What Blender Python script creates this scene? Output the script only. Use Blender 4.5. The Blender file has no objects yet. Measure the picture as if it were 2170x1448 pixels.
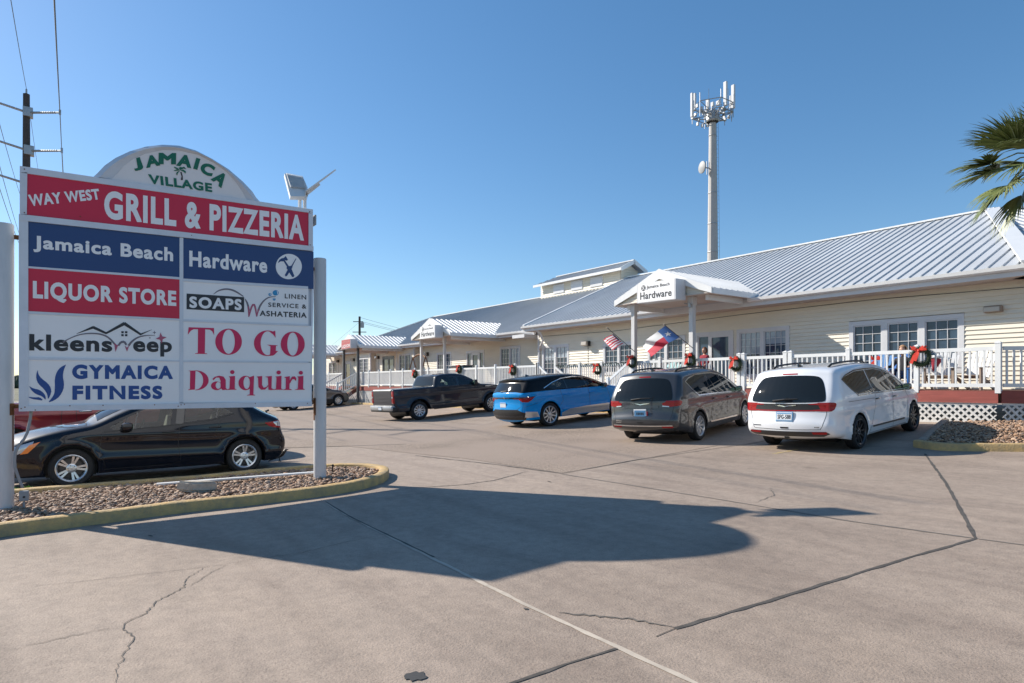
import bpy, bmesh, math, random
from mathutils import Vector, Matrix
from mathutils.geometry import delaunay_2d_cdt, tessellate_polygon
from mathutils.bvhtree import BVHTree
import numpy as np
random.seed(7); rng = np.random.default_rng(7)
scene = bpy.context.scene
COL = scene.collection

# ------------------------------------------------------------------ camera, sky, sun, exposure
F = 1341.0; CX = 1085.0; HY = 815.0            # focal length and horizon in photo pixels (photo 2170 x 1448)
YAW = math.radians(54.3); S = math.sin(YAW); C = math.cos(YAW)
ZC = 1.64                                      # eye height
cam_d = bpy.data.cameras.new('camera'); cam = bpy.data.objects.new('camera', cam_d); COL.objects.link(cam)
cam_d.sensor_width = 36.0; cam_d.lens = 36.0 * F / 2170.0
cam_d.shift_y = (HY - 724.0) / 2170.0
cam_d.clip_start = 0.05; cam_d.clip_end = 9000
cam.location = (0, 0, ZC); cam.rotation_euler = (math.radians(90), 0, YAW)
scene.camera = cam

SUN_AZ = math.radians(180 + 28.0); SUN_EL = math.radians(32.6)
to_sun = Vector((math.cos(SUN_AZ) * math.cos(SUN_EL), math.sin(SUN_AZ) * math.cos(SUN_EL), math.sin(SUN_EL)))
world = bpy.data.worlds.new('World'); scene.world = world; world.use_nodes = True
wn = world.node_tree.nodes; wl = world.node_tree.links
bg = wn['Background']; sky = wn.new('ShaderNodeTexSky'); sky.sky_type = 'NISHITA'; sky.sun_disc = False
sky.sun_elevation = SUN_EL; sky.sun_rotation = math.pi / 2 - SUN_AZ
sky.air_density = 1.0; sky.dust_density = 0.25; sky.ozone_density = 2.6; sky.altitude = 0
hs = wn.new('ShaderNodeHueSaturation'); hs.inputs['Saturation'].default_value = 1.16; hs.inputs['Hue'].default_value = 0.5
wl.new(sky.outputs['Color'], hs.inputs['Color']); ad = wn.new('ShaderNodeMixRGB'); ad.blend_type = 'ADD'; ad.inputs[0].default_value = 1.0; ad.inputs[2].default_value = (0.07, 0.38, 0.75, 1)   # scattered air light
wl.new(hs.outputs['Color'], ad.inputs[1]); wl.new(ad.outputs[0], bg.inputs['Color']); bg.inputs['Strength'].default_value = 0.092
sun_d = bpy.data.lights.new('sun', 'SUN'); sun = bpy.data.objects.new('sun', sun_d); COL.objects.link(sun)
sun_d.energy = 5.0; sun_d.angle = math.radians(0.53); sun_d.color = (1.0, 0.93, 0.83)
sun.rotation_euler = to_sun.to_track_quat('Z', 'Y').to_euler(); sun.location = (-20, -15, 30)
vs = scene.view_settings; vs.view_transform = 'Standard'; vs.look = 'None'; vs.gamma = 1; vs.exposure = 0.50
vs.use_curve_mapping = False

# ------------------------------------------------------------------ geometry of the place
# x = along the shop front (to the right), y = towards the shop front, z = up
GP = [(2.0, 0.0), (12.5, 0.325), (17.5, 0.68)]
def ground_z(x, y):
    xx = min(max(x, -45.0), 8.0)
    if y <= GP[0][0]: p = GP[0][1]
    elif y >= GP[-1][0]: p = GP[-1][1]
    else:
        for (a, b), (c, d) in zip(GP, GP[1:]):
            if a <= y <= c: p = b + (d - b) * (y - a) / (c - a); break
    return 0.012 * (xx + 10) + p
def _ray(px, py):
    r = (px - CX) / F; return (C * r - S, S * r + C, (HY - py) / F)
def on_y(px, py, y):                            # photo pixel -> point on the vertical plane y = const
    d = _ray(px, py); k = y / d[1]; return Vector((d[0] * k, y, d[2] * k + ZC))
def on_x(px, py, x):
    d = _ray(px, py); k = x / d[0]; return Vector((x, d[1] * k, d[2] * k + ZC))
def on_ground(px, py, dz=0.0):
    d = _ray(px, py); Z = 10.0
    for _ in range(150): Z = 0.5 * Z + 0.5 * (ground_z(d[0] * Z, d[1] * Z) + dz - ZC) / d[2]
    return Vector((d[0] * Z, d[1] * Z, d[2] * Z + ZC))
def at_depth(px, py, Z):
    d = _ray(px, py); return Vector((d[0] * Z, d[1] * Z, d[2] * Z + ZC))

# ------------------------------------------------------------------ mesh helpers
BASE = {}
class MB:
    def __init__(s): s.v = []; s.f = []; s.m = []
    def add(s, vs_, fs, m=0):
        o = len(s.v); s.v += [tuple(p) for p in vs_]
        for f in fs: s.f.append([o + i for i in f]); s.m.append(m)
    def quad(s, a, b, c, d, m=0): s.add([a, b, c, d], [(0, 1, 2, 3)], m)
    def poly(s, pts, m=0): s.add(pts, [tuple(range(len(pts)))], m)
    def box(s, lo, hi, m=0, M=None):
        x0, y0, z0 = lo; x1, y1, z1 = hi
        p = [(x0, y0, z0), (x1, y0, z0), (x1, y1, z0), (x0, y1, z0), (x0, y0, z1), (x1, y0, z1), (x1, y1, z1), (x0, y1, z1)]
        if M is not None: p = [M @ Vector(q) for q in p]
        s.add(p, [(3, 2, 1, 0), (4, 5, 6, 7), (0, 1, 5, 4), (1, 2, 6, 5), (2, 3, 7, 6), (3, 0, 4, 7)], m)
    def bbox(s, lo, hi, b=0.02, m=0, M=None):   # box with chamfered edges
        bm = bmesh.new(); bmesh.ops.create_cube(bm, size=1)
        c = [(lo[i] + hi[i]) / 2 for i in range(3)]; d = [hi[i] - lo[i] for i in range(3)]
        for v in bm.verts: v.co = Vector([c[i] + v.co[i] * d[i] for i in range(3)])
        bmesh.ops.bevel(bm, geom=list(bm.edges), offset=min(b, min(d) * 0.45), segments=2, profile=0.5, affect='EDGES')
        s.bm(bm, m, M)
    def bm(s, bm, m=0, M=None):
        bm.verts.index_update()
        vs_ = [(M @ v.co) if M is not None else v.co.copy() for v in bm.verts]
        s.add(vs_, [[v.index for v in f.verts] for f in bm.faces], m); bm.free()
    def tube(s, pts, r, n=8, m=0, cap=True):
        pts = [Vector(p) for p in pts]; rs = r if isinstance(r, (list, tuple)) else [r] * len(pts)
        rings = []; prev = None
        for i, p in enumerate(pts):
            t = (pts[min(i + 1, len(pts) - 1)] - pts[max(i - 1, 0)]).normalized()
            if prev is None: a = t.orthogonal().normalized()
            else: a = (prev - t * prev.dot(t)).normalized()
            prev = a; b = t.cross(a)
            rings.append([p + (a * math.cos(2 * math.pi * k / n) + b * math.sin(2 * math.pi * k / n)) * rs[i] for k in range(n)])
        o = len(s.v)
        for rr in rings: s.v += [tuple(p) for p in rr]
        for i in range(len(rings) - 1):
            for k in range(n):
                a = o + i * n + k; b = o + i * n + (k + 1) % n
                s.f.append([a, b, b + n, a + n]); s.m.append(m)
        if cap:
            s.f.append([o + k for k in range(n)][::-1]); s.m.append(m)
            s.f.append([o + (len(rings) - 1) * n + k for k in range(n)]); s.m.append(m)
    def beam(s, a, b, w, h, m=0, upv=(0, 0, 1)):
        a = Vector(a); b = Vector(b); t = (b - a); L = t.length; t.normalize()
        sd = t.cross(Vector(upv))
        if sd.length < 1e-4: sd = t.cross(Vector((1, 0, 0)))
        sd.normalize(); u = sd.cross(t)
        M = Matrix.Identity(4)
        for i in range(3): M[i][0] = t[i]; M[i][1] = sd[i]; M[i][2] = u[i]; M[i][3] = a[i]
        s.box((0, -w / 2, -h / 2), (L, w / 2, h / 2), m, M)
    def lathe(s, prof, n=24, m=0, M=None, axis='z'):
        o = len(s.v)
        for (r, z) in prof:
            for k in range(n):
                a = 2 * math.pi * k / n
                p = Vector((r * math.cos(a), r * math.sin(a), z)) if axis == 'z' else Vector((r * math.cos(a), z, r * math.sin(a)))
                s.v.append(tuple(M @ p if M is not None else p))
        for i in range(len(prof) - 1):
            for k in range(n):
                a = o + i * n + k; b = o + i * n + (k + 1) % n
                s.f.append([a, b, b + n, a + n]); s.m.append(m)
    def prism(s, poly, ext, m=0):               # polygon (3-D points) extruded along vector
        n = len(poly); ext = Vector(ext); P = [Vector(p) for p in poly]; Q = [p + ext for p in P]
        s.add(P + Q, [tuple(range(n))[::-1], tuple(range(n, 2 * n))] + [(i, (i + 1) % n, n + (i + 1) % n, n + i) for i in range(n)], m)
    def build(s, name, mats, parent=None, smooth=False, sharp=None, fixn=True):
        me = bpy.data.meshes.new(name)
        off = BASE.get(parent.name, Vector((0, 0, 0))) if parent is not None else Vector((0, 0, 0))
        me.from_pydata([(p[0] - off[0], p[1] - off[1], p[2] - off[2]) for p in s.v], [], s.f)
        if not isinstance(mats, (list, tuple)): mats = [mats]
        for mt in mats: me.materials.append(mt)
        me.polygons.foreach_set('material_index', s.m)
        if fixn:
            bm = bmesh.new(); bm.from_mesh(me); bmesh.ops.recalc_face_normals(bm, faces=bm.faces); bm.to_mesh(me); bm.free()
        if smooth: me.polygons.foreach_set('use_smooth', [True] * len(me.polygons))
        if smooth and sharp: me.set_sharp_from_angle(angle=math.radians(sharp))
        me.update()
        o = bpy.data.objects.new(name, me); COL.objects.link(o)
        if parent is not None: o.parent = parent; BASE[o.name] = off
        return o
def tag(o, label=None, cat=None, group=None, kind=None):
    if label: o['label'] = label
    if cat: o['category'] = cat
    if group: o['group'] = group
    if kind: o['kind'] = kind
    return o
def thing(name, label, cat, loc=(0, 0, 0), group=None, world_parts=True):
    o = bpy.data.objects.new(name, None); COL.objects.link(o); o.location = loc; o.empty_display_size = 0.2
    if world_parts: BASE[o.name] = Vector(loc)
    return tag(o, label, cat, group)
def copy_tree(o, parent=None):
    c = o.copy(); COL.objects.link(c)
    if parent is not None: c.parent = parent
    for ch in list(o.children): copy_tree(ch, c)
    return c

# ------------------------------------------------------------------ materials
def srgb(r, g, b):
    f = lambda c: (c / 12.92 if c <= 0.04045 else ((c + 0.055) / 1.055) ** 2.4)
    return (f(r / 255), f(g / 255), f(b / 255))
def mat(name, col, rough=0.6, metal=0.0, spec=0.5, coat=0.0, var=0.0, scale=3.0, bump=0.0, bscale=40.0, col2=None, coords='Object', stretch=(1, 1, 1), aniso_detail=6, bdist=0.02):
    m = bpy.data.materials.new(name); m.use_nodes = True; nt = m.node_tree; N = nt.nodes; L = nt.links
    p = N['Principled BSDF']; p.inputs['Base Color'].default_value = (*col, 1); p.inputs['Roughness'].default_value = rough
    p.inputs['Metallic'].default_value = metal; p.inputs['Specular IOR Level'].default_value = spec
    p.inputs['Coat Weight'].default_value = coat; p.inputs['Coat Roughness'].default_value = 0.03
    if var > 0 or bump > 0:
        tc = N.new('ShaderNodeTexCoord'); mp = N.new('ShaderNodeMapping'); mp.inputs['Scale'].default_value = stretch
        L.new(tc.outputs[coords], mp.inputs['Vector'])
    if var > 0:
        nz = N.new('ShaderNodeTexNoise'); nz.inputs['Scale'].default_value = scale; nz.inputs['Detail'].default_value = aniso_detail; nz.inputs['Roughness'].default_value = 0.65
        L.new(mp.outputs[0], nz.inputs['Vector'])
        rp = N.new('ShaderNodeValToRGB'); c2 = col2 or tuple(c * (1 - var) for c in col)
        rp.color_ramp.elements[0].position = 0.32; rp.color_ramp.elements[0].color = (*c2, 1)
        rp.color_ramp.elements[1].position = 0.68; rp.color_ramp.elements[1].color = (*col, 1)
        L.new(nz.outputs['Fac'], rp.inputs['Fac']); L.new(rp.outputs['Color'], p.inputs['Base Color'])
    if bump > 0:
        n2 = N.new('ShaderNodeTexNoise'); n2.inputs['Scale'].default_value = bscale; n2.inputs['Detail'].default_value = 4
        L.new(mp.outputs[0], n2.inputs['Vector']); bp = N.new('ShaderNodeBump'); bp.inputs['Strength'].default_value = bump; bp.inputs['Distance'].default_value = bdist
        L.new(n2.outputs['Fac'], bp.inputs['Height']); L.new(bp.outputs[0], p.inputs['Normal'])
    return m
def paint_mat(name, col, metal=0.3, rough=0.35, inner=(0.02, 0.02, 0.022), spec=0.5, coat=1.0):
    m = mat(name, col, rough, metal, spec=spec, coat=coat); nt = m.node_tree; N = nt.nodes; L = nt.links; p = N['Principled BSDF']
    g = N.new('ShaderNodeNewGeometry'); d = N.new('ShaderNodeBsdfDiffuse'); d.inputs['Color'].default_value = (*inner, 1)
    mx = N.new('ShaderNodeMixShader'); L.new(g.outputs['Backfacing'], mx.inputs[0]); L.new(p.outputs[0], mx.inputs[1]); L.new(d.outputs[0], mx.inputs[2])
    L.new(mx.outputs[0], N['Material Output'].inputs['Surface'])
    tc = N.new('ShaderNodeTexCoord'); nz = N.new('ShaderNodeTexNoise'); nz.inputs['Scale'].default_value = 2.5; nz.inputs['Detail'].default_value = 5
    L.new(tc.outputs['Object'], nz.inputs['Vector']); mr = N.new('ShaderNodeMapRange')
    mr.inputs['To Min'].default_value = 0.015; mr.inputs['To Max'].default_value = 0.10; L.new(nz.outputs['Fac'], mr.inputs['Value']); L.new(mr.outputs[0], p.inputs['Coat Roughness'])
    return m
def glass_mat(name, tint, refl=1.0):
    m = bpy.data.materials.new(name); m.use_nodes = True; nt = m.node_tree; N = nt.nodes; L = nt.links; N.remove(N['Principled BSDF'])
    t = N.new('ShaderNodeBsdfTransparent'); t.inputs['Color'].default_value = (*tint, 1)
    g = N.new('ShaderNodeBsdfGlossy'); g.inputs['Roughness'].default_value = 0.015; g.inputs['Color'].default_value = (refl, refl, refl, 1)
    fr = N.new('ShaderNodeLayerWeight'); fr.inputs['Blend'].default_value = 0.5; pw = N.new('ShaderNodeMath'); pw.operation = 'POWER'; pw.inputs[1].default_value = 4
    ma = N.new('ShaderNodeMath'); ma.operation = 'MULTIPLY_ADD'; ma.inputs[1].default_value = 0.75; ma.inputs[2].default_value = 0.055; L.new(fr.outputs['Facing'], pw.inputs[0]); L.new(pw.outputs[0], ma.inputs[0])
    mx = N.new('ShaderNodeMixShader'); L.new(ma.outputs[0], mx.inputs[0]); L.new(t.outputs[0], mx.inputs[1]); L.new(g.outputs[0], mx.inputs[2])
    L.new(mx.outputs[0], N['Material Output'].inputs['Surface']); return m

M = {}
M['white_paint'] = mat('white_paint', (0.74, 0.74, 0.73), 0.45, var=0.12, scale=2.2, bump=0.05, bscale=30)
M['white_vinyl'] = mat('white_vinyl', (0.78, 0.78, 0.77), 0.35, var=0.08, scale=1.5)
M['trim'] = mat('trim_white', (0.66, 0.66, 0.67), 0.5, var=0.10, scale=1.2)
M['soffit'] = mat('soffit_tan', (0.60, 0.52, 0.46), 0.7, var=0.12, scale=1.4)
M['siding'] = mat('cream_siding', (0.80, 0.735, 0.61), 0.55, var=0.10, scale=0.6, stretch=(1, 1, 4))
M['roof_grey'] = mat('roof_metal_grey', (0.45, 0.47, 0.49), 0.5, metal=0.15, var=0.12, scale=0.5, stretch=(1, 0.3, 1))  # darker grey metal for the left roof and the cupola
M['roof'] = mat('roof_metal', (0.56, 0.58, 0.60), 0.5, metal=0.1, var=0.20, scale=0.5, stretch=(1, 0.3, 1))
M['glassdark'] = mat('window_glass', (0.018, 0.034, 0.058), 0.03, spec=0.5, var=0.6, scale=1.1, col2=(0.055, 0.095, 0.15))
M['blind_sky'] = mat('window_blind_sky', (0.34, 0.40, 0.47), 0.15, coat=0.6, var=0.22, scale=1.2)  # drawn blinds on one window; on two others sky reflection painted into the panes
M['dkframe'] = mat('dark_frame', (0.07, 0.075, 0.085), 0.4)
M['redboard'] = mat('red_stain', (0.36, 0.085, 0.065), 0.65, var=0.35, scale=3, stretch=(0.4, 1, 5), bump=0.15, bscale=25)
M['deckwood'] = mat('deck_wood', (0.25, 0.09, 0.06), 0.7, var=0.35, scale=4)
M['lattice'] = mat('lattice_white', (0.70, 0.69, 0.66), 0.6, var=0.25, scale=5, bump=0.1)
M['black'] = mat('black_plastic', (0.012, 0.012, 0.013), 0.45)
M['gloss_black'] = mat('gloss_black', (0.006, 0.006, 0.007), 0.08, coat=1.0)
M['tyre'] = mat('tyre_rubber', (0.018, 0.018, 0.019), 0.8, var=0.4, scale=9)
M['alloy'] = mat('alloy', (0.62, 0.63, 0.65), 0.28, metal=0.75)
M['dk_alloy'] = mat('dark_alloy', (0.06, 0.06, 0.065), 0.3, metal=0.6)
M['chrome'] = mat('chrome', (0.75, 0.76, 0.78), 0.12, metal=1.0)
M['plate'] = mat('plate_white', (0.68, 0.70, 0.72), 0.4)
M['platebl'] = mat('plate_blue', (0.10, 0.26, 0.45), 0.4)
M['red_lens'] = mat('red_lens', (0.30, 0.003, 0.008), 0.25, spec=0.2, coat=0.4)
M['clear_lens'] = mat('clear_lens', (0.50, 0.52, 0.55), 0.08, metal=0.5, coat=1.0)
M['amber'] = mat('amber_lens', (0.75, 0.20, 0.02), 0.15, coat=1.0)
M['cabin'] = mat('cabin_cloth', (0.035, 0.033, 0.032), 0.85)
M['cabin_tan'] = mat('cabin_tan', (0.22, 0.19, 0.16), 0.85)
M['rearglass'] = mat('rear_glass', (0.010, 0.013, 0.015), 0.03, spec=0.35)
M['glass_clear'] = glass_mat('side_glass', (0.62, 0.70, 0.66))
M['glass_dark'] = glass_mat('privacy_glass', (0.055, 0.06, 0.06))
M['steel'] = mat('galvanised', (0.42, 0.43, 0.44), 0.45, metal=0.6, var=0.2, scale=3)
M['wood_pole'] = mat('weathered_pole', (0.085, 0.07, 0.065), 0.85, var=0.4, scale=2, stretch=(6, 6, 0.6))
M['conc_pole'] = mat('tower_steel', (0.50, 0.47, 0.44), 0.6, var=0.12, scale=1.0)
M['wire'] = mat('wire', (0.05, 0.05, 0.055), 0.5)
M['needle'] = mat('wreath_needles', (0.035, 0.065, 0.025), 0.7, var=0.6, scale=30)
M['bow'] = mat('bow_red', (0.72, 0.055, 0.032), 0.45)
M['stone'] = mat('rough_stone', (0.56, 0.49, 0.40), 0.85, var=0.35, scale=12, bump=0.4, bscale=25)
M['yellow'] = mat('kerb_yellow', (0.62, 0.40, 0.15), 0.8, var=0.5, scale=6, col2=(0.33, 0.25, 0.14), aniso_detail=9, bump=0.5, bscale=30)
M['joint_dark'] = mat('joint_dark', (0.105, 0.092, 0.08), 0.9, var=0.5, scale=9)
M['joint_light'] = mat('joint_light', (0.55, 0.47, 0.38), 0.85, var=0.3, scale=6)
M['joint_seam'] = mat('joint_seam', (0.17, 0.15, 0.13), 0.9, var=0.4, scale=6)
M['crack'] = mat('crack_dark', (0.15, 0.13, 0.11), 0.95)
M['sign_white'] = mat('sign_white', (0.86, 0.85, 0.85), 0.45, var=0.05, scale=1)
M['sign_red'] = mat('sign_red', (0.58, 0.010, 0.05), 0.45)
M['sign_navy'] = mat('sign_navy', (0.012, 0.05, 0.17), 0.45)
M['sign_frame'] = mat('sign_frame', (0.62, 0.65, 0.70), 0.5, var=0.15, scale=2.0)
M['sign_green'] = mat('sign_green', (0.0, 0.13, 0.07), 0.45)
M['sign_black'] = mat('sign_ink', (0.016, 0.018, 0.025), 0.45)
M['sign_grey'] = mat('sign_grey', (0.16, 0.14, 0.17), 0.45)
M['sign_pink'] = mat('sign_pink', (0.42, 0.09, 0.16), 0.45)
M['sign_magenta'] = mat('sign_magenta', (0.62, 0.008, 0.09), 0.45)
M['sign_blue'] = mat('sign_blue', (0.006, 0.06, 0.26), 0.45)
M['sign_cyan'] = mat('sign_cyan', (0.01, 0.25, 0.50), 0.35)
M['sign_brown'] = mat('sign_brown', (0.03, 0.012, 0.012), 0.5)
M['post_paint'] = mat('post_paint', (0.66, 0.65, 0.64), 0.55, var=0.22, scale=1.6, stretch=(2, 2, 0.4), bump=0.08, bscale=20)
M['rust'] = mat('rust', (0.22, 0.09, 0.03), 0.85, var=0.6, scale=14)
M['grey_pipe'] = mat('conduit_grey', (0.32, 0.33, 0.34), 0.6, var=0.15, scale=5)
M['leaf'] = mat('palm_leaf', (0.23, 0.25, 0.10), 0.45, var=0.6, scale=2.5, col2=(0.08, 0.12, 0.035))
M['leaf_dry'] = mat('palm_dry', (0.34, 0.26, 0.13), 0.7, var=0.4, scale=4)
M['bark'] = mat('palm_bark', (0.16, 0.13, 0.10), 0.9, var=0.5, scale=6, bump=0.6, bscale=14)
M['weed'] = mat('weed_green', (0.10, 0.22, 0.03), 0.6)
M['cedar'] = mat('cedar_wood', (0.26, 0.13, 0.06), 0.7, var=0.35, scale=6)
M['teal'] = mat('teal_paint', (0.03, 0.10, 0.15), 0.5)
M['chair_blue'] = mat('chair_blue', (0.03, 0.16, 0.48), 0.5)
M['chair_ltblue'] = mat('chair_light_blue', (0.16, 0.34, 0.62), 0.5)
M['chair_tan'] = mat('weathered_tan', (0.36, 0.28, 0.22), 0.8, var=0.25, scale=5)
M['lamp_dark'] = mat('lamp_bronze', (0.035, 0.028, 0.024), 0.5)
M['lamp_lens'] = mat('lamp_lens', (0.50, 0.45, 0.38), 0.2)
M['skin'] = mat('skin', (0.52, 0.29, 0.20), 0.55)
M['hair'] = mat('hair_auburn', (0.16, 0.055, 0.02), 0.6)
M['hair_blond'] = mat('hair_tan', (0.38, 0.22, 0.12), 0.6)
M['cloth_dk'] = mat('dark_cloth', (0.02, 0.02, 0.025), 0.85)
M['cloth_red'] = mat('red_cloth', (0.30, 0.02, 0.04), 0.85)
M['flag_red'] = mat('flag_red', (0.52, 0.02, 0.05), 0.7)
M['flag_white'] = mat('flag_white', (0.72, 0.70, 0.68), 0.7)
M['flag_blue'] = mat('flag_blue', (0.06, 0.15, 0.38), 0.7)
M['flag_navy'] = mat('flag_navy', (0.02, 0.03, 0.10), 0.7)
M['feather'] = mat('black_feather', (0.008, 0.008, 0.010), 0.4)
M['garland'] = mat('garland_green', (0.012, 0.035, 0.02), 0.7)

# ------------------------------------------------------------------ ground
def ground_material():
    m = bpy.data.materials.new('lot_concrete'); m.use_nodes = True; nt = m.node_tree; N = nt.nodes; L = nt.links; p = N['Principled BSDF']
    tc = N.new('ShaderNodeTexCoord')
    def noise(sc, det=6, rough=0.6, st=(1, 1, 1), dist=0.0):
        mp = N.new('ShaderNodeMapping'); mp.inputs['Scale'].default_value = st; L.new(tc.outputs['Object'], mp.inputs['Vector'])
        n = N.new('ShaderNodeTexNoise'); n.inputs['Scale'].default_value = sc; n.inputs['Detail'].default_value = det; n.inputs['Roughness'].default_value = rough; n.inputs['Distortion'].default_value = dist
        L.new(mp.outputs[0], n.inputs['Vector']); return n.outputs['Fac']
    def ramp(src, stops):
        r = N.new('ShaderNodeValToRGB'); e = r.color_ramp.elements
        while len(e) < len(stops): e.new(0.5)
        for el, (pos, c) in zip(e, stops): el.position = pos; el.color = (*c, 1)
        L.new(src, r.inputs['Fac']); return r.outputs['Color']
    def mul(a, b, fac=1.0, mode='MULTIPLY'):
        x = N.new('ShaderNodeMixRGB'); x.blend_type = mode; x.inputs[0].default_value = fac; L.new(a, x.inputs[1]); L.new(b, x.inputs[2]); return x.outputs[0]
    base = ramp(noise(0.16, 5, 0.6, (1, 1, 1), 0.6), [(0.30, (0.285, 0.226, 0.182)), (0.5, (0.345, 0.276, 0.224)), (0.7, (0.39, 0.312, 0.254))])
    st = ramp(noise(0.75, 8, 0.72, (0.55, 1.1, 1), 0.8), [(0.32, (0.80, 0.79, 0.79)), (0.52, (1, 1, 1)), (0.75, (1.07, 1.06, 1.04))])
    fine = ramp(noise(9, 6, 0.7), [(0.33, (0.84, 0.84, 0.84)), (0.6, (1.05, 1.04, 1.03))])
    grit = ramp(noise(95, 3, 0.6), [(0.30, (0.58, 0.57, 0.56)), (0.46, (1, 1, 1)), (0.60, (1.03, 1.03, 1.01)), (0.72, (1.28, 1.27, 1.25))])
    c = mul(mul(mul(base, st), fine), grit, 0.85)
    stain = ramp(noise(0.42, 7, 0.7, (1, 0.8, 1), 1.2), [(0.62, (1, 1, 1)), (0.72, (0.84, 0.82, 0.81)), (0.82, (0.72, 0.70, 0.69))])
    c = mul(c, stain, 0.75)
    mpw = N.new('ShaderNodeMapping'); mpw.inputs['Rotation'].default_value = (0, 0, 0.9); mpw.inputs['Scale'].default_value = (0.09, 1.5, 1); L.new(tc.outputs['Object'], mpw.inputs['Vector'])
    tn = N.new('ShaderNodeTexNoise'); tn.inputs['Scale'].default_value = 1.6; tn.inputs['Detail'].default_value = 5; L.new(mpw.outputs[0], tn.inputs['Vector'])
    c = mul(c, ramp(tn.outputs['Fac'], [(0.50, (1, 1, 1)), (0.62, (0.88, 0.875, 0.875)), (0.74, (0.80, 0.79, 0.79))]), 0.8)      # worn wheel tracks
    vd = N.new('ShaderNodeTexVoronoi'); vd.inputs['Scale'].default_value = 0.55; L.new(tc.outputs['Object'], vd.inputs['Vector'])
    c = mul(c, ramp(vd.outputs['Distance'], [(0.02, (0.55, 0.53, 0.52)), (0.055, (0.82, 0.81, 0.80)), (0.09, (1, 1, 1))]), 0.75)       # oil drips
    L.new(c, p.inputs['Base Color']); p.inputs['Roughness'].default_value = 0.82; p.inputs['Specular IOR Level'].default_value = 0.3
    bp = N.new('ShaderNodeBump'); bp.inputs['Strength'].default_value = 0.45; bp.inputs['Distance'].default_value = 0.012
    L.new(noise(60, 4, 0.6), bp.inputs['Height']); L.new(bp.outputs[0], p.inputs['Normal']); return m
M['concrete'] = ground_material()
def aggregate_material():
    m = bpy.data.materials.new('exposed_aggregate'); m.use_nodes = True; nt = m.node_tree; N = nt.nodes; L = nt.links; p = N['Principled BSDF']
    tc = N.new('ShaderNodeTexCoord'); v = N.new('ShaderNodeTexVoronoi'); v.inputs['Scale'].default_value = 55; L.new(tc.outputs['Object'], v.inputs['Vector'])
    r = N.new('ShaderNodeValToRGB'); e = r.color_ramp.elements; e[0].color = (0.15, 0.115, 0.09, 1); e[1].color = (0.38, 0.30, 0.235, 1); e[0].position = 0.1; e[1].position = 0.75
    sp = N.new('ShaderNodeSeparateColor'); L.new(v.outputs['Color'], sp.inputs[0]); L.new(sp.outputs[0], r.inputs['Fac'])
    n = N.new('ShaderNodeTexNoise'); n.inputs['Scale'].default_value = 0.55; n.inputs['Detail'].default_value = 7; L.new(tc.outputs['Object'], n.inputs['Vector'])
    r2 = N.new('ShaderNodeValToRGB'); r2.color_ramp.elements[0].position = 0.35; r2.color_ramp.elements[0].color = (0.82, 0.80, 0.78, 1); r2.color_ramp.elements[1].position = 0.65; r2.color_ramp.elements[1].color = (1.08, 1.06, 1.04, 1)
    L.new(n.outputs['Fac'], r2.inputs['Fac']); x = N.new('ShaderNodeMixRGB'); x.blend_type = 'MULTIPLY'; x.inputs[0].default_value = 1; L.new(r.outputs[0], x.inputs[1]); L.new(r2.outputs[0], x.inputs[2])
    r3 = N.new('ShaderNodeValToRGB'); r3.color_ramp.elements[0].position = 0.45; r3.color_ramp.elements[1].position = 0.62
    n3 = N.new('ShaderNodeTexNoise'); n3.inputs['Scale'].default_value = 0.3; n3.inputs['Detail'].default_value = 6; L.new(tc.outputs['Object'], n3.inputs['Vector']); L.new(n3.outputs['Fac'], r3.inputs['Fac'])
    x2 = N.new('ShaderNodeMixRGB'); L.new(r3.outputs[0], x2.inputs[0]); x2.inputs[1].default_value = (0.305, 0.235, 0.185, 1); L.new(x.outputs[0], x2.inputs[2]); L.new(x2.outputs[0], p.inputs['Base Color'])
    p.inputs['Roughness'].default_value = 0.9; b = N.new('ShaderNodeBump'); b.inputs['Strength'].default_value = 0.6; b.inputs['Distance'].default_value = 0.012
    L.new(v.outputs['Distance'], b.inputs['Height']); L.new(b.outputs[0], p.inputs['Normal']); return m
M['aggregate'] = aggregate_material()
M['field'] = mat('dry_field', (0.17, 0.16, 0.085), 0.95, var=0.5, scale=0.05)
M['asphalt'] = mat('asphalt', (0.055, 0.055, 0.056), 0.9, var=0.3, scale=0.5)

xs = [-4000, -1500, -600, -250, -140, -100] + [-80 + i for i in range(0, 36)] + [-45 + i for i in range(1, 54)] + [12, 20, 40, 100, 400, 1500, 4000]
ys = [-4000, -1500, -500, -150, -60, -30, -15, -8, -4, -2, -1, 0, 1, 2] + [2 + 0.7 * i for i in range(1, 15)] + [12.5, 13.5, 14.5, 15.5, 16.5, 17.5, 19, 22, 28, 36, 60, 120, 300, 800, 4000]
mb = MB(); nx = len(xs)
mb.v = [(x, y, ground_z(x, y)) for y in ys for x in xs]
for j in range(len(ys) - 1):
    for i in range(nx - 1):
        far = xs[i] < -100 or xs[i] >= 40 or ys[j] < -30 or ys[j] >= 60
        mb.f.append([j * nx + i, j * nx + i + 1, (j + 1) * nx + i + 1, (j + 1) * nx + i]); mb.m.append(1 if far else 0)
tag(mb.build('ground', [M['concrete'], M['field']], fixn=False), kind='structure')

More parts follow.
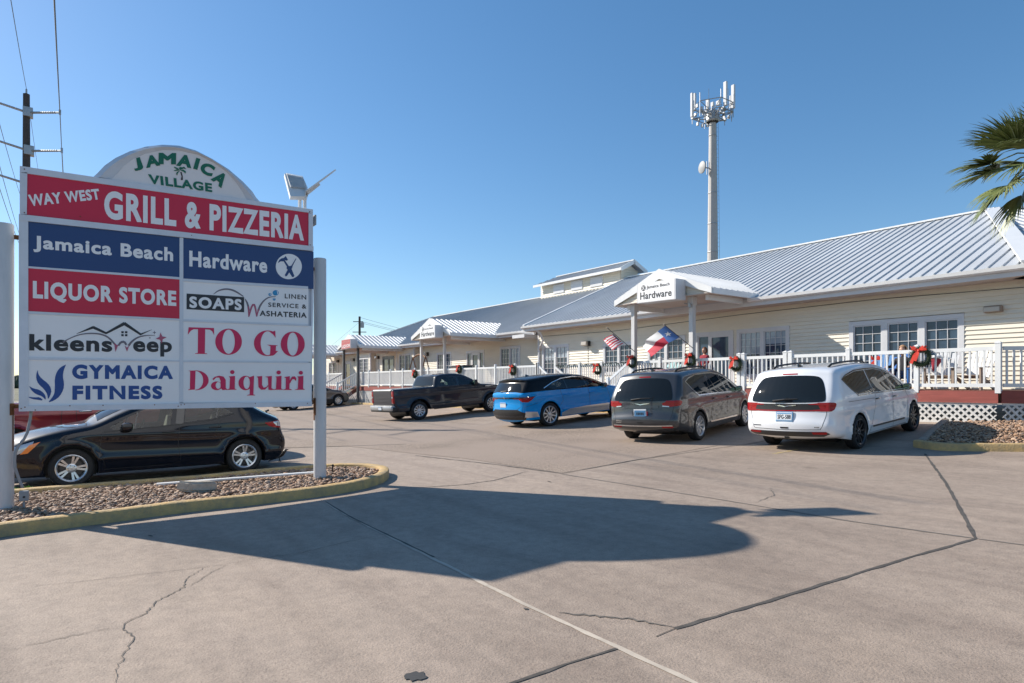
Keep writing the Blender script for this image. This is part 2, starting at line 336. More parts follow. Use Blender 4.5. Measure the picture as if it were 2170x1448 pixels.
def sheet(name, px_pts, m, dz=0.005, n_sub=12):        # flat sheet following the ground, outline given on the ground
    P = [on_ground(*p) for p in px_pts]; out = []
    for a, b in zip(P, P[1:] + P[:1]):
        k = max(1, int((b - a).length / 0.6)); out += [a.lerp(b, i / k) for i in range(k)]
    v2 = [Vector((p.x, p.y)) for p in out]; n = len(v2)
    x0 = min(p.x for p in v2); x1 = max(p.x for p in v2); y0 = min(p.y for p in v2); y1 = max(p.y for p in v2)
    brk = [2, 12.5, 17.5] + [y0 + 0.6 * i for i in range(int((y1 - y0) / 0.6) + 1)]
    pts = [Vector((x0 + 0.6 * i, y)) for i in range(int((x1 - x0) / 0.6) + 1) for y in brk if y0 < y < y1]
    r = delaunay_2d_cdt(v2 + pts, [], [list(range(n))], 1, 1e-5)
    mb = MB(); mb.add([(p.x, p.y, ground_z(p.x, p.y) + dz) for p in r[0]], [list(f) for f in r[2]])
    return tag(mb.build(name, m, fixn=True), kind='structure')
sheet('gravelly_pavement', [(560, 868), (800, 862), (1000, 905), (1080, 885), (1330, 918), (1520, 945), (1190, 1003), (985, 972), (880, 962), (735, 946), (560, 950)], M['aggregate'])

def ribbon(name, px_pts, w, m, dz=0.0035, wob=0.0, step=0.12, taper=False, raised=0.0):
    P = [on_ground(*p) for p in px_pts]; out = []
    for a, b in zip(P, P[1:]):
        k = max(1, int((b - a).length / step)); out += [a.lerp(b, i / k) for i in range(k)]
    out.append(P[-1]); mb = MB(); L = []; R = []
    for i, p in enumerate(out):
        t = (out[min(i + 1, len(out) - 1)] - out[max(i - 1, 0)]); t.z = 0; t.normalize(); s_ = Vector((-t.y, t.x, 0))
        ww = w * (1 + random.uniform(-0.35, 0.35)) * (min(1, 0.25 + 3 * min(i, len(out) - 1 - i) / len(out)) if taper else 1)
        c = p + s_ * random.uniform(-wob, wob) if 0 < i < len(out) - 1 else p
        for Q, sg in ((L, 1), (R, -1)):
            q = c + s_ * sg * ww / 2; Q.append((q.x, q.y, ground_z(q.x, q.y) + dz))
    n = len(out); mb.v = L + R
    for i in range(n - 1): mb.f.append([i, i + 1, n + i + 1, n + i]); mb.m.append(0)
    return tag(mb.build(name, m, fixn=True), kind='structure')
# expansion joints and cracks of the slab
ribbon('pavement_joint', [(690, 1066), (745, 1098), (905, 1178), (1110, 1280), (1310, 1373), (1480, 1452)], 0.034, M['joint_light'], wob=0.004)
ribbon('pavement_joint', [(690, 1064), (740, 1095), (920, 1182)], 0.02, M['joint_dark'], dz=0.006, wob=0.003)
ribbon('pavement_joint', [(1308, 1375), (1200, 1408), (1075, 1452)], 0.024, M['joint_dark'], wob=0.004)
ribbon('pavement_joint', [(2068, 1142), (1900, 1190), (1650, 1268), (1430, 1333)], 0.030, M['joint_dark'], wob=0.005)
ribbon('pavement_joint', [(1430, 1333), (1390, 1350)], 0.03, M['joint_dark'], wob=0.004, taper=True)
ribbon('pavement_joint', [(2068, 1142), (2040, 1090), (2005, 1025), (1960, 962)], 0.034, M['joint_dark'], wob=0.005)
ribbon('pavement_joint', [(2068, 1142), (1800, 1105), (1500, 1055), (1300, 1023), (1190, 1005)], 0.03, M['joint_seam'], wob=0.005)
ribbon('pavement_joint', [(2068, 1142), (2180, 1157)], 0.025, M['joint_seam'], wob=0.004)
ribbon('pavement_joint', [(1190, 1004), (1350, 975), (1620, 935)], 0.03, M['joint_seam'], dz=0.0085, wob=0.006)
ribbon('pavement_joint', [(560, 952), (700, 947), (860, 942)], 0.05, M['joint_seam'], dz=0.0085, wob=0.01)
ribbon('pavement_joint', [(1190, 1004), (1050, 985), (880, 966)], 0.035, M['joint_seam'], dz=0.0085, wob=0.01)
def crack(px, w=0.012, name='pavement_crack', wob=0.012):
    ribbon(name, px, w, M['crack'], dz=0.0045, wob=wob, step=0.035, taper=True)
crack([(1183, 1299), (1260, 1305), (1340, 1314), (1400, 1325), (1430, 1331)], 0.022, wob=0.018)
crack([(850, 1036), (980, 1028), (1050, 1018), (1118, 999)], 0.03)
crack([(245, 1448), (252, 1408), (275, 1370), (282, 1350), (258, 1332), (268, 1318), (310, 1300), (330, 1275), (390, 1245), (398, 1225), (430, 1205), (484, 1195)], 0.0085)
crack([(484, 1196), (440, 1218), (402, 1243)], 0.007)
crack([(484, 1195), (540, 1185), (640, 1172), (720, 1152), (830, 1130)], 0.008)
crack([(60, 1242), (150, 1236), (300, 1218), (400, 1207), (484, 1195)], 0.006)
crack([(5, 1382), (90, 1362), (180, 1342), (262, 1328)], 0.006)
crack([(1600, 1066), (1640, 1050), (1632, 1035)], 0.010)
ribbon('parking_line', [(1640, 962), (1690, 953)], 0.09, mat('faded_yellow', (0.42, 0.31, 0.12), 0.85, var=0.4, scale=6, col2=(0.33, 0.27, 0.2)))
ribbon('patched_spot', [(858, 1432), (905, 1437)], 0.10, M['asphalt'], dz=0.005, taper=True, wob=0.015, step=0.02)
for (px, py) in [(315, 1135), (1110, 1290), (1160, 1020)]:
    ribbon('patched_spot', [(px, py), (px + 9, py + 3)], 0.03, M['joint_dark'], dz=0.005, taper=True, step=0.02)

# ------------------------------------------------------------------ kerbed beds
def kerb(name, path, closed, w=0.15, h=0.13, m=None, side=1):
    # path: ground plan points of the outer edge; the kerb lies to the left of the direction of travel (side = 1)
    n = len(path); pr = []
    for i, p in enumerate(path):
        a = path[(i - 1) % n] if (closed or i > 0) else p; b = path[(i + 1) % n] if (closed or i < n - 1) else p
        t = (b - a); t.normalize(); nn = Vector((-t.y, t.x)) * side; z = ground_z(p.x, p.y) + random.uniform(-0.003, 0.003)
        prof = [(0.0, -0.05), (0.0, h - 0.035), (0.012, h - 0.010), (0.035, h), (w - 0.03, h), (w - 0.006, h - 0.012), (w, h - 0.03), (w, -0.05)]
        pr.append([(p.x + nn.x * a_, p.y + nn.y * a_, z + b_) for a_, b_ in prof])
    mb = MB(); k = 8
    for r in pr: mb.v += r
    for i in range(n if closed else n - 1):
        j = (i + 1) % n
        for q in range(k - 1): mb.f.append([i * k + q, j * k + q, j * k + q + 1, i * k + q + 1]); mb.m.append(0)
    if not closed:
        mb.f.append(list(range(k))); mb.m.append(0); mb.f.append([(n - 1) * k + q for q in range(k)][::-1]); mb.m.append(0)
    return tag(mb.build(name, m or M['yellow'], smooth=True, sharp=40), kind='structure')
def smooth_path(pts, it=3, closed=False):
    for _ in range(it):
        q = []
        n = len(pts)
        if not closed: q.append(pts[0])
        for i in range(n if closed else n - 1):
            a = pts[i]; b = pts[(i + 1) % n]; q += [a.lerp(b, 0.25), a.lerp(b, 0.75)]
        if not closed: q.append(pts[-1])
        pts = q
    return pts
near = [on_ground(*p) for p in [(-260, 1180), (0, 1138), (200, 1113), (400, 1085), (560, 1068), (690, 1052), (770, 1038), (818, 1022), (826, 1010)]]
far = [on_ground(*p) for p in [(822, 1003), (795, 990), (740, 986), (600, 990), (420, 998), (250, 1008), (130, 1021), (20, 1036), (-260, 1072)]]
v2 = lambda P: [Vector((p.x, p.y)) for p in P]
XF = on_ground(300, 1004).x
isl = v2(near)
xr = isl[-1].x
back = [Vector((xr - 0.35, isl[-1].y + 0.12)), Vector((xr - 0.95, isl[-1].y + 0.05)), Vector((xr - 1.55, isl[-1].y - 0.45))] + [Vector((xr - 1.85, y)) for y in (2.9, 1.5, 0, -1.5, -2.6)]
island = smooth_path(isl + back, 3)
kerb('kerb', island, False, w=0.16, h=0.14)
# inner bed outline for soil and gravel
def offset_in(path, d):
    out = []
    for i, p in enumerate(path):
        a = path[max(i - 1, 0)]; b = path[min(i + 1, len(path) - 1)]; t = (b - a).normalized(); out.append(p + Vector((-t.y, t.x)) * d)
    return out
inner = offset_in(island, 0.13)
M['soil'] = mat('bed_soil', (0.10, 0.07, 0.05), 0.95, var=0.5, scale=20)
mb = MB(); mb.poly([(p.x, p.y, ground_z(p.x, p.y) + 0.055) for p in inner[::2]]); tag(mb.build('bed_soil', M['soil']), kind='structure')
def in_poly(p, poly):
    c = False; n = len(poly)
    for i in range(n):
        a = poly[i]; b = poly[(i + 1) % n]
        if (a.y > p[1]) != (b.y > p[1]) and p[0] < (b.x - a.x) * (p[1] - a.y) / (b.y - a.y) + a.x: c = not c
    return c
ico = bmesh.new(); bmesh.ops.create_icosphere(ico, subdivisions=2, radius=1); ICO_V = np.array([v.co[:] for v in ico.verts]); ICO_F = [[v.index for v in f.verts] for f in ico.faces]; ico.free()
def gravel(name, poly, count, rmin, rmax, zoff, seed, heap=None):
    r = np.random.default_rng(seed); mb = MB(); x0 = min(p.x for p in poly); x1 = max(p.x for p in poly); y0 = min(p.y for p in poly); y1 = max(p.y for p in poly); k = 0
    while k < count:
        x = r.uniform(x0, x1); y = r.uniform(y0, y1)
        if not in_poly((x, y), poly): continue
        k += 1; s = (rmin + (rmax - rmin) * r.random() ** 1.6) * (1.6 if r.random() < 0.06 else 1)
        sc = np.array([s * r.uniform(0.9, 1.5), s * r.uniform(0.75, 1.1), s * r.uniform(0.45, 0.75)])
        nz = 1 + 0.16 * np.sin(ICO_V @ r.normal(size=3) * 2.2 + r.uniform(0, 6)) + 0.08 * np.sin(ICO_V @ r.normal(size=3) * 4 + r.uniform(0, 6))
        V = ICO_V * nz[:, None] * sc; a = r.uniform(0, 6.28); b = r.normal() * 0.35
        Rz = np.array([[math.cos(a), -math.sin(a), 0], [math.sin(a), math.cos(a), 0], [0, 0, 1]]); Rx = np.array([[1, 0, 0], [0, math.cos(b), -math.sin(b)], [0, math.sin(b), math.cos(b)]])
        V = V @ Rx.T @ Rz.T; hz = heap(x, y) if heap else 0
        V += np.array([x, y, ground_z(x, y) + zoff + hz + r.uniform(-0.012, 0.022)]); mb.add(V.tolist(), ICO_F, int(r.integers(0, 5)))
    cols = [(0.47, 0.28, 0.165), (0.40, 0.24, 0.15), (0.56, 0.385, 0.26), (0.31, 0.19, 0.12), (0.46, 0.33, 0.24)]
    o = mb.build(name, [mat('river_stone', c, 0.75, var=0.35, scale=25) for c in cols], smooth=True, fixn=False)
    return tag(o, 'brown river gravel filling the kerbed bed', 'gravel', kind='stuff')
g1 = gravel('gravel', [p for p in inner], 9500, 0.012, 0.033, 0.075, 3)
g1['label'] = 'tan river gravel filling the yellow kerbed bed under the big sign'
# bed at the right, by the porch corner
rb = v2([on_ground(*p) for p in [(1935, 948), (1990, 956), (2080, 957), (2200, 958), (2420, 960)]])
kerb('kerb', smooth_path(rb, 2), False, w=0.16, h=0.14)
rb2 = [Vector((-6.25, 17.05)), rb[0].lerp(Vector((-6.25, 17.05)), 0.5), rb[0] + Vector((0.02, 0.1))]
kerb('kerb', smooth_path(rb2, 2), False, w=0.15, h=0.14, m=mat('kerb_plain', (0.30, 0.25, 0.20), 0.85, var=0.4, scale=5, bump=0.2))
rpoly = [rb[0] + Vector((0.1, 0.15)), rb[-1] + Vector((0, 0.15)), Vector((0.5, 19.0)), Vector((-5.2, 17.3)), Vector((-6.1, 16.9))]
mb = MB(); mb.poly([(p.x, p.y, ground_z(p.x, p.y) + 0.07) for p in rpoly]); tag(mb.build('bed_soil', M['soil']), kind='structure')
g2 = gravel('gravel', rpoly, 9000, 0.011, 0.028, 0.08, 5, heap=lambda x, y: 0.06 * math.exp(-((x + 4.5) ** 2 + (y - 15.6) ** 2) / 1.5))
g2['label'] = 'coarse brown stones in the bed in front of the porch corner'
# yellow kerb in front of the porch, seen between the wheels
kb = [Vector((-52, 16.9)), Vector((-40, 16.95)), Vector((-26, 16.95)), Vector((-12.0, 16.95))]
kp = []
for a, b in zip(kb, kb[1:]): kp += [a.lerp(b, i / 10) for i in range(10)]
kerb('kerb', kp + [kb[-1]], False, w=0.20, h=0.12)

# ------------------------------------------------------------------ building
DN = 17.4          # front edge of the porch
WR = 19.95         # wall of the right half
WL = 20.75         # wall of the left half
Z = lambda rel: rel + ZC
DECK = Z(-0.14)
URL, URR = -25.45, -5.42     # right half
ULL = -55.7                 # left end
b_lab = 'long cream sided shop building with white standing seam metal roofs'
bld = thing('shop_building', b_lab, 'building', (-28, 20, ground_z(-28, 20)))

def siding(mb, O, d, nrm, L, z0, z1, openings, ch=0.122, lip=0.032):
    O = Vector(O); d = Vector(d); nrm = Vector(nrm); k = int(math.ceil((z1 - z0) / ch))
    for i in range(k):
        a = z0 + i * ch; b = min(z1, a + ch); mid = (a + b) / 2; iv = [(0.0, L)]
        for (s0, s1, q0, q1) in openings:
            if q0 <= mid <= q1:
                nv = []
                for (p, q) in iv:
                    if s1 <= p or s0 >= q: nv.append((p, q)); continue
                    if s0 > p: nv.append((p, s0))
                    if s1 < q: nv.append((s1, q))
                iv = nv
        for (p, q) in iv:
            P = lambda s, z, o: (O.x + d.x * s + nrm.x * o, O.y + d.y * s + nrm.y * o, z)
            mb.quad(P(p, a, lip), P(q, a, lip), P(q, b, 0.001), P(p, b, 0.001)); mb.quad(P(p, a, 0), P(q, a, 0), P(q, a, lip), P(p, a, lip))
    # backing sheet
def rect_frame(mb, x0, x1, z0, z1, y, w, t0, t1, m=0):     # picture frame on the plane y, facing -y
    mb.box((x0, y - t1, z0), (x0 + w, y - t0, z1), m); mb.box((x1 - w, y - t1, z0), (x1, y - t0, z1), m)
    mb.box((x0 + w, y - t1, z1 - w), (x1 - w, y - t0, z1), m); mb.box((x0 + w, y - t1, z0), (x1 - w, y - t0, z0 + w), m)
def window(px_l, px_r, px_top, px_topx, y, zbot, panes, rows, cols, fw=0.10, frame=M['trim'], mullion=0.09, muntins=True, blind_sky=(), lab=None):
    x0 = on_y(px_l, px_top, y).x; x1 = on_y(px_r, px_top, y).x; z1 = on_y(px_topx, px_top, y).z
    f = MB(); rect_frame(f, x0, x1, zbot, z1, y, fw, -0.05, 0.035)
    w = (x1 - x0 - 2 * fw - (panes - 1) * mullion) / panes; g = MB(); s = MB(); bl = MB()
    for i in range(panes):
        a = x0 + fw + i * (w + mullion); b = a + w
        if i < panes - 1: f.box((b, y - 0.035, zbot + fw), (b + mullion, y + 0.05, z1 - fw))
        rect_frame(s, a, b, zbot + fw, z1 - fw, y, 0.035, -0.045, 0.012)
        if muntins:
            for c in range(1, cols): xx = a + (b - a) * c / cols; s.box((xx - 0.008, y + 0.004, zbot + fw), (xx + 0.008, y + 0.03, z1 - fw))
            for r in range(1, rows): zz = zbot + fw + (z1 - zbot - 2 * fw) * r / rows; s.box((a, y + 0.006, zz - 0.008), (b, y + 0.028, zz + 0.008))
        fr_b = dict(blind_sky).get(i, 0); zsp = z1 - fw - (z1 - zbot - 2 * fw) * fr_b
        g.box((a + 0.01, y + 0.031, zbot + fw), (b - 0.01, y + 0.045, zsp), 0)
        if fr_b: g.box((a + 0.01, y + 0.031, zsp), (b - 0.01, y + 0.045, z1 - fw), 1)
    o = f.build('window', frame, bld)
    if lab: o['label'] = lab
    s.build('sash', frame, o); g.build('window_pane', [M['glassdark'], M['blind_sky']], o)
    return (x0, x1, zbot, z1)
def shift(op, u0): return [(a - u0, b - u0, c, d) for a, b, c, d in op]
# --- right half openings
opR = []
opR.append(window(1800, 2044, 683, 1803, WR, DECK + 0.45, 3, 5, 3, 0.13, mullion=0.16, lab='triple window beside the white porch chairs'))
opR.append(window(1562, 1674, 696, 1600, WR, DECK + 0.35, 2, 6, 4, 0.12, mullion=0.13, blind_sky=((0, .52), (1, .30)), lab='double window with sky reflection tinted into its panes beside the shop door'))
opR.append(window(1373, 1453, 713, 1420, WR, DECK + 0.55, 2, 5, 3, 0.12, mullion=0.13))
opR.append(window(1279, 1346, 726, 1310, WR, DECK + 0.55, 2, 5, 3, 0.11, mullion=0.12))
opR.append(window(1150, 1206, 731, 1178, WR, DECK + 0.05, 2, 7, 3, 0.11, mullion=0.14, blind_sky=((0, .35), (1, .30)), lab='tall patio doors by the downspouts'))  # pale pane tops: sky reflection put into the colour
def door(px_l, px_r, px_top, y, leafs, frame, zb=DECK + 0.02, fw=0.12, lab=None):
    x0 = on_y(px_l, px_top, y).x; x1 = on_y(px_r, px_top, y).x; z1 = on_y((px_l + px_r) / 2, px_top, y).z
    f = MB(); rect_frame(f, x0, x1, zb, z1, y, fw, -0.06, 0.04)
    o = f.build('door', frame, bld)
    if lab: o['label'] = lab
    w = x1 - x0 - 2 * fw; g = MB(); s = MB()
    for (a, b, rail) in leafs:
        xa = x0 + fw + w * a; xb = x0 + fw + w * b; rect_frame(s, xa, xb, zb + 0.02, z1 - fw, y, rail, -0.05, 0.015)
        g.box((xa + 0.01, y + 0.02, zb + 0.05), (xb - 0.01, y + 0.035, z1 - fw - 0.02))
    s.build('door_leaf', frame, o); g.build('door_glass', M['glassdark'], o)
    h = MB(); xa = x0 + fw + w * leafs[-1][0]; h.tube([(xa + 0.06, y - 0.05, zb + 0.95), (xa + 0.06, y - 0.05, zb + 1.2)], 0.012, 6); h.build('handle', M['steel'], o)
    return (x0, x1, zb, z1)
opR.append(door(1474, 1555, 703, WR, [(0.0, 0.36, 0.05), (0.36, 1.0, 0.10)], M['trim'], lab='glass shop door behind the standing person'))
sd = MB(); z0 = DECK - 0.35
siding(sd, (URL, WR, 0), (1, 0, 0), (0, -1, 0), URR - URL, z0, Z(2.84), shift(opR, URL))
# chamfered right end
siding(sd, (URR, WR, 0), (0.707, 0.707, 0), (0.707, -0.707, 0), 12.0, z0, Z(2.84), [])
sd.box((URL, WR + 0.055, z0), (URR, WR + 0.2, Z(2.84)))
wl_ = sd.build('wall', M['siding'], bld)
cb = MB(); cb.box((URL - 0.03, WR - 0.03, z0), (URL + 0.09, WR + 0.10, Z(2.84))); cb.build('corner_board', M['trim'], bld)
# --- left half openings
opL = []
opL.append(window(1060, 1103, 734, 1080, WL, DECK + 0.35, 2, 6, 3, 0.11, mullion=0.12, blind_sky=((1, .6),), lab='window with a half drawn white blinds'))
opL.append(door(989, 1027, 743, WL, [(0.0, 0.22, 0.04), (0.24, 0.74, 0.16), (0.76, 1.0, 0.05)], M['trim'], lab='glass door beside the blue bench box'))
opL.append(window(926, 957, 747, 940, WL, DECK + 0.5, 2, 6, 3, 0.11, mullion=0.08))
opL.append(door(811, 836, 756, WL, [(0.0, 0.5, 0.10), (0.5, 1.0, 0.10)], M['dkframe'], lab='dark framed sliding door in the recessed bay'))
opL.append(door(731, 744, 766, WL, [(0.0, 1.0, 0.12)], M['trim'], lab='narrow door behind the black porch post'))
opL.append(window(697, 714, 767, 705, WL, DECK + 0.35, 2, 4, 3, 0.10))
sd = MB(); siding(sd, (-60.5, WL, 0), (1, 0, 0), (0, -1, 0), 60.5 + URL, z0, Z(2.75), shift(opL, -60.5)); sd.box((-60.5, WL + 0.055, z0), (URL, WL + 0.2, Z(2.75)))
sd.build('wall', M['siding'], bld)
def bay(px_l, px_r, y, wl, wr, wtop):
    xa = on_y(px_l, 740, y).x; xb = on_y(px_r, 740, y).x
    op = window(wl, wr, wtop, (wl + wr) / 2, y, DECK + 0.4, 2, 6, 3, 0.09, mullion=0.08)
    m = MB(); siding(m, (xa, y, 0), (1, 0, 0), (0, -1, 0), xb - xa, z0, Z(2.75), shift([op], xa)); m.box((xa, y + 0.055, z0), (xb - 0.01, WL - 0.01, Z(2.75)))
    siding(m, (xb, y, 0), (0, 1, 0), (1, 0, 0), WL - y, z0, Z(2.75), [])
    m.build('wall_bay', M['siding'], bld); c = MB(); c.box((xb - 0.09, y - 0.03, z0), (xb + 0.03, y + 0.09, Z(2.75))); c.box((xa - 0.03, y - 0.03, z0), (xa + 0.09, y + 0.09, Z(2.75))); c.build('corner_board', M['trim'], bld)
bay(841, 877.6, 20.35, 846, 872, 750)
bay(757, 785, 20.3, 761, 781, 759)

# --- roofs
def clip_t(poly, s):                             # interval of t where the line s=const meets a convex polygon
    ts = []
    for (a, b) in zip(poly, poly[1:] + poly[:1]):
        if (a[0] - s) * (b[0] - s) <= 0 and abs(a[0] - b[0]) > 1e-9:
            k = (s - a[0]) / (b[0] - a[0]); ts.append(a[1] + k * (b[1] - a[1]))
    return (min(ts), max(ts)) if len(ts) >= 2 else None
def seam_plane(mb, O, sd_, td, poly, sp=0.305, w=0.022, h=0.036, ph=0.1, thick=0.05):
    O = Vector(O); sd_ = Vector(sd_).normalized(); td = Vector(td).normalized(); n = sd_.cross(td).normalized()
    if n.z < 0: n = -n
    P = lambda s, t, o=0.0: O + sd_ * s + td * t + n * o
    mb.prism([P(s, t) for s, t in poly], -n * thick)
    s = min(p[0] for p in poly) + ph; e = max(p[0] for p in poly)
    while s < e:
        iv = clip_t(poly, s)
        if iv and iv[1] - iv[0] > 0.05:
            a, b = iv; prof = [(-w, 0.001), (-w * 0.35, h), (w * 0.35, h), (w, 0.001)]
            A = [P(s + q[0], a, q[1]) for q in prof]; B = [P(s + q[0], b, q[1]) for q in prof]
            mb.add(A + B, [(0, 1, 5, 4), (1, 2, 6, 5), (2, 3, 7, 6), (0, 3, 2, 1), (4, 5, 6, 7)])
        s += sp
pit = 0.425; NR = 26.6
zgR = Z(2.94); nG = 19.12; zrR = zgR + pit * (NR - nG)         # right half
cs = math.sqrt(1 + pit * pit)
RE = -8.2                                                      # ridge end on the right half, where the building turns 45 degrees
HE = -5.08                                            # eave corner of the hip
Ls = (NR - nG) * cs
mb = MB()
seam_plane(mb, (URL - 0.15, nG, zgR), (1, 0, 0), (0, 1, pit), [(0, 0), (HE - URL + 0.15, 0), (RE - URL + 0.15, Ls), (0, Ls)])
seam_plane(mb, (URL - 0.15, 2 * NR - nG, zgR), (1, 0, 0), (0, -1, pit), [(0, 0), (-11.3 - URL + 0.15, 0), (RE - URL + 0.15, Ls), (0, Ls)], sp=1.2)
q2 = 0.70711; seam_plane(mb, (HE, nG, zgR), (q2, q2, 0), (-q2, q2, pit), [(0, 0), (14, 0), (14, Ls), (3.08, Ls)])
ridge2 = Vector((RE, NR, zrR)); e2 = ridge2 + Vector((q2, q2, 0)) * 10.9; bk = Vector((-q2, q2, -pit)) * (NR - nG)
mb.add([ridge2, e2, e2 + bk, Vector((-11.3, 2 * NR - nG, zgR))], [(0, 1, 2, 3)])
mb.build('roof', M['roof'], bld)
cp = MB()
cp.beam((URL - 0.15, NR, zrR + 0.03), (RE, NR, zrR + 0.03), 0.24, 0.06)
cp.beam((RE, NR, zrR + 0.05), (HE, nG, zgR + 0.05), 0.42, 0.06); cp.beam(ridge2 + Vector((0, 0, .03)), e2 + Vector((0, 0, .03)), 0.24, 0.06)
cp.beam((URL - 0.15, nG - 0.02, zgR + 0.02), (URL - 0.15, NR, zrR + 0.02), 0.13, 0.09)
cp.build('ridge_cap', M['white_vinyl'], bld)
# roof end wall (rake) where the right roof steps above the left one
gz = MB(); gz.prism([(URL - 0.12, nG + 0.1, zgR - 0.2), (URL - 0.12, NR, zrR - 0.02), (URL - 0.12, 2 * NR - nG, zgR - 0.2)], (0.1, 0, 0)); gz.build('rake_wall', M['trim'], bld)
zgL = Z(2.84); nGL = 19.95; zrL = Z(5.86); pl = (zrL - zgL) / (NR - nGL); csl = math.sqrt(1 + pl * pl); LE = -48.6; LH = LE - (NR - nGL); LsL = (NR - nGL) * csl
mb = MB()
seam_plane(mb, (LH, nGL, zgL), (1, 0, 0), (0, 1, pl), [(0, 0), (URL - LH - 0.1, 0), (URL - LH - 0.1, LsL), (LE - LH, LsL)])
seam_plane(mb, (LH, 2 * NR - nGL, zgL), (1, 0, 0), (0, -1, pl), [(0, 0), (URL - LH - 0.1, 0), (URL - LH - 0.1, LsL), (LE - LH, LsL)], sp=1.2)
seam_plane(mb, (LH, nGL, zgL), (0, 1, 0), (1, 0, pl), [(0, 0), (2 * (NR - nGL), 0), (NR - nGL, LsL)], sp=0.6)
mb.build('roof', M['roof_grey'], bld)
cp = MB(); cp.beam((LE, NR, zrL + 0.03), (URL - 0.1, NR, zrL + 0.03), 0.22, 0.06); cp.beam((LE, NR, zrL + 0.04), (LH, nGL, zgL + 0.04), 0.22, 0.06); cp.build('ridge_cap', M['white_vinyl'], bld)
# gutters, fascia, soffit
def gutter(x0, x1, n, z, gz_=0.15, par=bld):
    m = MB(); m.prism([(x0, n - 0.13, z - 0.02), (x0, n - 0.11, z - 0.11), (x0, n - 0.06, z - gz_), (x0, n + 0.02, z - gz_), (x0, n + 0.02, z - 0.01)], (x1 - x0, 0, 0))
    return m.build('gutter', M['white_vinyl'], par)
PR = (-14.83, 2.17); PL = (-31.45, 2.28); PD = (-43.6, 2.2); PF = (-56.2, 2.2)
for a, b in [(URL - 0.25, PR[0] - 1.9), (PR[0] + 2.05, HE + 0.1)]: gutter(a, b, nG, zgR)
for a, b in [(LH, PF[0] - 2), (PF[0] + 2, PD[0] - 2.0), (PD[0] + 2.0, PL[0] - 2.0), (PL[0] + 2.05, URL - 0.3)]:
    if b > a: gutter(a, b, nGL, zgL)
m = MB(); qd = Vector((.7071, .7071, 0)); qn = Vector((.7071, -.7071, 0)); c0 = Vector((HE, nG, zgR)); m.beam(c0 - qn * .02 - Vector((0, 0, .15)), c0 + qd * 14 - qn * .02 - Vector((0, 0, .15)), .03, .25); m.beam(c0 + qn * .06 - Vector((0, 0, .085)) - qd * .03, c0 + qd * 14 + qn * .06 - Vector((0, 0, .085)), .13, .13); m.beam(c0 - qn * .42 - Vector((0, 0, .255)), c0 + qd * 14 - qn * .42 - Vector((0, 0, .255)), .8, .03); m.box((URL - 0.22, nG + 0.02, zgR - 0.28), (HE, nG + 0.05, zgR - 0.03)); m.box((LH, nGL + 0.02, zgL - 0.26), (URL - 0.26, nGL + 0.05, zgL - 0.03)); m.build('fascia', M['trim'], bld)
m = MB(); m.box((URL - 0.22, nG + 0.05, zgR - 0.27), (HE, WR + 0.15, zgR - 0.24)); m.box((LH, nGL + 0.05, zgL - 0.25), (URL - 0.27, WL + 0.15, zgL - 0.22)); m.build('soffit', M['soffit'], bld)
# boxed eave returns between the halves (catch the sun)
m = MB(); m.box((URL - 1.35, nG + 0.15, zgR - 0.55), (URL - 0.30, nGL + 0.6, zgR - 0.38)); m.build('eave_return', M['trim'], bld)
m = MB(); x_ = on_y(1118, 740, 19.0).x
m.tube([(URL - 0.35, nGL - 0.05, zgL - 0.15), (URL - 0.35, nGL + 0.1, zgL - 0.4), (URL - 0.25, WL - 0.08, zgL - 0.9), (URL - 0.25, WL - 0.08, DECK)], 0.05, 6); m.build('downspout', M['white_vinyl'], bld)
m = MB(); m.tube([(URL + 0.55, nG, zgR - 0.15), (URL + 0.9, nG + 0.25, zgR - 0.4), (URL + 0.9, nG + 0.4, zgR - 0.75), (URL + 0.15, WR - 0.07, zgR - 1.2), (URL + 0.15, WR - 0.07, DECK)], 0.055, 6); m.build('downspout', M['white_vinyl'], bld)
# dark cable along the right wall
m = MB(); P = [on_y(1150, 713, WR - 0.03), on_y(1300, 702, WR - 0.03), on_y(1570, 667, WR - 0.03), on_y(1850, 635, WR - 0.03), on_y(2170, 609, WR - 0.03)]; m.tube(P, 0.009, 5); m.build('wall_cable', M['wire'], bld)

# --- cupola on the ridge
cu0, cu1 = -33.2, -25.85; cn0, cn1 = 26.25, 27.65
zc0 = zrL - 0.35; zc1 = Z(6.62)
cu = MB(); siding(cu, (cu0, cn0, 0), (1, 0, 0), (0, -1, 0), cu1 - cu0, zc0, zc1, []); siding(cu, (cu1, cn0, 0), (0, 1, 0), (1, 0, 0), cn1 - cn0, zc0, zc1 + 0.05, [])
cu.box((cu0, cn0 + 0.015, zc0), (cu1 - 0.015, cn1, zc1)); cm = (cn0 + cn1) / 2
cu.prism([(cu1 - 0.02, cn0, zc1), (cu1 - 0.02, cn1, zc1), (cu1 - 0.02, cm, zc1 + 0.36)], (0.02, 0, 0))
cup = cu.build('cupola', M['siding'], bld)
cr = MB(); ov = 0.36; hp = 0.5; ez = zc1 - 0.02; rz = ez + hp * (cm - cn0 + ov); lw = math.hypot(cm - cn0 + ov, rz - ez)
seam_plane(cr, (cu0 - 0.35, cn0 - ov, ez), (1, 0, 0), (0, cm - cn0 + ov, rz - ez), [(0, 0), (cu1 - cu0 + 0.75, 0), (cu1 - cu0 + 0.75, lw), (1.15, lw)], thick=0.04)
seam_plane(cr, (cu0 - 0.35, cn1 + ov, ez), (1, 0, 0), (0, -(cm - cn0 + ov), rz - ez), [(0, 0), (cu1 - cu0 + 0.75, 0), (cu1 - cu0 + 0.75, lw), (1.15, lw)], thick=0.04)
cr.build('cupola_roof', M['roof_grey'], cup)
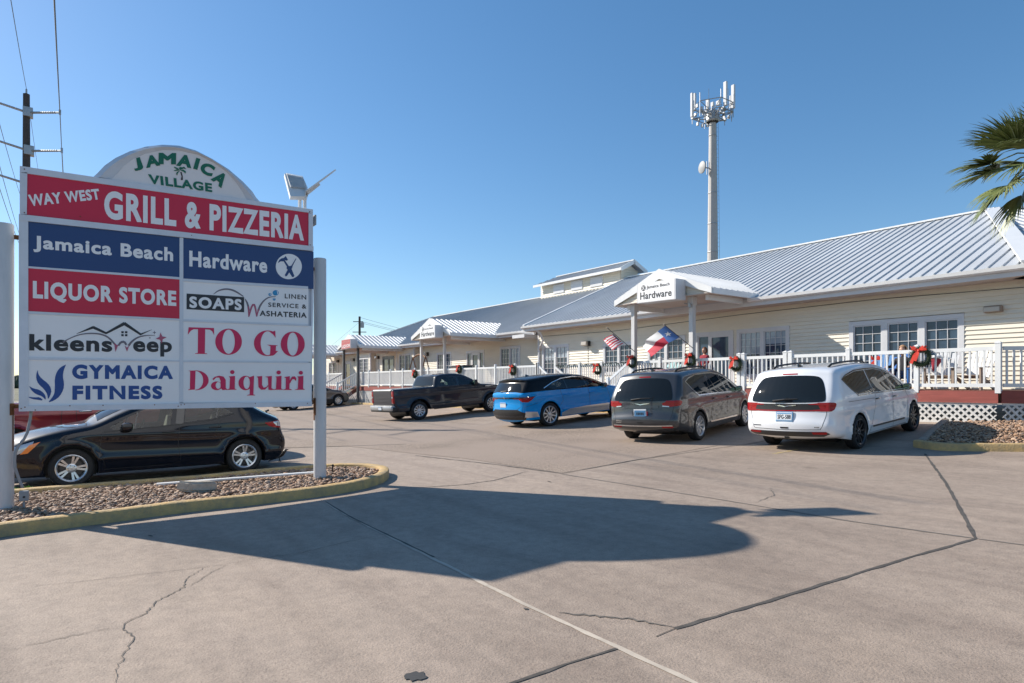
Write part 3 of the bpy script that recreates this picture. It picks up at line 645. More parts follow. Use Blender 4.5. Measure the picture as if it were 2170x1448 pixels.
ct = MB(); ct.box((cu0 - 0.38, cn0 - ov - 0.03, ez - 0.13), (cu1 + 0.42, cn0 - ov + 0.02, ez + 0.02))
for sg in (-1, 1): ct.beam((cu1 + 0.41, cm + sg * (cm - cn0 + ov), ez - 0.06), (cu1 + 0.41, cm, rz - 0.06), 0.04, 0.22)
ct.beam((cu0 + 0.8, cm, rz + 0.03), (cu1 + 0.42, cm, rz + 0.03), 0.16, 0.05); ct.build('cupola_trim', M['white_vinyl'], cup)
for k in range(3):
    xa = cu0 + 1.35 + k * 1.75; w_ = MB(); w_.bbox((xa, cn0 - 0.06, zc0 + 0.36), (xa + 1.05, cn0 + 0.01, zc0 + 0.95), 0.01); w_.build('cupola_panel', M['trim'], cup)

# --- entrance porticos
def portico(cx, hw, ze, za, posts, pm, zg, ng, pitch, face_m=M['siding'], post_m=M['post_paint'], toground=False, lab=None, pw=0.07, soff=0.32):
    n0 = DN - 0.45; pp = (za - ze) / hw; nr = ng + (za - zg) / pitch + 0.15; ne = ng + (ze - zg) / pitch + 0.1
    rf = MB(); sl = math.hypot(hw, za - ze)
    for sg in (-1, 1):
        seam_plane(rf, (cx + sg * hw, n0, ze), (0, 1, 0), (-sg * hw, 0, za - ze), [(0, 0), (ne - n0, 0), (nr - n0, sl), (0, sl)], thick=0.04)
    p = rf.build('portico', M['roof'], bld)
    if lab: p['label'] = lab
    # rake boards + gable face
    tr = MB()
    for sg in (-1, 1):
        tr.prism([(cx + sg * hw, n0 - 0.03, ze - 0.17), (cx + sg * hw, n0 - 0.03, ze + 0.03), (cx, n0 - 0.03, za + 0.05), (cx, n0 - 0.03, za - 0.30)], (0, 0.05, 0))
        tr.box((cx + sg * hw - 0.03, n0 + 0.02, ze - 0.18), (cx + sg * hw + 0.03, ne + 0.3, ze - 0.0))
        tr.box((cx + sg * (hw - 0.42) - 0.06, n0 + 0.3, ze - soff), (cx + sg * (hw - 0.42) + 0.06, ng + 0.9, ze - 0.12))
    tr.build('rake_board', M['white_vinyl'], p)
    gf = MB(); k = 9; zb = ze - 0.14
    for i in range(k):
        a = zb + (za - 0.25 - zb) * i / k; b = zb + (za - 0.25 - zb) * (i + 1) / k; f = lambda z: max(0.02, (hw - 0.1) * (1 - (z - ze + 0.14) / (za - ze)))
        gf.quad((cx - f(a), n0 + 0.06, a), (cx + f(a), n0 + 0.06, a), (cx + f(b), n0 + 0.075, b), (cx - f(b), n0 + 0.075, b))
    gf.build('gable', face_m, p)
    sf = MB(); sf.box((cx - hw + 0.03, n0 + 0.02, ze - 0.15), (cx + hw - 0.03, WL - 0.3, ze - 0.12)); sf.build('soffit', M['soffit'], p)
    for x in posts:
        q = MB(); zb_ = ground_z(x, DN) if toground else DECK - 0.02; y = DN - (0.22 if toground else 0.08)
        if toground: q.box((x - pw, y - pw, ground_z(x, y) - 0.02), (x + pw, y + pw, ze - 0.15))
        else:
            q.box((x - pw, y - pw, zb_), (x + pw, y + pw, ze - 0.42)); q.box((x - pw - 0.03, y - pw - 0.03, ze - 0.42), (x + pw + 0.03, y + pw + 0.03, ze - 0.151))
        q.build('portico_post', post_m, p)
    return p
pxs = lambda *a: [on_y(x, 760, DN - 0.08).x for x in a]
portico(PR[0], PR[1], Z(3.09), Z(3.96), pxs(1344, 1467), None, zgR, nG, pit, lab='wide entrance gable with the larger hardware sign', pw=0.08)
portico(PL[0], PL[1], Z(2.76), Z(3.67), pxs(893, 942), None, zgL, nGL, pl, pw=0.062, lab='entrance gable above the pickup with the smaller hardware sign')
portico(PD[0], PD[1], Z(2.70), Z(3.56), [on_y(728.6, 780, DN - 0.22).x, on_y(758.6, 780, DN - 0.22).x], None, zgL, nGL, pl, post_m=M['dkframe'], toground=True, pw=0.075, lab='entrance gable with the red sign and black posts')
portico(PF[0], PF[1], Z(2.70), Z(3.56), [PF[0] - 1.3, PF[0] + 1.3], None, zgL, nGL, pl, pw=0.07, lab='farthest entrance gable half hidden behind the sign post')

# ------------------------------------------------------------------ porch
CORN = on_y(2117, 734, DN).x
porch = thing('porch', 'raised porch with red skirt board, white lattice and white railings along the shop front', 'porch', (-24, 18.4, ground_z(-24, 18.4)))
SA, SB = on_y(1139, 772, DN).x, on_y(1334, 770, DN).x           # stair opening
NB = 18.85
RSA, RSB = on_y(728, 790, DN).x, on_y(757.5, 790, DN).x         # far stair under the red sign
CH = Vector((0.7071, 0.7071)); CE = Vector((CORN, DN)) + CH * 5.0
m = MB()
m.box((-62, DN + 0.03, DECK - 0.06), (SA, WL, DECK)); m.box((SA, NB, DECK - 0.06), (SB, WL, DECK)); m.box((SB, DN + 0.03, DECK - 0.06), (CORN, WL, DECK))
m.prism([(CORN, DN + 0.03, DECK - 0.06), (CE.x, CE.y, DECK - 0.06), (CE.x, CE.y + 2, DECK - 0.06), (CORN, WL, DECK - 0.06)], (0, 0, 0.06))
m.build('deck_floor', M['deckwood'], porch)
RB = Z(-0.43)
def fascia(a, b):
    a = Vector(a); b = Vector(b); t = (b - a).normalized(); L = (b - a).length; n = 1
    mm = MB(); s0 = 0
    while s0 < L - 0.01:
        s1 = min(L, s0 + 4.8); p = a + t * (s0 + 0.003); q = a + t * (s1 - 0.003); mm.beam((p.x, p.y, (DECK + RB) / 2 - 0.005), (q.x, q.y, (DECK + RB) / 2 - 0.005), 0.045, DECK - RB - 0.01); s0 = s1
    return mm.build('skirt_board', M['redboard'], porch)
fascia((-62, DN), (RSA - 0.05, DN)); fascia((RSB + 0.05, DN), (SA, DN)); fascia((SA + 0.03, NB), (SB - 0.03, NB)); fascia((SB, DN), (CORN - 0.01, DN)); fascia((CORN + 0.03, DN + 0.03), CE)
def lattice(a, b, sp=0.163, w=0.05, z1=RB):
    a = Vector(a); b = Vector(b); t = (b - a); L = t.length; t.normalize(); nn = Vector((t.y, -t.x))
    mm = MB(); N_ = max(1, int(L / 2.4))
    for i in range(N_):
        s0 = L * i / N_; s1 = L * (i + 1) / N_ - 0.02; zb = min(ground_z(*(a + t * s0)), ground_z(*(a + t * s1))) + 0.03; H = z1 - 0.005 - zb; Ls = s1 - s0
        P = lambda s, z, o: (a.x + t.x * (s0 + s) + nn.x * o, a.y + t.y * (s0 + s) + nn.y * o, zb + z)
        for lay, sg in ((0.004, 1), (0.012, -1)):
            c = -H
            while c < Ls + H:
                # line s = c + sg*z ; clip
                q = []
                for z in (0, H):
                    s = c + (z if sg > 0 else H - z); q.append([s, z])
                (sa, za), (sb, zb2) = q
                if max(sa, sb) > 0 and min(sa, sb) < Ls:
                    def cl(s, z):
                        if s < 0: z += (0 - s) * (1 if sg > 0 else -1); s = 0
                        if s > Ls: z -= (s - Ls) * (1 if sg > 0 else -1); s = Ls
                        return s, z
                    (s1_, z1_), (s2_, z2_) = cl(sa, za), cl(sb, zb2); h = w / 2 * 1.414
                    mm.add([P(max(0, min(Ls, s1_ - h)), z1_, lay), P(max(0, min(Ls, s1_ + h)), z1_, lay), P(max(0, min(Ls, s2_ + h)), z2_, lay), P(max(0, min(Ls, s2_ - h)), z2_, lay),
                            P(max(0, min(Ls, s1_ - h)), z1_, lay + 0.007), P(max(0, min(Ls, s1_ + h)), z1_, lay + 0.007), P(max(0, min(Ls, s2_ + h)), z2_, lay + 0.007), P(max(0, min(Ls, s2_ - h)), z2_, lay + 0.007)],
                           [(3, 2, 1, 0), (4, 5, 6, 7), (0, 1, 5, 4), (2, 3, 7, 6), (1, 2, 6, 5), (3, 0, 4, 7)])
                c += sp
        for (za, zb_) in ((-0.02, 0.03), (H - 0.045, H)):
            mm.add([P(0, za, 0.021), P(Ls, za, 0.021), P(Ls, zb_, 0.021), P(0, zb_, 0.021), P(0, za, -0.0), P(Ls, za, -0.0), P(Ls, zb_, -0.0), P(0, zb_, -0.0)], [(0, 1, 2, 3), (4, 7, 6, 5), (0, 4, 5, 1), (3, 2, 6, 7)])
    return mm.build('lattice_skirt', M['lattice'], porch, fixn=False)
lattice((-62, DN + 0.03), (RSA - 0.1, DN + 0.03)); lattice((RSB + 0.05, DN + 0.03), (SA, DN + 0.03)); lattice((SB, DN + 0.03), (CORN - 0.02, DN + 0.03)); lattice((CORN + 0.04, DN + 0.06), CE); lattice((SA, NB + 0.03), (SB, NB + 0.03))
RT = Z(0.868) - DECK
def rail_panel(a, b, sp=0.128, za=0.0, zb=0.0, name='railing_panel', bw=0.036, h=None):
    a = Vector(a); b = Vector(b); t = b - a; L = t.length; t.normalize(); mm = MB(); h = h or RT
    A = lambda s, z: (a.x + t.x * s, a.y + t.y * s, DECK + z + za + (zb - za) * s / L)
    up = (0, 0, 1)
    mm.beam(A(0, h - 0.045), A(L, h - 0.045), 0.05, 0.09); mm.beam(A(0, 0.12), A(L, 0.12), 0.045, 0.085)
    k = max(1, int(L / sp)); hb = bw / 2
    nn = Vector((-t.y, t.x))
    for i in range(k):
        s = (i + 0.5) * L / k; p0 = Vector(A(s, 0.16)); p1 = Vector(A(s, h - 0.09))
        c = [Vector((t.x * x + nn.x * y, t.y * x + nn.y * y, 0)) for x, y in ((-hb, -hb), (hb, -hb), (hb, hb), (-hb, hb))]
        mm.add([p0 + q for q in c] + [p1 + q for q in c], [(0, 1, 5, 4), (1, 2, 6, 5), (2, 3, 7, 6), (3, 0, 4, 7)])
    return mm.build(name, M['white_vinyl'], porch)
def rail_post(p, h=None, w=0.055, z0=-0.06):
    mm = MB(); h = h or RT + 0.07; mm.box((p[0] - w, p[1] - w, DECK + z0), (p[0] + w, p[1] + w, DECK + h)); mm.lathe([(w * 1.6, DECK + h), (w * 1.6, DECK + h + 0.02), (0.001, DECK + h + 0.06)], 4, M=Matrix.Translation((p[0], p[1], 0)) @ Matrix.Rotation(math.pi / 4, 4, 'Z'))
    return mm.build('railing_post', M['white_vinyl'], porch)
DNr = DN + 0.02
def run(pxl, sp=0.128, dbl=()):
    X = [on_y(p, 770, DNr).x for p in pxl]
    for i, x in enumerate(X):
        if pxl[i] in dbl: rail_post((x - 0.09, DNr), w=0.06); rail_post((x + 0.07, DNr), w=0.06)
        elif pxl[i] not in (1343, 1467, 893, 942): rail_post((x, DNr))
    for a, b in zip(X, X[1:]): rail_panel((a + 0.06, DNr), (b - 0.06, DNr), sp)
run([1343, 1399, 1467, 1572, 1671, 1798, 1943, 2116], 0.138, dbl=(1572, 1671))
run([762, 782, 803, 828, 854, 880, 893, 908, 942, 972, 1010, 1050, 1092, 1139], 0.118)
far_px = [-61, -58, -55, -52, -49]
X = far_px + [RSA]
for i, x in enumerate(X): rail_post((x, DNr))
for a, b in zip(X, X[1:]): rail_panel((a + 0.06, DNr), (b - 0.06, DNr), 0.13)
rail_post((CE.x, CE.y)); c1 = Vector((CORN, DNr)); mid = c1 + CH * 1.9; rail_post(mid)
rail_panel(c1 + CH * 0.08, mid - CH * 0.06, 0.14); rail_panel(mid + CH * 0.06, CE - CH * 0.06, 0.14)
# set back railing with garland, and the two little stairs
bx = [SA + 1.2, SA + 2.6, SB - 1.3, SB - 0.05]
X = [SA + 0.05] + bx
for x in X[1:]: rail_post((x, NB))
for a, b in zip(X, X[1:]): rail_panel((a + 0.06, NB), (b - 0.06, NB), 0.135)
def stair(x0, x1, y0, y1, steps, axis, name='stair'):          # descends from x0 to x1 (axis x) or y0 to y1
    mm = MB(); gz_ = ground_z((x0 + x1) / 2, (y0 + y1) / 2); H = DECK - gz_
    for i in range(steps):
        f0 = i / steps; f1 = (i + 1) / steps; z = DECK - H * (i + 1) / (steps + 1)
        if axis == 'x':
            a, b = sorted((x0 + (x1 - x0) * f0, x0 + (x1 - x0) * f1)); mm.box((a, y0, z - 0.045), (b + 0.02, y1, z))
        else:
            a, b = sorted((y0 + (y1 - y0) * f0, y0 + (y1 - y0) * f1)); mm.box((x0, a - 0.02, z - 0.045), (x1, b, z))
    for e in (0, 1):
        if axis == 'x': p = (x0, y0 if e == 0 else y1, DECK - 0.18); q = (x1, y0 if e == 0 else y1, gz_ + 0.06)
        else: p = (x0 if e == 0 else x1, y0, DECK - 0.18); q = (x0 if e == 0 else x1, y1, gz_ + 0.06)
        mm.beam(p, q, 0.045, 0.26)
    return mm.build(name, M['deckwood'], porch)
stair(SA, SA + 1.3, DN + 0.06, NB - 0.1, 4, 'x'); stair(SB, SB - 1.2, DN + 0.06, NB - 0.1, 4, 'x')
rail_panel((SA + 0.06, DNr), (SA + 1.15, DNr), 0.13, 0, -0.68, 'stair_rail'); rail_panel((SB - 0.06, DNr), (SB - 1.1, DNr), 0.13, 0, -0.66, 'stair_rail')
rail_post((SB - 1.15, DNr), h=RT - 0.62, z0=-0.75); rail_post((SA + 1.2, DNr), h=RT - 0.64, z0=-0.8)
pq = on_y(1177.5, 757, NB); rail_post((pq.x, NB), h=pq.z - DECK - 0.03, w=0.06); rail_panel((pq.x + 0.06, NB - 0.12), (pq.x + 1.0, NB - 0.12), 0.13, 0.02, -0.55, 'stair_rail')
rail_post((SA, DNr)); 
gl = MB()                                                        # garland wound round the set back rail
n_ = 46
for i in range(n_):
    s = i / n_; x = pq.x + 0.1 + (SB - 0.15 - pq.x) * s; a = 0.07
    gl.beam((x, NB - 0.045, DECK + RT + 0.012), (x + 0.05, NB - 0.045, DECK + RT - 0.11), 0.018, 0.03); gl.beam((x + 0.05, NB - 0.05, DECK + RT + 0.01), (x + 0.09, NB + 0.05, DECK + RT + 0.012), 0.02, 0.025) if i % 3 == 0 else None
tag(gl.build('garland', M['garland']), 'thin dark green garland wound round the set back porch rail', 'garland')
stair(RSA + 0.08, RSB - 0.08, DN + 0.02, DN - 1.55, 5, 'y')
for x in (RSA, RSB):
    rail_post((x, DNr)); rail_panel((x, DN - 0.05), (x, DN - 1.45), 0.13, 0, -0.78, 'stair_rail'); rail_post((x, DN - 1.5), h=RT - 0.74, z0=-0.95)
m = MB(); xx = RSB + 0.0
lz = ground_z(xx, DN - 0.8)
k = 9
for i in range(k):
    for sg in (1, -1):
        y = DN - 0.05 - i * 0.13; h = (1 - (i / k)) * (DECK - 0.25 - lz); m.beam((xx + 0.04, y, lz + 0.03), (xx + 0.04 + 0.006 * sg, y - sg * h * 0.5, lz + 0.03 + h * 0.9), 0.008, 0.035)
m.build('lattice_skirt', M['lattice'], porch)

# ------------------------------------------------------------------ wreaths
def wreath_mesh():
    nb = MB(); r0 = 0.185
    for i in range(1500):
        a = random.uniform(0, 2 * math.pi); b = random.uniform(0, 2 * math.pi); rr = random.uniform(0.02, 0.062)
        ctr = Vector((math.cos(a), 0, math.sin(a))) * r0; rad = Vector((math.cos(a), 0, math.sin(a))) * math.cos(b) + Vector((0, 1, 0)) * math.sin(b); p = ctr + rad * rr
        tng = Vector((-math.sin(a), 0, math.cos(a))); d = (rad * random.uniform(0.5, 1) + tng * random.uniform(-0.8, 1.0)).normalized() * random.uniform(0.035, 0.06); s_ = d.cross(rad + Vector((0.1, 0.2, 0))).normalized() * 0.005
        nb.quad(p - s_, p + s_, p + d + s_ * 0.3, p + d - s_ * 0.3)
    nb.lathe([(r0 + 0.045 * math.cos(t), 0.045 * math.sin(t)) for t in [2 * math.pi * k / 8 for k in range(9)]], 22, axis='y')
    return nb
def bow_mesh(tail=0.30, lean=-0.35):
    b = MB(); c = Vector((0, -0.085, 0.15))
    def band(path, w):
        for (p, q), (w0, w1) in zip(zip(path, path[1:]), zip(w, w[1:])):
            p = c + Vector(p); q = c + Vector(q); d = (q - p).normalized(); s_ = d.cross(Vector((0, 1, 0.15))).normalized()
            b.add([p - s_ * w0, p + s_ * w0, q + s_ * w1, q - s_ * w1], [(0, 1, 2, 3)])
    for sg in (-1, 1):
        band([(0, -0.01, 0), (sg * 0.06, -0.05, 0.045), (sg * 0.125, -0.06, 0.075), (sg * 0.15, -0.03, 0.06), (sg * 0.11, 0.01, 0.03), (sg * 0.03, 0.0, 0.0)], [0.015, 0.04, 0.05, 0.052, 0.04, 0.015])
        band([(0, -0.02, 0), (lean * 0.16 + sg * 0.03, -0.035, -0.1), (lean * 0.35 + sg * 0.04, -0.03, -tail * (1 if sg < 0 else 0.8))], [0.015, 0.032, 0.034])
    b.lathe([(0.001, -0.03), (0.028, -0.02), (0.032, 0), (0.028, 0.02), (0.001, 0.03)], 10, M=Matrix.Translation(c + Vector((0, -0.02, 0))))
    return b
wr_spots = [(1951, 757, DN - 0.08, 1.05, 'evergreen wreath with an orange red bow on the rail in front of the white chairs'), (1559, 772, DN - 0.10, 0.95, 'full round wreath with a small red bow at the double rail post'),
            (1463, 764, DN - 0.22, 0.95, 'wreath tied to the right post of the wide entrance gable, under the state flag'), (1339, 767, DN - 0.22, 0.95, 'wreath on the left post of the wide entrance gable, under the striped flag'),
            (1266, 783, NB - 0.08, 0.98, 'wreath on the set back rail with the green garland'), (1087, 785, DN - 0.08, 1.0, 'wreath on the rail above the back of the blue car'),
            (973, 783, DN - 0.08, 0.95, 'wreath just above the cab roof of the pickup'), (879, 793, DN - 0.08, 1.0, 'wreath on the rail behind the pickup rear window, leftmost of all')]
w0 = thing('wreath', wr_spots[0][4], 'wreath', (0, 0, 0), 'christmas wreaths on the porch railing', world_parts=False)
wreath_mesh().build('needle_ring', M['needle'], w0, fixn=False); bow_mesh().build('bow', M['bow'], w0, smooth=True, fixn=False)
for i, (px, py, y, sc, lab) in enumerate(wr_spots):
    o = w0 if i == 0 else copy_tree(w0); p = on_y(px, py, y); o.location = p; o.scale = (sc, sc, sc); o['label'] = lab; o.rotation_euler.z = random.uniform(-0.1, 0.1)

# ------------------------------------------------------------------ flags
def flag(name, lab, tip, butt, hoist, fly, nT, nB, zones, pole_r=0.012, amp=0.06, star=False, canton=None):
    a = on_y(*tip, nT); b = on_y(*butt, nB); f = thing(name, lab, 'flag', b)
    m = MB(); m.tube([b, a], pole_r, 8); po = m.build('flag_pole', M['wood_pole'], f); m = MB(); m.lathe([(0.001, -0.03), (0.024, -0.015), (0.028, 0), (0.024, 0.015), (0.001, 0.03)], 10, M=Matrix.Translation(a)); m.build('finial', M['lamp_lens'], f)
    axis = lambda q: q
    def nn(px): k = (px - butt[0]) / (tip[0] - butt[0]); return nB + (nT - nB) * max(0, min(1, k))
    h0 = on_y(*hoist[0], nn(hoist[0][0])); h1 = on_y(*hoist[1], nn(hoist[1][0])); f0 = on_y(*fly[0], nT + 0.05); f1 = on_y(*fly[1], nT - 0.1)
    U, V = 40, 26; m = MB(); mats = [M['flag_red'], M['flag_white'], M['flag_blue'], M['flag_navy']]
    def pos(u, v):
        p = h0.lerp(h1, v).lerp(f0.lerp(f1, v), u); w = amp * u ** 0.7 * (math.sin(u * 7.5 + v * 2.2) + 0.4 * math.sin(u * 15 + v * 5 + 1))
        return p + Vector((0.25 * w, w, 0.35 * w + (0.05 if star else 0.02) * math.sin(math.pi * u)))
    for i in range(U + 1):
        for j in range(V + 1): m.v.append(tuple(pos(i / U, j / V)))
    for i in range(U):
        for j in range(V):
            q = i * (V + 1) + j; m.f.append([q, q + 1, q + V + 2, q + V + 1]); m.m.append(zones((i + 0.5) / U, (j + 0.5) / V))
    c = m.build('flag_cloth', mats, f, smooth=True, fixn=False)
    if star:
        m = MB(); P = []
        for k in range(10):
            r = (0.17 if k % 2 == 0 else 0.07); aa = k * math.pi / 5; P.append((0.17 + r * 0.62 * math.sin(aa), 0.5 + r * 1.05 * math.cos(aa)))
        for off in (0.008, -0.008): m.add([pos(u, v) + Vector((0, -off, 0)) for u, v in P] + [pos(0.17, 0.5) + Vector((0, -off, 0))], [(k, (k + 1) % 10, 10) for k in range(10)])
        m.build('star', M['flag_white'], c, fixn=False)
    return f
Zq = lambda x, y: (1280 + x / 6.58, 640 + y / 6.58)
flag('state_flag', 'red white and blue flag with one star flying from the right gable post', Zq(835, 315), Zq(1245, 650), [Zq(850, 335), Zq(1062, 490)], [Zq(515, 628), Zq(648, 768)], DN - 0.75, DN - 0.2,
     lambda u, v: 2 if u < 0.33 else (1 if v < 0.5 else 0), star=True, amp=0.10)
flag('striped_flag', 'partly furled striped red and white flag on the left gable post', Zq(45, 362), Zq(435, 700), [Zq(130, 450), Zq(272, 578)], [Zq(-22, 535), Zq(112, 678)], DN - 0.75, DN - 0.2,
     lambda u, v: (3 if (u < 0.12 and v < 0.6) else (0 if int(v * 11) % 2 == 0 else 1)), amp=0.045)

# ------------------------------------------------------------------ lamps, camera on the walls
lamp_spots = [(1247, 729, WR, 'bronze wall pack lamp between the patio door and the flags'), (907, 751, WL, 'wall lamp behind the left post of the pickup side gable'), (803, 758, WL, 'small wall lamp beside the dark sliding door'),
              (751, 763, WL, 'wall lamp over the narrow door behind the black post'), (718, 766, WL, 'wall lamp left of the narrow door, next to the small window')]
l0 = thing('wall_lamp', lamp_spots[0][3], 'lamp', (0, 0, 0), 'bronze lamps on the shop wall', world_parts=False)
m = MB(); m.bbox((-0.17, -0.20, -0.11), (0.17, 0.0, 0.13), 0.03); m.build('housing', M['lamp_dark'], l0)
m = MB(); m.prism([(-0.16, -0.20, -0.10), (-0.16, -0.33, -0.06), (-0.16, -0.31, 0.10), (-0.16, -0.20, 0.12)], (0.32, 0, 0)); m.build('lens', M['lamp_lens'], l0)
m = MB(); m.tube([(0, -0.02, -0.1), (0, -0.02, -1.15)], 0.012, 5); m.build('conduit', M['lamp_dark'], l0)
for i, (px, py, y, lab) in enumerate(lamp_spots):
    o = l0 if i == 0 else copy_tree(l0); o.location = on_y(px, py, y); o['label'] = lab
wp = on_y(2107, 657, WR); lw = thing('wall_lamp', 'pale rectangular wall lamp right of the triple window', 'lamp', wp)
m = MB(); m.bbox(wp + Vector((-0.2, -0.16, -0.07)), wp + Vector((0.2, 0, 0.1)), 0.02); m.build('housing', M['chair_tan'], lw); m = MB(); m.bbox(wp + Vector((-0.18, -0.2, -0.06)), wp + Vector((0.17, -0.155, 0.07)), 0.015); m.build('lens', M['lamp_lens'], lw)
cpos = on_y(2104, 594, WR - 0.15); cl = thing('security_camera', 'small white security camera under the eave by the palm', 'camera', cpos)
m = MB(); m.lathe([(0.001, -0.05), (0.04, -0.04), (0.05, 0.0), (0.05, 0.05)], 12, M=Matrix.Translation(cpos)); m.build('dome', M['black'], cl); m = MB(); m.box(cpos + Vector((-0.07, -0.07, 0.05)), cpos + Vector((0.07, 0.07, 0.16))); m.build('bracket', M['white_paint'], cl)

# ------------------------------------------------------------------ porch furniture
def adirondack(lab, x, y, rz, mb_, ms_, group='chairs on the porch', name='porch_chair'):
    c = thing(name, lab, 'chair', (0, 0, 0), group, world_parts=False)
    m = MB()
    for k in range(7):
        a = (k - 3) * 0.075; h = 0.72 - 0.012 * (k - 3) ** 2
        m.prism([(a - 0.034, 0.16, 0.30), (a + 0.034, 0.16, 0.30), (a * 1.25 + 0.034, 0.46, 0.30 + h), (a * 1.25 - 0.034, 0.46, 0.30 + h)], (0, 0.02, 0.0))
    m.build('backrest', mb_, c); m = MB()
    for k in range(6): m.box((-0.27, -0.34 + k * 0.09, 0.36 - k * 0.014), (0.27, -0.265 + k * 0.09, 0.38 - k * 0.014))
    m.build('seat', ms_, c)
    for sg in (-1, 1):
        m = MB(); m.prism([(sg * 0.27, -0.42, 0.56), (sg * 0.42, -0.42, 0.56), (sg * 0.38, 0.32, 0.56), (sg * 0.29, 0.32, 0.56)], (0, 0, 0.022)); m.build('armrest', mb_, c)
        m = MB(); m.box((sg * 0.30 - 0.02, -0.36, 0), (sg * 0.30 + 0.02, -0.26, 0.56)); m.build('leg', ms_, c)
        m = MB(); m.prism([(sg * 0.285 - 0.012, -0.34, 0.30), (sg * 0.285 - 0.012, -0.34, 0.38), (sg * 0.285 - 0.012, 0.42, 0.12), (sg * 0.285 - 0.012, 0.46, 0.0), (sg * 0.285 - 0.012, 0.36, 0.0)], (0.024, 0, 0)); m.build('leg', ms_, c)
    c.location = (x, y, DECK); c.rotation_euler.z = rz; return c
yc = 18.75; xa_ = lambda px: on_y(px, 770, yc).x
adirondack('white slatted chair with a red hat hung on it, right of the big wreath', xa_(1995), yc, 0.15, M['white_paint'], M['chair_tan'])
adirondack('white slatted chair nearest the porch corner post', xa_(2063), yc, -0.1, M['white_paint'], M['chair_tan'])
adirondack('light blue slatted chair with a red bow on its back', xa_(1862), yc + 0.1, 0.25, M['chair_ltblue'], M['chair_blue'])
adirondack('deep blue slatted chair that a person is sitting in', xa_(1908), yc, 0.05, M['chair_blue'], M['chair_blue'])
adirondack('pale teal slatted chair behind the rail under the state flag', on_y(1414, 780, yc).x, yc, 0.1, mat('chair_teal', (0.25, 0.50, 0.52), 0.5), M['white_paint'])
p = on_y(1990, 760, yc + 0.2); h = thing('santa_hat', 'red pointed hat with white trim hanging on a white chair', 'hat', p)
m = MB(); m.lathe([(0.13, -0.02), (0.12, -0.08), (0.08, -0.2), (0.035, -0.33), (0.001, -0.38)], 14, M=Matrix.Translation(p + Vector((0, -0.12, 0.02))) @ Matrix.Rotation(0.25, 4, 'Y')); m.build('hat_cone', M['cloth_red'], h, smooth=True)
m = MB(); m.lathe([(0.11, 0.05), (0.15, 0.04), (0.16, 0.0), (0.14, -0.03), (0.11, -0.02)], 14, M=Matrix.Translation(p + Vector((0, -0.12, 0.03)))); m.build('trim_band', M['white_paint'], h, smooth=True)
p = on_y(1857, 765, yc - 0.05); m = MB(); m2 = bow_mesh(0.2); m.v = [(a[0] + p.x, a[1] + p.y + 0.05, a[2] + p.z - 0.12) for a in m2.v]; m.f = m2.f; m.m = m2.m; tag(m.build('ribbon_bow', M['bow'], fixn=False), 'red ribbon bow on the light blue porch chair', 'bow')
# A-frame swing frame
sx0, sx1 = on_y(875, 780, 19.3).x, on_y(902, 780, 19.3).x; sw = thing('swing_frame', 'brown cedar A frame porch swing frame behind the left gable post', 'swing frame', ((sx0 + sx1) / 2, 19.3, DECK))
for x in (sx0, sx1):
    for d in (-0.45, 0.45):
        m = MB(); m.beam((x + d * 0.55, 19.3 + d, DECK), (x, 19.3, DECK + 1.95), 0.09, 0.07); m.build('leg', M['cedar'], sw)
m = MB(); k = 10; m.tube([(sx0 + (sx1 - sx0) * i / k, 19.3, DECK + 1.88 + 0.22 * math.sin(math.pi * i / k)) for i in range(k + 1)], 0.055, 6); m.build('top_beam', M['cedar'], sw)
bx0, bx1 = on_y(963, 775, 19.6).x, on_y(991, 775, 19.6).x; bb = thing('storage_bench', 'dark teal bench box left of the glass shop door', 'bench', ((bx0 + bx1) / 2, 19.6, DECK))
m = MB(); m.bbox((bx0, 19.3, DECK + 0.02), (bx1, 19.95, DECK + 1.22), 0.02); m.build('box', M['teal'], bb); m = MB(); m.bbox((bx0 - 0.03, 19.25, DECK + 1.225), (bx1 + 0.03, 20.0, DECK + 1.29), 0.01); m.build('lid', M['grey_pipe'], bb); m = MB(); m.box((bx0 + 0.1, 19.28, DECK + 0.85), (bx0 + (bx1 - bx0) * 0.6, 19.299, DECK + 1.15)); m.build('front_panel', M['cedar'], bb)

# ------------------------------------------------------------------ people
def skin_body(name, verts, edges, radii, mats, matfn, parent, extra=None):
    me = bpy.data.meshes.new(name + '_rig'); me.from_pydata(verts, edges, []); o = bpy.data.objects.new(name + '_rig', me); COL.objects.link(o)
    md = o.modifiers.new('skin', 'SKIN'); sv = me.skin_vertices[0].data
    for i, r in enumerate(radii): sv[i].radius = (r, r) if not isinstance(r, tuple) else r
    sv[0].use_root = True; ss = o.modifiers.new('sub', 'SUBSURF'); ss.levels = 2; ss.render_levels = 2
    dg = bpy.context.evaluated_depsgraph_get(); ev = o.evaluated_get(dg); em = ev.to_mesh(); mb = MB()
    mb.add([v.co.copy() for v in em.vertices], [list(p.vertices) for p in em.polygons]); ev.to_mesh_clear(); bpy.data.objects.remove(o)
    if extra: extra(mb)
    mb.m = [matfn(sum((Vector(mb.v[i]) for i in f), Vector()) / len(f)) for f in mb.f]
    return mb.build(name, mats, parent, smooth=True)
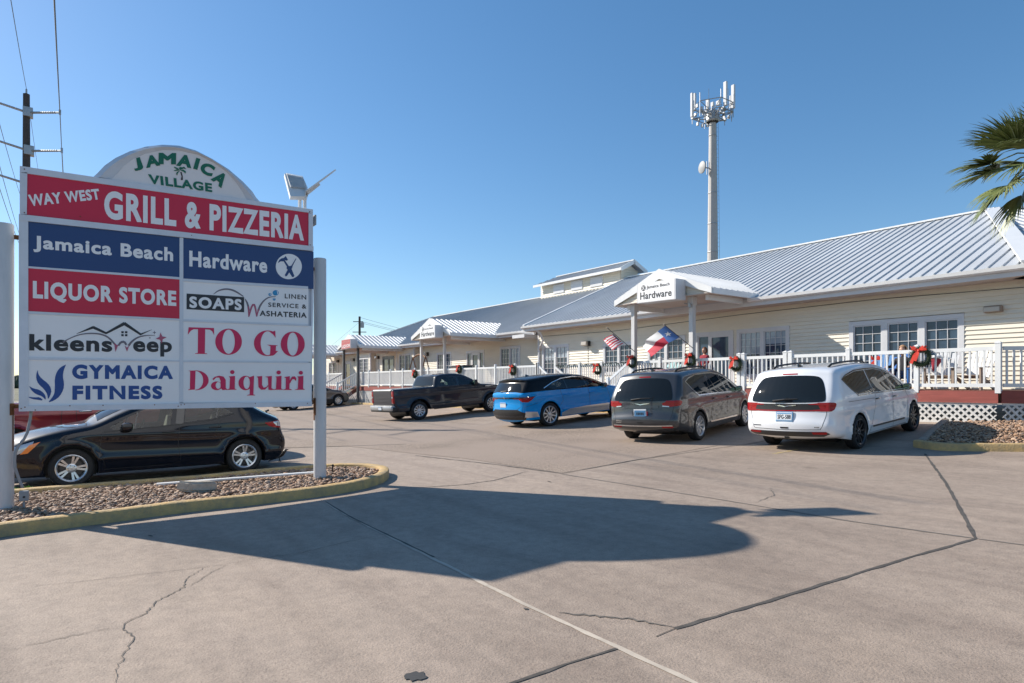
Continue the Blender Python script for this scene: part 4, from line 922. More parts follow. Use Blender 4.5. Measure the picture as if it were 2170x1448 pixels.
def head(mb, c, r=0.105):
    bm = bmesh.new(); bmesh.ops.create_uvsphere(bm, u_segments=16, v_segments=12, radius=1)
    for v in bm.verts:
        x, y, z = v.co; jaw = 1 - 0.22 * max(0, -z); v.co = Vector((x * r * 0.78 * jaw, y * r * 0.95 * jaw, z * r * 1.22))
    mb.bm(bm, 0, Matrix.Translation(c)); mb.add([c + Vector(q) * r for q in ((-0.12, -0.9, 0.0), (0.12, -0.9, 0.0), (0, -1.22, -0.12), (0, -0.92, 0.3))], [(0, 2, 3), (2, 1, 3), (0, 1, 2)])
    for sg in (-1, 1):
        mb.lathe([(0.001, -0.012), (0.02, 0), (0.001, 0.012)], 6, M=Matrix.Translation(c + Vector((sg * r * 0.80, 0, 0)))); mb.box(c + Vector((sg * r * 0.30 - 0.012, -r * 0.93, 0.02)), c + Vector((sg * r * 0.30 + 0.012, -r * 0.88, 0.035)))
    mb.box(c + Vector((-0.022, -r * 0.90, -0.062)), c + Vector((0.022, -r * 0.80, -0.052)))
def hand(v, e, r, root, base, dirs):
    for k, d in enumerate(dirs):
        i = len(v); v.append(tuple(Vector(base) + Vector(d) * 0.5)); v.append(tuple(Vector(base) + Vector(d))); e += [(root, i), (i, i + 1)]; r += [0.010, 0.008]
# standing
ps = on_y(1493, 745, 18.2); p1 = thing('person', 'person with auburn hair in a dark red top standing by the shop door', 'person', (ps.x, 18.2, DECK), world_parts=False)
v = [(0, 0, 0.84), (0, 0, 1.02), (0, 0, 1.24), (0, 0.01, 1.34), (0, 0, 1.42), (-0.15, 0.0, 1.28), (-0.21, -0.02, 1.04), (-0.17, -0.2, 0.92), (0.15, 0, 1.28), (0.21, -0.02, 1.04), (0.17, -0.2, 0.92), (-0.09, 0, 0.78), (-0.10, -0.01, 0.44), (-0.10, 0.02, 0.07), (-0.10, -0.12, 0.03), (0.09, 0, 0.78), (0.10, -0.01, 0.44), (0.10, 0.02, 0.07), (0.10, -0.12, 0.03)]
e = [(0, 1), (1, 2), (2, 3), (3, 4), (2, 5), (5, 6), (6, 7), (2, 8), (8, 9), (9, 10), (0, 11), (11, 12), (12, 13), (13, 14), (0, 15), (15, 16), (16, 17), (17, 18)]
r = [0.14, 0.125, 0.145, 0.06, 0.055, 0.07, 0.05, 0.035, 0.07, 0.05, 0.035, 0.09, 0.065, 0.045, 0.035, 0.09, 0.065, 0.045, 0.035]
for root, sg in ((7, -1), (10, 1)): hand(v, e, r, root, v[root], [(sg * -0.03 + 0.014 * k, -0.085 - 0.008 * (k % 2), -0.02) for k in range(4)] + [(-sg * 0.045, -0.04, 0.015)])
skin_body('body', v, e, r, [M['skin'], M['cloth_red'], M['cloth_dk']], lambda c: 0 if (c.z > 1.34 or (c.y < -0.19 and 0.8 < c.z < 1.0)) else (1 if c.z > 0.86 else 2), p1, lambda mb: head(mb, Vector((0, -0.01, 1.50)))); p1.scale = (.87, .87, .87)
m = MB(); bm = bmesh.new(); bmesh.ops.create_uvsphere(bm, u_segments=16, v_segments=10, radius=0.125)
bmesh.ops.delete(bm, geom=[q for q in bm.verts if q.co.y < -0.055 and q.co.z < 0.055], context='VERTS'); m.bm(bm, 0, Matrix.Translation((0, 0.015, 1.515)) @ Matrix.Diagonal((0.85, 1, 1.12, 1))); m.build('hair', M['hair'], p1, smooth=True)
# sitting
xs_ = xa_(1908); p2 = thing('person', 'person with tan hair and dark clothes sitting in the deep blue porch chair', 'person', (xs_, yc, DECK), world_parts=False)
v = [(0, 0.08, 0.42), (0, 0.17, 0.60), (0, 0.22, 0.80), (0, 0.20, 0.90), (0, 0.17, 0.97), (-0.17, 0.19, 0.82), (-0.25, 0.06, 0.63), (-0.30, -0.18, 0.62), (0.17, 0.19, 0.82), (0.25, 0.06, 0.63), (0.30, -0.18, 0.62), (-0.10, 0.02, 0.42), (-0.12, -0.36, 0.47), (-0.12, -0.42, 0.08), (-0.12, -0.56, 0.04), (0.10, 0.02, 0.42), (0.12, -0.36, 0.47), (0.12, -0.42, 0.08), (0.12, -0.56, 0.04)]
r = [0.15, 0.14, 0.15, 0.06, 0.055, 0.075, 0.05, 0.035, 0.075, 0.05, 0.035, 0.095, 0.07, 0.05, 0.04, 0.095, 0.07, 0.05, 0.04]
e = e[:18]
for root, sg in ((7, -1), (10, 1)): hand(v, e, r, root, v[root], [(sg * -0.02 + 0.014 * k, -0.085 - 0.008 * (k % 2), -0.02) for k in range(4)] + [(-sg * 0.045, -0.04, 0.01)])
skin_body('body', v, e, r, [M['skin'], M['cloth_dk'], mat('denim', (0.03, 0.05, 0.10), 0.85)], lambda c: 0 if (c.z > 0.93 or (c.y < -0.17 and c.z > 0.58 and abs(c.x) > 0.2)) else (1 if c.z > 0.5 else 2), p2, lambda mb: head(mb, Vector((0, 0.13, 1.07))))
m = MB(); bm = bmesh.new(); bmesh.ops.create_uvsphere(bm, u_segments=16, v_segments=10, radius=0.125)
bmesh.ops.delete(bm, geom=[q for q in bm.verts if q.co.y < -0.055 and q.co.z < 0.055], context='VERTS'); m.bm(bm, 0, Matrix.Translation((0, 0.155, 1.085)) @ Matrix.Diagonal((0.9, 1, 1.2, 1))); m.build('hair', M['hair_blond'], p2, smooth=True)

# ------------------------------------------------------------------ cell tower
TZ = 66.0; tb = at_depth(1510, 815, TZ); tz0 = ground_z(tb.x, tb.y); tower = thing('cell_tower', 'tall tapered steel cell tower with panel antennas above the roof', 'tower', (tb.x, tb.y, tz0))
zt = at_depth(1510, 262, TZ).z; m = MB(); r0 = 0.70; r1 = 0.36; prof = []
Mt = Matrix.Translation((tb.x, tb.y, 0)) @ Matrix.Rotation(0.3, 4, 'Z')
m.lathe([(r0, tz0), (r1, zt)], 12, M=Mt); m.build('mast', M['conc_pole'], tower)
m = MB()
for py in (288, 410, 475, 535, 600, 660):
    m = MB(); z = at_depth(1510, py, TZ).z; rr = r0 + (r1 - r0) * (z - tz0) / (zt - tz0) + 0.03; m.lathe([(rr, z - 0.05), (rr + 0.015, z), (rr, z + 0.05)], 12, M=Mt); m.build('mast_band', M['steel'], tower)
right = Vector((C, S, 0)); toward = Vector((S, -C, 0))
m = MB(); lad = tb + right * 0.78
for q in (-0.09, 0.09): m.tube([(lad.x + right.x * q, lad.y + right.y * q, tz0), (tb.x + right.x * (0.50 + q), tb.y + right.y * (0.50 + q), zt)], 0.018, 4)
k = 0
while k < 60:
    z = tz0 + 2 + k * (zt - tz0 - 2) / 60; c0 = tb + right * (0.78 - 0.28 * (z - tz0) / (zt - tz0)); m.beam((c0.x - right.x * 0.1, c0.y - right.y * 0.1, z), (c0.x + right.x * 0.1, c0.y + right.y * 0.1, z), 0.02, 0.02); k += 1
m.build('ladder', M['steel'], tower)
hd = MB(); zh = at_depth(1510, 240, TZ).z; cc = Vector((tb.x, tb.y, 0)); R_ = 2.05
ring = [cc + Vector((R_ * math.cos(a), R_ * math.sin(a), 0)) for a in [math.pi / 6 + k * math.pi / 3 for k in range(6)]]
for z in (zh - 0.25, zh + 0.75):
    for a, b in zip(ring, ring[1:] + ring[:1]): hd.tube([(a.x, a.y, z), (b.x, b.y, z)], 0.045, 6)
for a in ring:
    hd.tube([(cc.x, cc.y, zh - 0.7), (a.x, a.y, zh - 0.25)], 0.05, 6); hd.tube([(cc.x, cc.y, zh - 0.2), (a.x, a.y, zh - 0.25)], 0.05, 6); hd.tube([(a.x, a.y, zh - 0.8), (a.x, a.y, zh + 1.6)], 0.035, 6); hd.tube([(cc.x, cc.y, zh + 0.1), (a.x, a.y, zh + 0.75)], 0.035, 6)
hd.lathe([(0.62, zh - 0.95), (0.7, zh - 0.8), (0.7, zh - 0.2), (0.5, zh + 0.2), (0.3, zh + 0.3)], 12, M=Matrix.Translation(cc)); hd.build('antenna_frame', M['steel'], tower)
for (px, pt, pb, dep, w) in [(1463, 203, 254, -0.6, 0.17), (1480, 184, 222, 1.6, 0.30), (1505, 204, 222, 0.8, 0.26), (1519, 204, 214, 1.4, 0.22), (1528.5, 186, 236, -1.3, 0.24), (1551, 184, 234, -0.4, 0.24), (1471, 208, 226, 0.6, 0.2), (1557, 192, 220, 1.2, 0.12), (1516, 222, 232, -0.9, 0.26)]:
    a = at_depth(px, pt, TZ) - toward * dep; b = at_depth(px, pb, TZ) - toward * dep; m = MB(); m.bbox((a.x - w * .8, a.y - 0.12, b.z), (a.x + w * .8, a.y + 0.12, a.z), 0.05); m.build('panel_antenna', M['trim'], tower)
m = MB()
for k in range(34):
    a = random.uniform(0, 6.28); r_ = random.uniform(0.5, 2.1); z = zh + random.uniform(-0.9, 0.6); q = cc + Vector((r_ * math.cos(a), r_ * math.sin(a), z))
    m.box(q - Vector((0.11, 0.09, 0.16)), q + Vector((0.11, 0.09, 0.16)))
for k in range(30):
    a = random.uniform(0, 6.28); r_ = random.uniform(0.4, 2.0); q = cc + Vector((r_ * math.cos(a), r_ * math.sin(a), zh + random.uniform(-0.4, 0.5))); m.tube([q, q + Vector((random.uniform(-0.4, 0.4), random.uniform(-0.4, 0.4), random.uniform(-0.8, 0.2))), q + Vector((random.uniform(-0.4, 0.4), random.uniform(-0.4, 0.4), random.uniform(-0.9, 0.4)))], 0.025, 4)
for px in (1502, 1544, 1469): a = at_depth(px, 188 if px != 1469 else 200, TZ); m.tube([(a.x, a.y, a.z - 2.6), (a.x, a.y, a.z)], 0.025, 5)
m.build('radio_cluster', M['steel'], tower)
dc = at_depth(1487, 357, TZ) + toward * 0.3; m = MB(); dirv = (-right * 0.95 + toward * 0.28).normalized(); rot = dirv.to_track_quat('Z', 'Y').to_matrix().to_4x4()
m.lathe([(0.001, -0.16), (0.38, -0.12), (0.62, 0.0), (0.62, 0.10), (0.45, 0.18), (0.001, 0.22)], 24, M=Matrix.Translation(dc) @ rot); m.build('dish_antenna', mat('dish_grey', (0.36, 0.36, 0.36), 0.6), tower, smooth=True, sharp=50)
m = MB(); m.tube([dc, dc - dirv * 0.5, at_depth(1506, 357, TZ)], 0.07, 6); a = at_depth(1498, 342, TZ); m.tube([a, (a.x, a.y, a.z - 1.4)], 0.05, 6); m.build('dish_mount', M['steel'], tower)

# ------------------------------------------------------------------ utility poles and wires
PZ = 31.0
def upole(px, py, Zd, rb, rt, lab):
    a = at_depth(px, py, Zd); gz_ = ground_z(a.x, a.y); u = thing('utility_pole', lab, 'utility pole', (a.x, a.y, gz_)); mm = MB(); mm.tube([(a.x, a.y, gz_), (a.x, a.y, a.z)], [rb, rt], 12); mm.build('pole', M['wood_pole'], u); return u, a
u1, a1 = upole(56, 200, PZ, 0.24, 0.14, 'tall dark wooden utility pole with side insulators behind the big sign')
u1.rotation_euler = (0, 0, 0)
m = MB(); m.tube([a1, a1 + Vector((0, 0, 0.25))], 0.04, 6); m.build('pole_tip', M['steel'], u1)
ins = {}
for (py, ends) in ((239, (-30, 127)), (320, (-30, 131)), (392, (-30, 136))):
    for px in ends:
        c0 = at_depth(58 + (py - 200) * 0.03, py, PZ); dz = (py - 200) * 0.003; e0 = at_depth(px, py + (0 if px > 0 else -30), PZ - (0.6 if px > 0 else 1.5)); m = MB(); c0 = c0 + (e0 - c0).normalized() * 0.12
        m.tube([c0, e0], [0.06, 0.045], 8)
        for k in range(9): q = c0.lerp(e0, 0.25 + 0.65 * k / 9); m.tube([q, q + (e0 - c0).normalized() * 0.03], 0.058, 8)
        m.tube([e0 + Vector((0, 0, 0.14)), e0 - Vector((0, 0, 0.10))], 0.05, 6); m.build('insulator', M['steel'], u1); ins[(px, py)] = e0
    m = MB(); c0 = at_depth(58 + (py - 200) * 0.03, py, PZ); m.box(c0 - Vector((0.2, 0.2, 0.22)), c0 + Vector((0.2, 0.2, 0.22))); m.build('bracket', M['steel'], u1)
def wire(lab, pts, r=0.018):
    out = []
    for a, b in zip(pts, pts[1:]):
        L = (Vector(b) - Vector(a)).length
        for i in range(16): t = i / 16; q = Vector(a).lerp(Vector(b), t); out.append(q - Vector((0, 0, 0.004 * L * 4 * t * (1 - t))))
    out.append(Vector(pts[-1])); m = MB(); m.tube(out, r, 5); return tag(m.build('power_line', M['wire']), lab, 'power line', 'power lines on the left')
wire('thick power line running straight up from the right insulators of the tall pole', [at_depth(112, -60, 15), ins[(127, 239)], at_depth(136, 420, 70)], 0.022)
wire('power line from the second right insulator of the tall pole', [ins[(131, 320)], at_depth(139, 440, 70)], 0.022)
wire('thin power line rising from the very tip of the tall pole', [at_depth(8, -90, 15), a1 + Vector((0, 0, 0.25)), at_depth(90, 420, 60)], 0.012)
for px, py, x2, y2, lab in [(-18, 200, 45, 420, 'power line slanting past the pole, upper of the three at the left edge'), (-20, 280, 42, 500, 'power line slanting past the pole, middle one at the left edge'), (-20, 340, 42, 520, 'power line slanting past the pole, lowest at the left edge')]:
    wire(lab, [at_depth(px, py, 26), at_depth(x2, y2, 60)], 0.016)
u2, a2 = upole(762, 671, 88, 0.20, 0.15, 'distant utility pole with transformer rising behind the left roof')
m = MB(); q = at_depth(762, 682, 88); m.beam(q - right * 0.9, q + right * 0.5, 0.1, 0.1); q = at_depth(758, 704, 88); m.beam(q - right * 0.7, q + right * 1.2, 0.1, 0.1); m.build('crossarm', M['wood_pole'], u2)
m = MB(); q = at_depth(765, 689, 88); m.lathe([(0.001, -0.4), (0.22, -0.38), (0.22, 0.35), (0.001, 0.4)], 12, M=Matrix.Translation(q + right * 0.2)); m.build('transformer', M['steel'], u2)
for k, (y0_, x1_, y1_, lab) in enumerate([(673, 840, 696, 'topmost thin wire between the distant pole and the roof ridge'), (681, 832, 698, 'middle thin wire between the distant pole and the roof ridge'), (684, 828, 700, 'lowest thin wire between the distant pole and the roof ridge')]):
    o = wire(lab, [at_depth(763, y0_, 88), at_depth(x1_ + 60, y1_ + 14, 88)], 0.018)
wire('thin wire slanting down left from the distant pole', [at_depth(760, 684, 88), at_depth(700, 735, 88)], 0.012)

# ------------------------------------------------------------------ palm
tbp = Vector((-2.55, 15.35)); crown = at_depth(2212, 326, 12.4); tbp = Vector((crown.x + 0.1, crown.y)); gz_ = ground_z(*tbp)
palm = thing('palm_tree', 'fan palm with drooping fronds at the right edge, in front of the roof', 'palm tree', (tbp.x, tbp.y, gz_))
m = MB(); k = 22; m.tube([(tbp.x + (crown.x - tbp.x) * (i / k), tbp.y, gz_ + (crown.z - 0.1 - gz_) * i / k) for i in range(k + 1)], [0.19 - 0.03 * (i / k) + (0.012 if i % 2 else 0) for i in range(k + 1)], 14); m.build('trunk', M['bark'], palm, smooth=False)
fr_ = MB(); dry = MB()
def frond(c, direction, plen, R, droop, mbx, nl=42, span=2.1):
    d = Vector(direction).normalized(); sd_ = d.cross(Vector((0, 0, 1))).normalized(); up_ = sd_.cross(d).normalized()
    hub = c + d * plen - Vector((0, 0, 0.18 * plen)); mbx.tube([c, c + d * plen * 0.5 + Vector((0, 0, 0.03)), hub], [0.018, 0.014, 0.01], 5)
    for i in range(nl):
        t = (i / (nl - 1) - 0.5) * 2; a = t * span * 0.5 * 1.35; L = R * (1 - 0.28 * abs(t) ** 2) * random.uniform(0.88, 1.06)
        l0 = (d * math.cos(a) + sd_ * math.sin(a)).normalized(); fold = up_ * (0.22 * abs(math.sin(a)) + random.uniform(-0.05, 0.05)); l0 = (l0 + fold).normalized(); w0_ = R * 0.034
        P = [hub + l0 * 0.02]; q = P[0]; dd = l0.copy(); n_ = 6
        for s in range(n_):
            dd = (dd - Vector((0, 0, droop * (0.03 + 0.075 * s * s / 6) * random.uniform(0.7, 1.3)))).normalized(); q = q + dd * L / n_; P.append(q)
        sw = l0.cross(up_).normalized(); W = [0.5, 1.0, 1.05, 0.85, 0.55, 0.3, 0.04]
        if s and random.random() < 0.10: P = P[:5]
        for (p, q2, wa, wb) in zip(P, P[1:], W, W[1:]):
            nrm = up_ * w0_ * 0.5; mbx.add([p - sw * w0_ * wa, p + nrm * wa, p + sw * w0_ * wa, q2 - sw * w0_ * wb, q2 + nrm * wb, q2 + sw * w0_ * wb], [(0, 1, 4, 3), (1, 2, 5, 4)])
def fr_dir(px, py, Zd=12.4): return (at_depth(px, py, Zd) - crown)
for (px, py, dz, R, dr, pl_) in [(2130, 270, 0.2, 0.9, 0.4, 0.6), (2095, 345, 0.8, 0.9, 0.8, 0.75), (2125, 355, -0.6, 0.9, 0.9, 0.6), (2150, 290, -0.8, 0.9, 0.7, 0.5), (2110, 262, 0.9, 0.85, 0.4, 0.7), (2150, 440, 0.2, 0.95, 1.1, 0.75), (2105, 285, -0.2, 0.95, 0.5, 0.65), (2060, 325, 0.3, 0.80, 0.6, 0.95), (2082, 405, -0.3, 0.80, 0.9, 0.95), (2120, 238, 0.6, 0.80, 0.3, 0.55), (2165, 240, 0.4, 0.8, 0.2, 0.5), (2135, 310, -0.9, 0.85, 0.8, 0.6), (2120, 415, 0.9, 0.85, 1.0, 0.8), (2260, 245, 0.2, 0.9, 0.3, 0.6), (2330, 300, 0, 0.9, 0.5, 0.8), (2350, 370, -0.5, 0.9, 0.8, 0.9), (2300, 430, 0.3, 0.9, 1.1, 0.8), (2200, 220, -0.6, 0.85, 0.2, 0.5), (2240, 300, 1.5, 0.9, 0.5, 0.7), (2160, 390, -1.3, 0.9, 0.8, 0.7), (2250, 360, -1.4, 0.9, 0.7, 0.8)]:
    d = fr_dir(px, py); d = d + toward * (-dz * 0.6); frond(crown, d, pl_, R, dr, fr_)
for (px, py, dz) in [(2150, 400, 0.5), (2185, 430, -0.3), (2255, 440, 0.2), (2175, 345, -0.6)]: frond(crown, fr_dir(px, py) + toward * (-dz), 0.4, 0.55, 1.4, dry, nl=18, span=1.2)
fr_.build('frond_crown', M['leaf'], palm, fixn=False); dry.build('dry_fronds', M['leaf_dry'], palm, fixn=False)

# ------------------------------------------------------------------ distant tree line at the left
m = MB(); r_ = np.random.default_rng(11)
for k in range(900):
    t = k / 900; px = -400 + 1200 * t; Zd = r_.uniform(330, 420); b = at_depth(px, 815, Zd); h = 3.2 + 2.2 * math.sin(px * 0.05) * math.sin(px * 0.013 + 1) + r_.uniform(0, 1.6); s = r_.uniform(2.0, 4.5)
    V = ICO_V * np.array([s, s, h * 0.62]) * (1 + 0.10 * r_.normal(size=(len(ICO_V), 1))) + np.array([b.x, b.y, ground_z(b.x, b.y) + h * 0.45]); m.add(V.tolist(), ICO_F)
tag(m.build('distant_treeline', mat('far_foliage', (0.06, 0.085, 0.05), 0.9, var=0.5, scale=0.2), fixn=False), 'low dark tree line on the horizon at the far left', 'trees', kind='stuff')

# ------------------------------------------------------------------ vehicles
def chaikin(pts, it=2):
    for _ in range(it):
        q = [pts[0]]
        for a, b in zip(pts, pts[1:]): q += [(a[0] * .75 + b[0] * .25, a[1] * .75 + b[1] * .25), (a[0] * .25 + b[0] * .75, a[1] * .25 + b[1] * .75)]
        q.append(pts[-1]); pts = q
    return pts
def resample(pts, d):
    out = [pts[0]]; 
    for a, b in zip(pts, pts[1:]):
        L = math.hypot(b[0] - a[0], b[1] - a[1]); k = max(1, int(round(L / d)))
        out += [(a[0] + (b[0] - a[0]) * i / k, a[1] + (b[1] - a[1]) * i / k) for i in range(1, k + 1)]
    return out
def segdist(P, poly, closed=False):
    A = np.array(poly if not closed else list(poly)); B = np.roll(A, -1, 0)
    if not closed: A = A[:-1]; B = B[:-1]
    best = np.full(len(P), 1e9); dv = B - A; ll = (dv ** 2).sum(1) + 1e-12
    for i in range(len(A)):
        t = np.clip(((P - A[i]) @ dv[i]) / ll[i], 0, 1); q = A[i] + t[:, None] * dv[i]; best = np.minimum(best, np.hypot(*(P - q).T))
    return best
def inpoly_np(P, poly):
    x, y = P[:, 0], P[:, 1]; c = np.zeros(len(P), bool); n = len(poly)
    for i in range(n):
        x1, y1 = poly[i]; x2, y2 = poly[(i + 1) % n]
        if y1 == y2: continue
        k = ((y1 > y) != (y2 > y)) & (x < (x2 - x1) * (y - y1) / (y2 - y1) + x1); c ^= k
    return c
class Car:
    def __init__(s, spec, root, paint):
        s.sp = spec; s.root = root; s.paint = paint; s.L = spec['L']; s.W = spec['W']; s.build()
    def half(s, P):                                 # half width of the body at side view points
        sp = s.sp; x = P[:, 0]; z = P[:, 1]; w = np.full(len(P), s.W / 2)
        tF = np.clip((x - (s.L - sp.get('fx', 1.1))) / sp.get('fx', 1.1), 0, 1); w -= sp.get('pf', .16) * tF ** 2.2
        tR = np.clip((sp.get('rx', .7) - x) / sp.get('rx', .7), 0, 1); w -= sp.get('pr', .09) * tR ** 2.2
        bx = [p[0] for p in sp['belt']]; bz = [p[1] for p in sp['belt']]; zb = np.interp(x, bx, bz); k = .03
        ab = k * np.log1p(np.exp(np.clip((z - zb) / k, -30, 30))); w -= sp.get('tum', .27) * ab
        lo = np.clip(.52 - z, 0, 1); w -= .22 * lo ** 1.5
        w -= .10 * np.clip(zb - .10 - z, 0, .35) * np.clip((z - .35) / .3, 0, 1) * .25
        for (cz, amp, wd) in sp.get('crease', []): w += amp * np.exp(-((z - cz - .05 * (x - s.L / 2) * sp.get('cslope', 0)) / wd) ** 2) * np.clip((s.L - .5 - x) / .8, 0, 1)
        for (cx, cz, r) in sp['arch']:
            dd = np.hypot(x - cx, z - cz) - r; w += sp.get('flare', .022) * np.exp(-(np.clip(dd, 0, 9) / .07) ** 2)
        ds = segdist(P, s.top); R = sp.get('R', .11) ; R = np.where(z > zb + .05, sp.get('Rr', .10), R); q = np.clip(R - ds, 0, R); w -= R - np.sqrt(np.maximum(R * R - q * q, 0))
        dh = segdist(P, s.bot); r2 = .02; q = np.clip(r2 - dh, 0, r2); w -= r2 - np.sqrt(np.maximum(r2 * r2 - q * q, 0))
        return np.maximum(w, .02)
    def build(s):
        sp = s.sp; s.top = resample(chaikin(sp['top'], sp.get('smooth', 2)), .035); zu = sp['zu']
        xF = s.top[-1][0]; bot = [s.top[-1]]
        for (cx, cz, r) in sorted(sp['arch'], key=lambda a: -a[0]):
            h = math.sqrt(r * r - (zu - cz) ** 2); a0 = math.atan2(zu - cz, h); a1 = math.pi - a0
            bot += [(cx + r * math.cos(a0 + (a1 - a0) * i / 22), cz + r * math.sin(a0 + (a1 - a0) * i / 22)) for i in range(23)]
        bot.append(s.top[0]); s.bot = resample(bot, .05)
        out = s.top + s.bot[1:-1]; n = len(out); OP = np.array(out)
        # interior points
        x0, z0 = OP.min(0); x1, z1 = OP.max(0); g = .045
        G = np.array([(x0 + g * i, z0 + g * j) for i in range(int((x1 - x0) / g) + 1) for j in range(int((z1 - z0) / g) + 1)])
        G = G[inpoly_np(G, out)]; ds = segdist(G, s.top); dh = segdist(G, s.bot); G = G[(ds > .12) & (dh > .035)]
        rings = []; T = np.array(s.top); tg = np.gradient(T, axis=0); nm = np.stack([tg[:, 1], -tg[:, 0]], 1); nm /= np.hypot(*nm.T)[:, None]
        for d in (.012, .035, .065, .10):
            Q = T + nm * d; Q = Q[inpoly_np(Q, out)]; Q = Q[(segdist(Q, s.top) > d * .93) & (segdist(Q, s.bot) > .015)]; rings.append(Q)
        B = np.array(s.bot); tg = np.gradient(B, axis=0); nb = np.stack([tg[:, 1], -tg[:, 0]], 1); nb /= np.hypot(*nb.T)[:, None]; Q = B + nb * .02; Q = Q[inpoly_np(Q, out)]; Q = Q[(segdist(Q, s.bot) > .018) & (segdist(Q, s.top) > .02)]; rings.append(Q)
        V = [Vector(p) for p in out] + [Vector(p) for p in G] + [Vector(p) for r in rings for p in r]; E_ = []
        s.zones = []
        for (nme, poly, m, *o) in sp['zones']:
            poly = resample(poly + poly[:1], .04)[:-1]; k = len(V); V += [Vector(p) for p in poly]; E_ += [(k + i, k + (i + 1) % len(poly)) for i in range(len(poly))]; s.zones.append((nme, poly, m))
        r = delaunay_2d_cdt(V, E_, [list(range(n))], 1, 1e-4)
        P = np.array([v[:] for v in r[0]]); TR = [list(t) for t in r[2]]; cen = np.array([P[t].mean(0) for t in TR]); ins = inpoly_np(cen, out); TR = [t for t, q in zip(TR, ins) if q]; cen = cen[ins]
        zi = np.full(len(TR), -1)
        for k, (nme, poly, m) in enumerate(s.zones): zi[inpoly_np(cen, poly)] = k
        Y = s.half(P); s.P = P
        cnt = {}
        for ti, t in enumerate(TR):
            for a, b in zip(t, t[1:] + t[:1]): cnt.setdefault((min(a, b), max(a, b)), []).append((ti, a, b))
        bed = [(k, v[0]) for k, v in cnt.items() if len(v) == 1]
        groups = {}
        def grp(k, sg=0):
            nme = 'body' if k < 0 else s.zones[k][0]
            key = (nme, sg if 'window' in nme else 0)
            if key not in groups: groups[key] = [MB(), {}, s.paint if k < 0 else s.zones[k][2]]
            return groups[key]
        def vid(gp_, key, co):
            if key not in gp_[1]: gp_[1][key] = len(gp_[0].v); gp_[0].v.append(co)
            return gp_[1][key]
        for ti, t in enumerate(TR):
            a, b, c = P[t]; ccw = (b[0] - a[0]) * (c[1] - a[1]) - (b[1] - a[1]) * (c[0] - a[0]) > 0
            for sg in (1, -1):
                gp_ = grp(zi[ti], sg); ids = [vid(gp_, (i, sg), (P[i][0], sg * Y[i], P[i][1])) for i in t]
                # (x,z) ccw seen from -y ; right side (sg=-1) faces -y
                if (sg == -1) != ccw: ids = ids[::-1]
                gp_[0].f.append(ids); gp_[0].m.append(0)
        # strip across
        mids = np.array([(P[a] + P[b]) / 2 for (k, (ti, a, b)) in bed]); dS = segdist(mids, s.top); dH = segdist(mids, s.bot)
        vn = {}
        for (k, (ti, a, b)), d1, d2 in zip(bed, dS, dH):
            if d1 <= d2:
                e = P[b] - P[a]; nn = np.array([e[1], -e[0]]); c = cen[ti]
                if nn @ (c - P[a]) > 0: nn = -nn
                for q in (a, b): vn[q] = vn.get(q, 0) + nn / (np.hypot(*nn) + 1e-9)
        Mn = 10
        def row(gp_, i, soft):
            ids = []
            for j in range(Mn + 1):
                v = 1 - 2 * j / Mn
                if soft:
                    nn = vn[i] / (np.hypot(*vn[i]) + 1e-9); cr = (sp.get('crown', .03) * abs(nn[1]) + (sp.get('bulgeF', .10) if P[i][0] > s.L / 2 else sp.get('bulgeR', .05)) * abs(nn[0])) * sp.get('flat', lambda p: 1)(P[i]); q = P[i] + nn * cr * (1 - v * v)
                    key = (i, 1) if j == 0 else ((i, -1) if j == Mn else (i, 's', j))
                else: q = P[i]; key = (i, 'h', j)
                ids.append(vid(gp_, key, (q[0], v * Y[i], q[1])))
            return ids
        under = [MB(), {}, M['black']]
        for (k, (ti, a, b)), d1, d2 in zip(bed, dS, dH):
            soft = d1 <= d2; gp_ = grp(zi[ti]) if soft else under
            if soft and sp.get('stripbody') and s.zones and zi[ti] >= 0 and s.zones[zi[ti]][0].endswith('window'): gp_ = grp(-1)
            A = row(gp_, a, soft); B_ = row(gp_, b, soft); e = P[b] - P[a]; nn = np.array([e[1], -e[0]]); c = cen[ti]
            for j in range(Mn):
                f = [A[j], A[j + 1], B_[j + 1], B_[j]]
                pa, pb, pc = (Vector(gp_[0].v[f[0]]), Vector(gp_[0].v[f[1]]), Vector(gp_[0].v[f[3]])); nr = (pb - pa).cross(pc - pa); inn = Vector((c[0], 0, c[1])) - (pa + pb) / 2; inn.y = 0
                if nr.dot(inn) > 0: f = f[::-1]
                gp_[0].f.append(f); gp_[0].m.append(0)
        s.objs = {}; allv = []; allf = []
        for (nme, sgk), (mb, mp, mt) in groups.items():
            nme = {'side_window_sliding': 'sliding_door_window', 'front_window_small': 'corner_window', 'rear_window_side': 'rear_door_window'}.get(nme, nme)
            o_ = len(allv); allv += [Vector(v) for v in mb.v]; allf += [[i + o_ for i in f] for f in mb.f]
            if nme == 'body':
                k = len(mb.v); mb.add(under[0].v, under[0].f, 1); s.objs[nme] = mb.build(nme, [mt, M['black']], s.root, smooth=True, sharp=62, fixn=False)
            else: s.objs[nme] = mb.build(nme, mt, s.root, smooth=True, sharp=62, fixn=False)
        s.bvh = BVHTree.FromPolygons(allv, allf)
        for (cx, cz, r_) in sp['arch']:
            mb = MB(); yy = s.W / 2 - .33
            mb.prism([(cx + (r_ + .01) * math.cos(a), -yy, cz + (r_ + .01) * math.sin(a)) for a in [math.radians(-25 + 230 * k / 20) for k in range(21)]], (0, 2 * yy, 0)); mb.build('wheel_well', M['black'], s.root)
    # ---- things laid on the body surface
    def cast(s, org, d):
        h = s.bvh.ray_cast(Vector(org), Vector(d).normalized()); return (h[0], h[1] if h[1].dot(Vector(d)) < 0 else -h[1]) if h[0] is not None else (None, None)
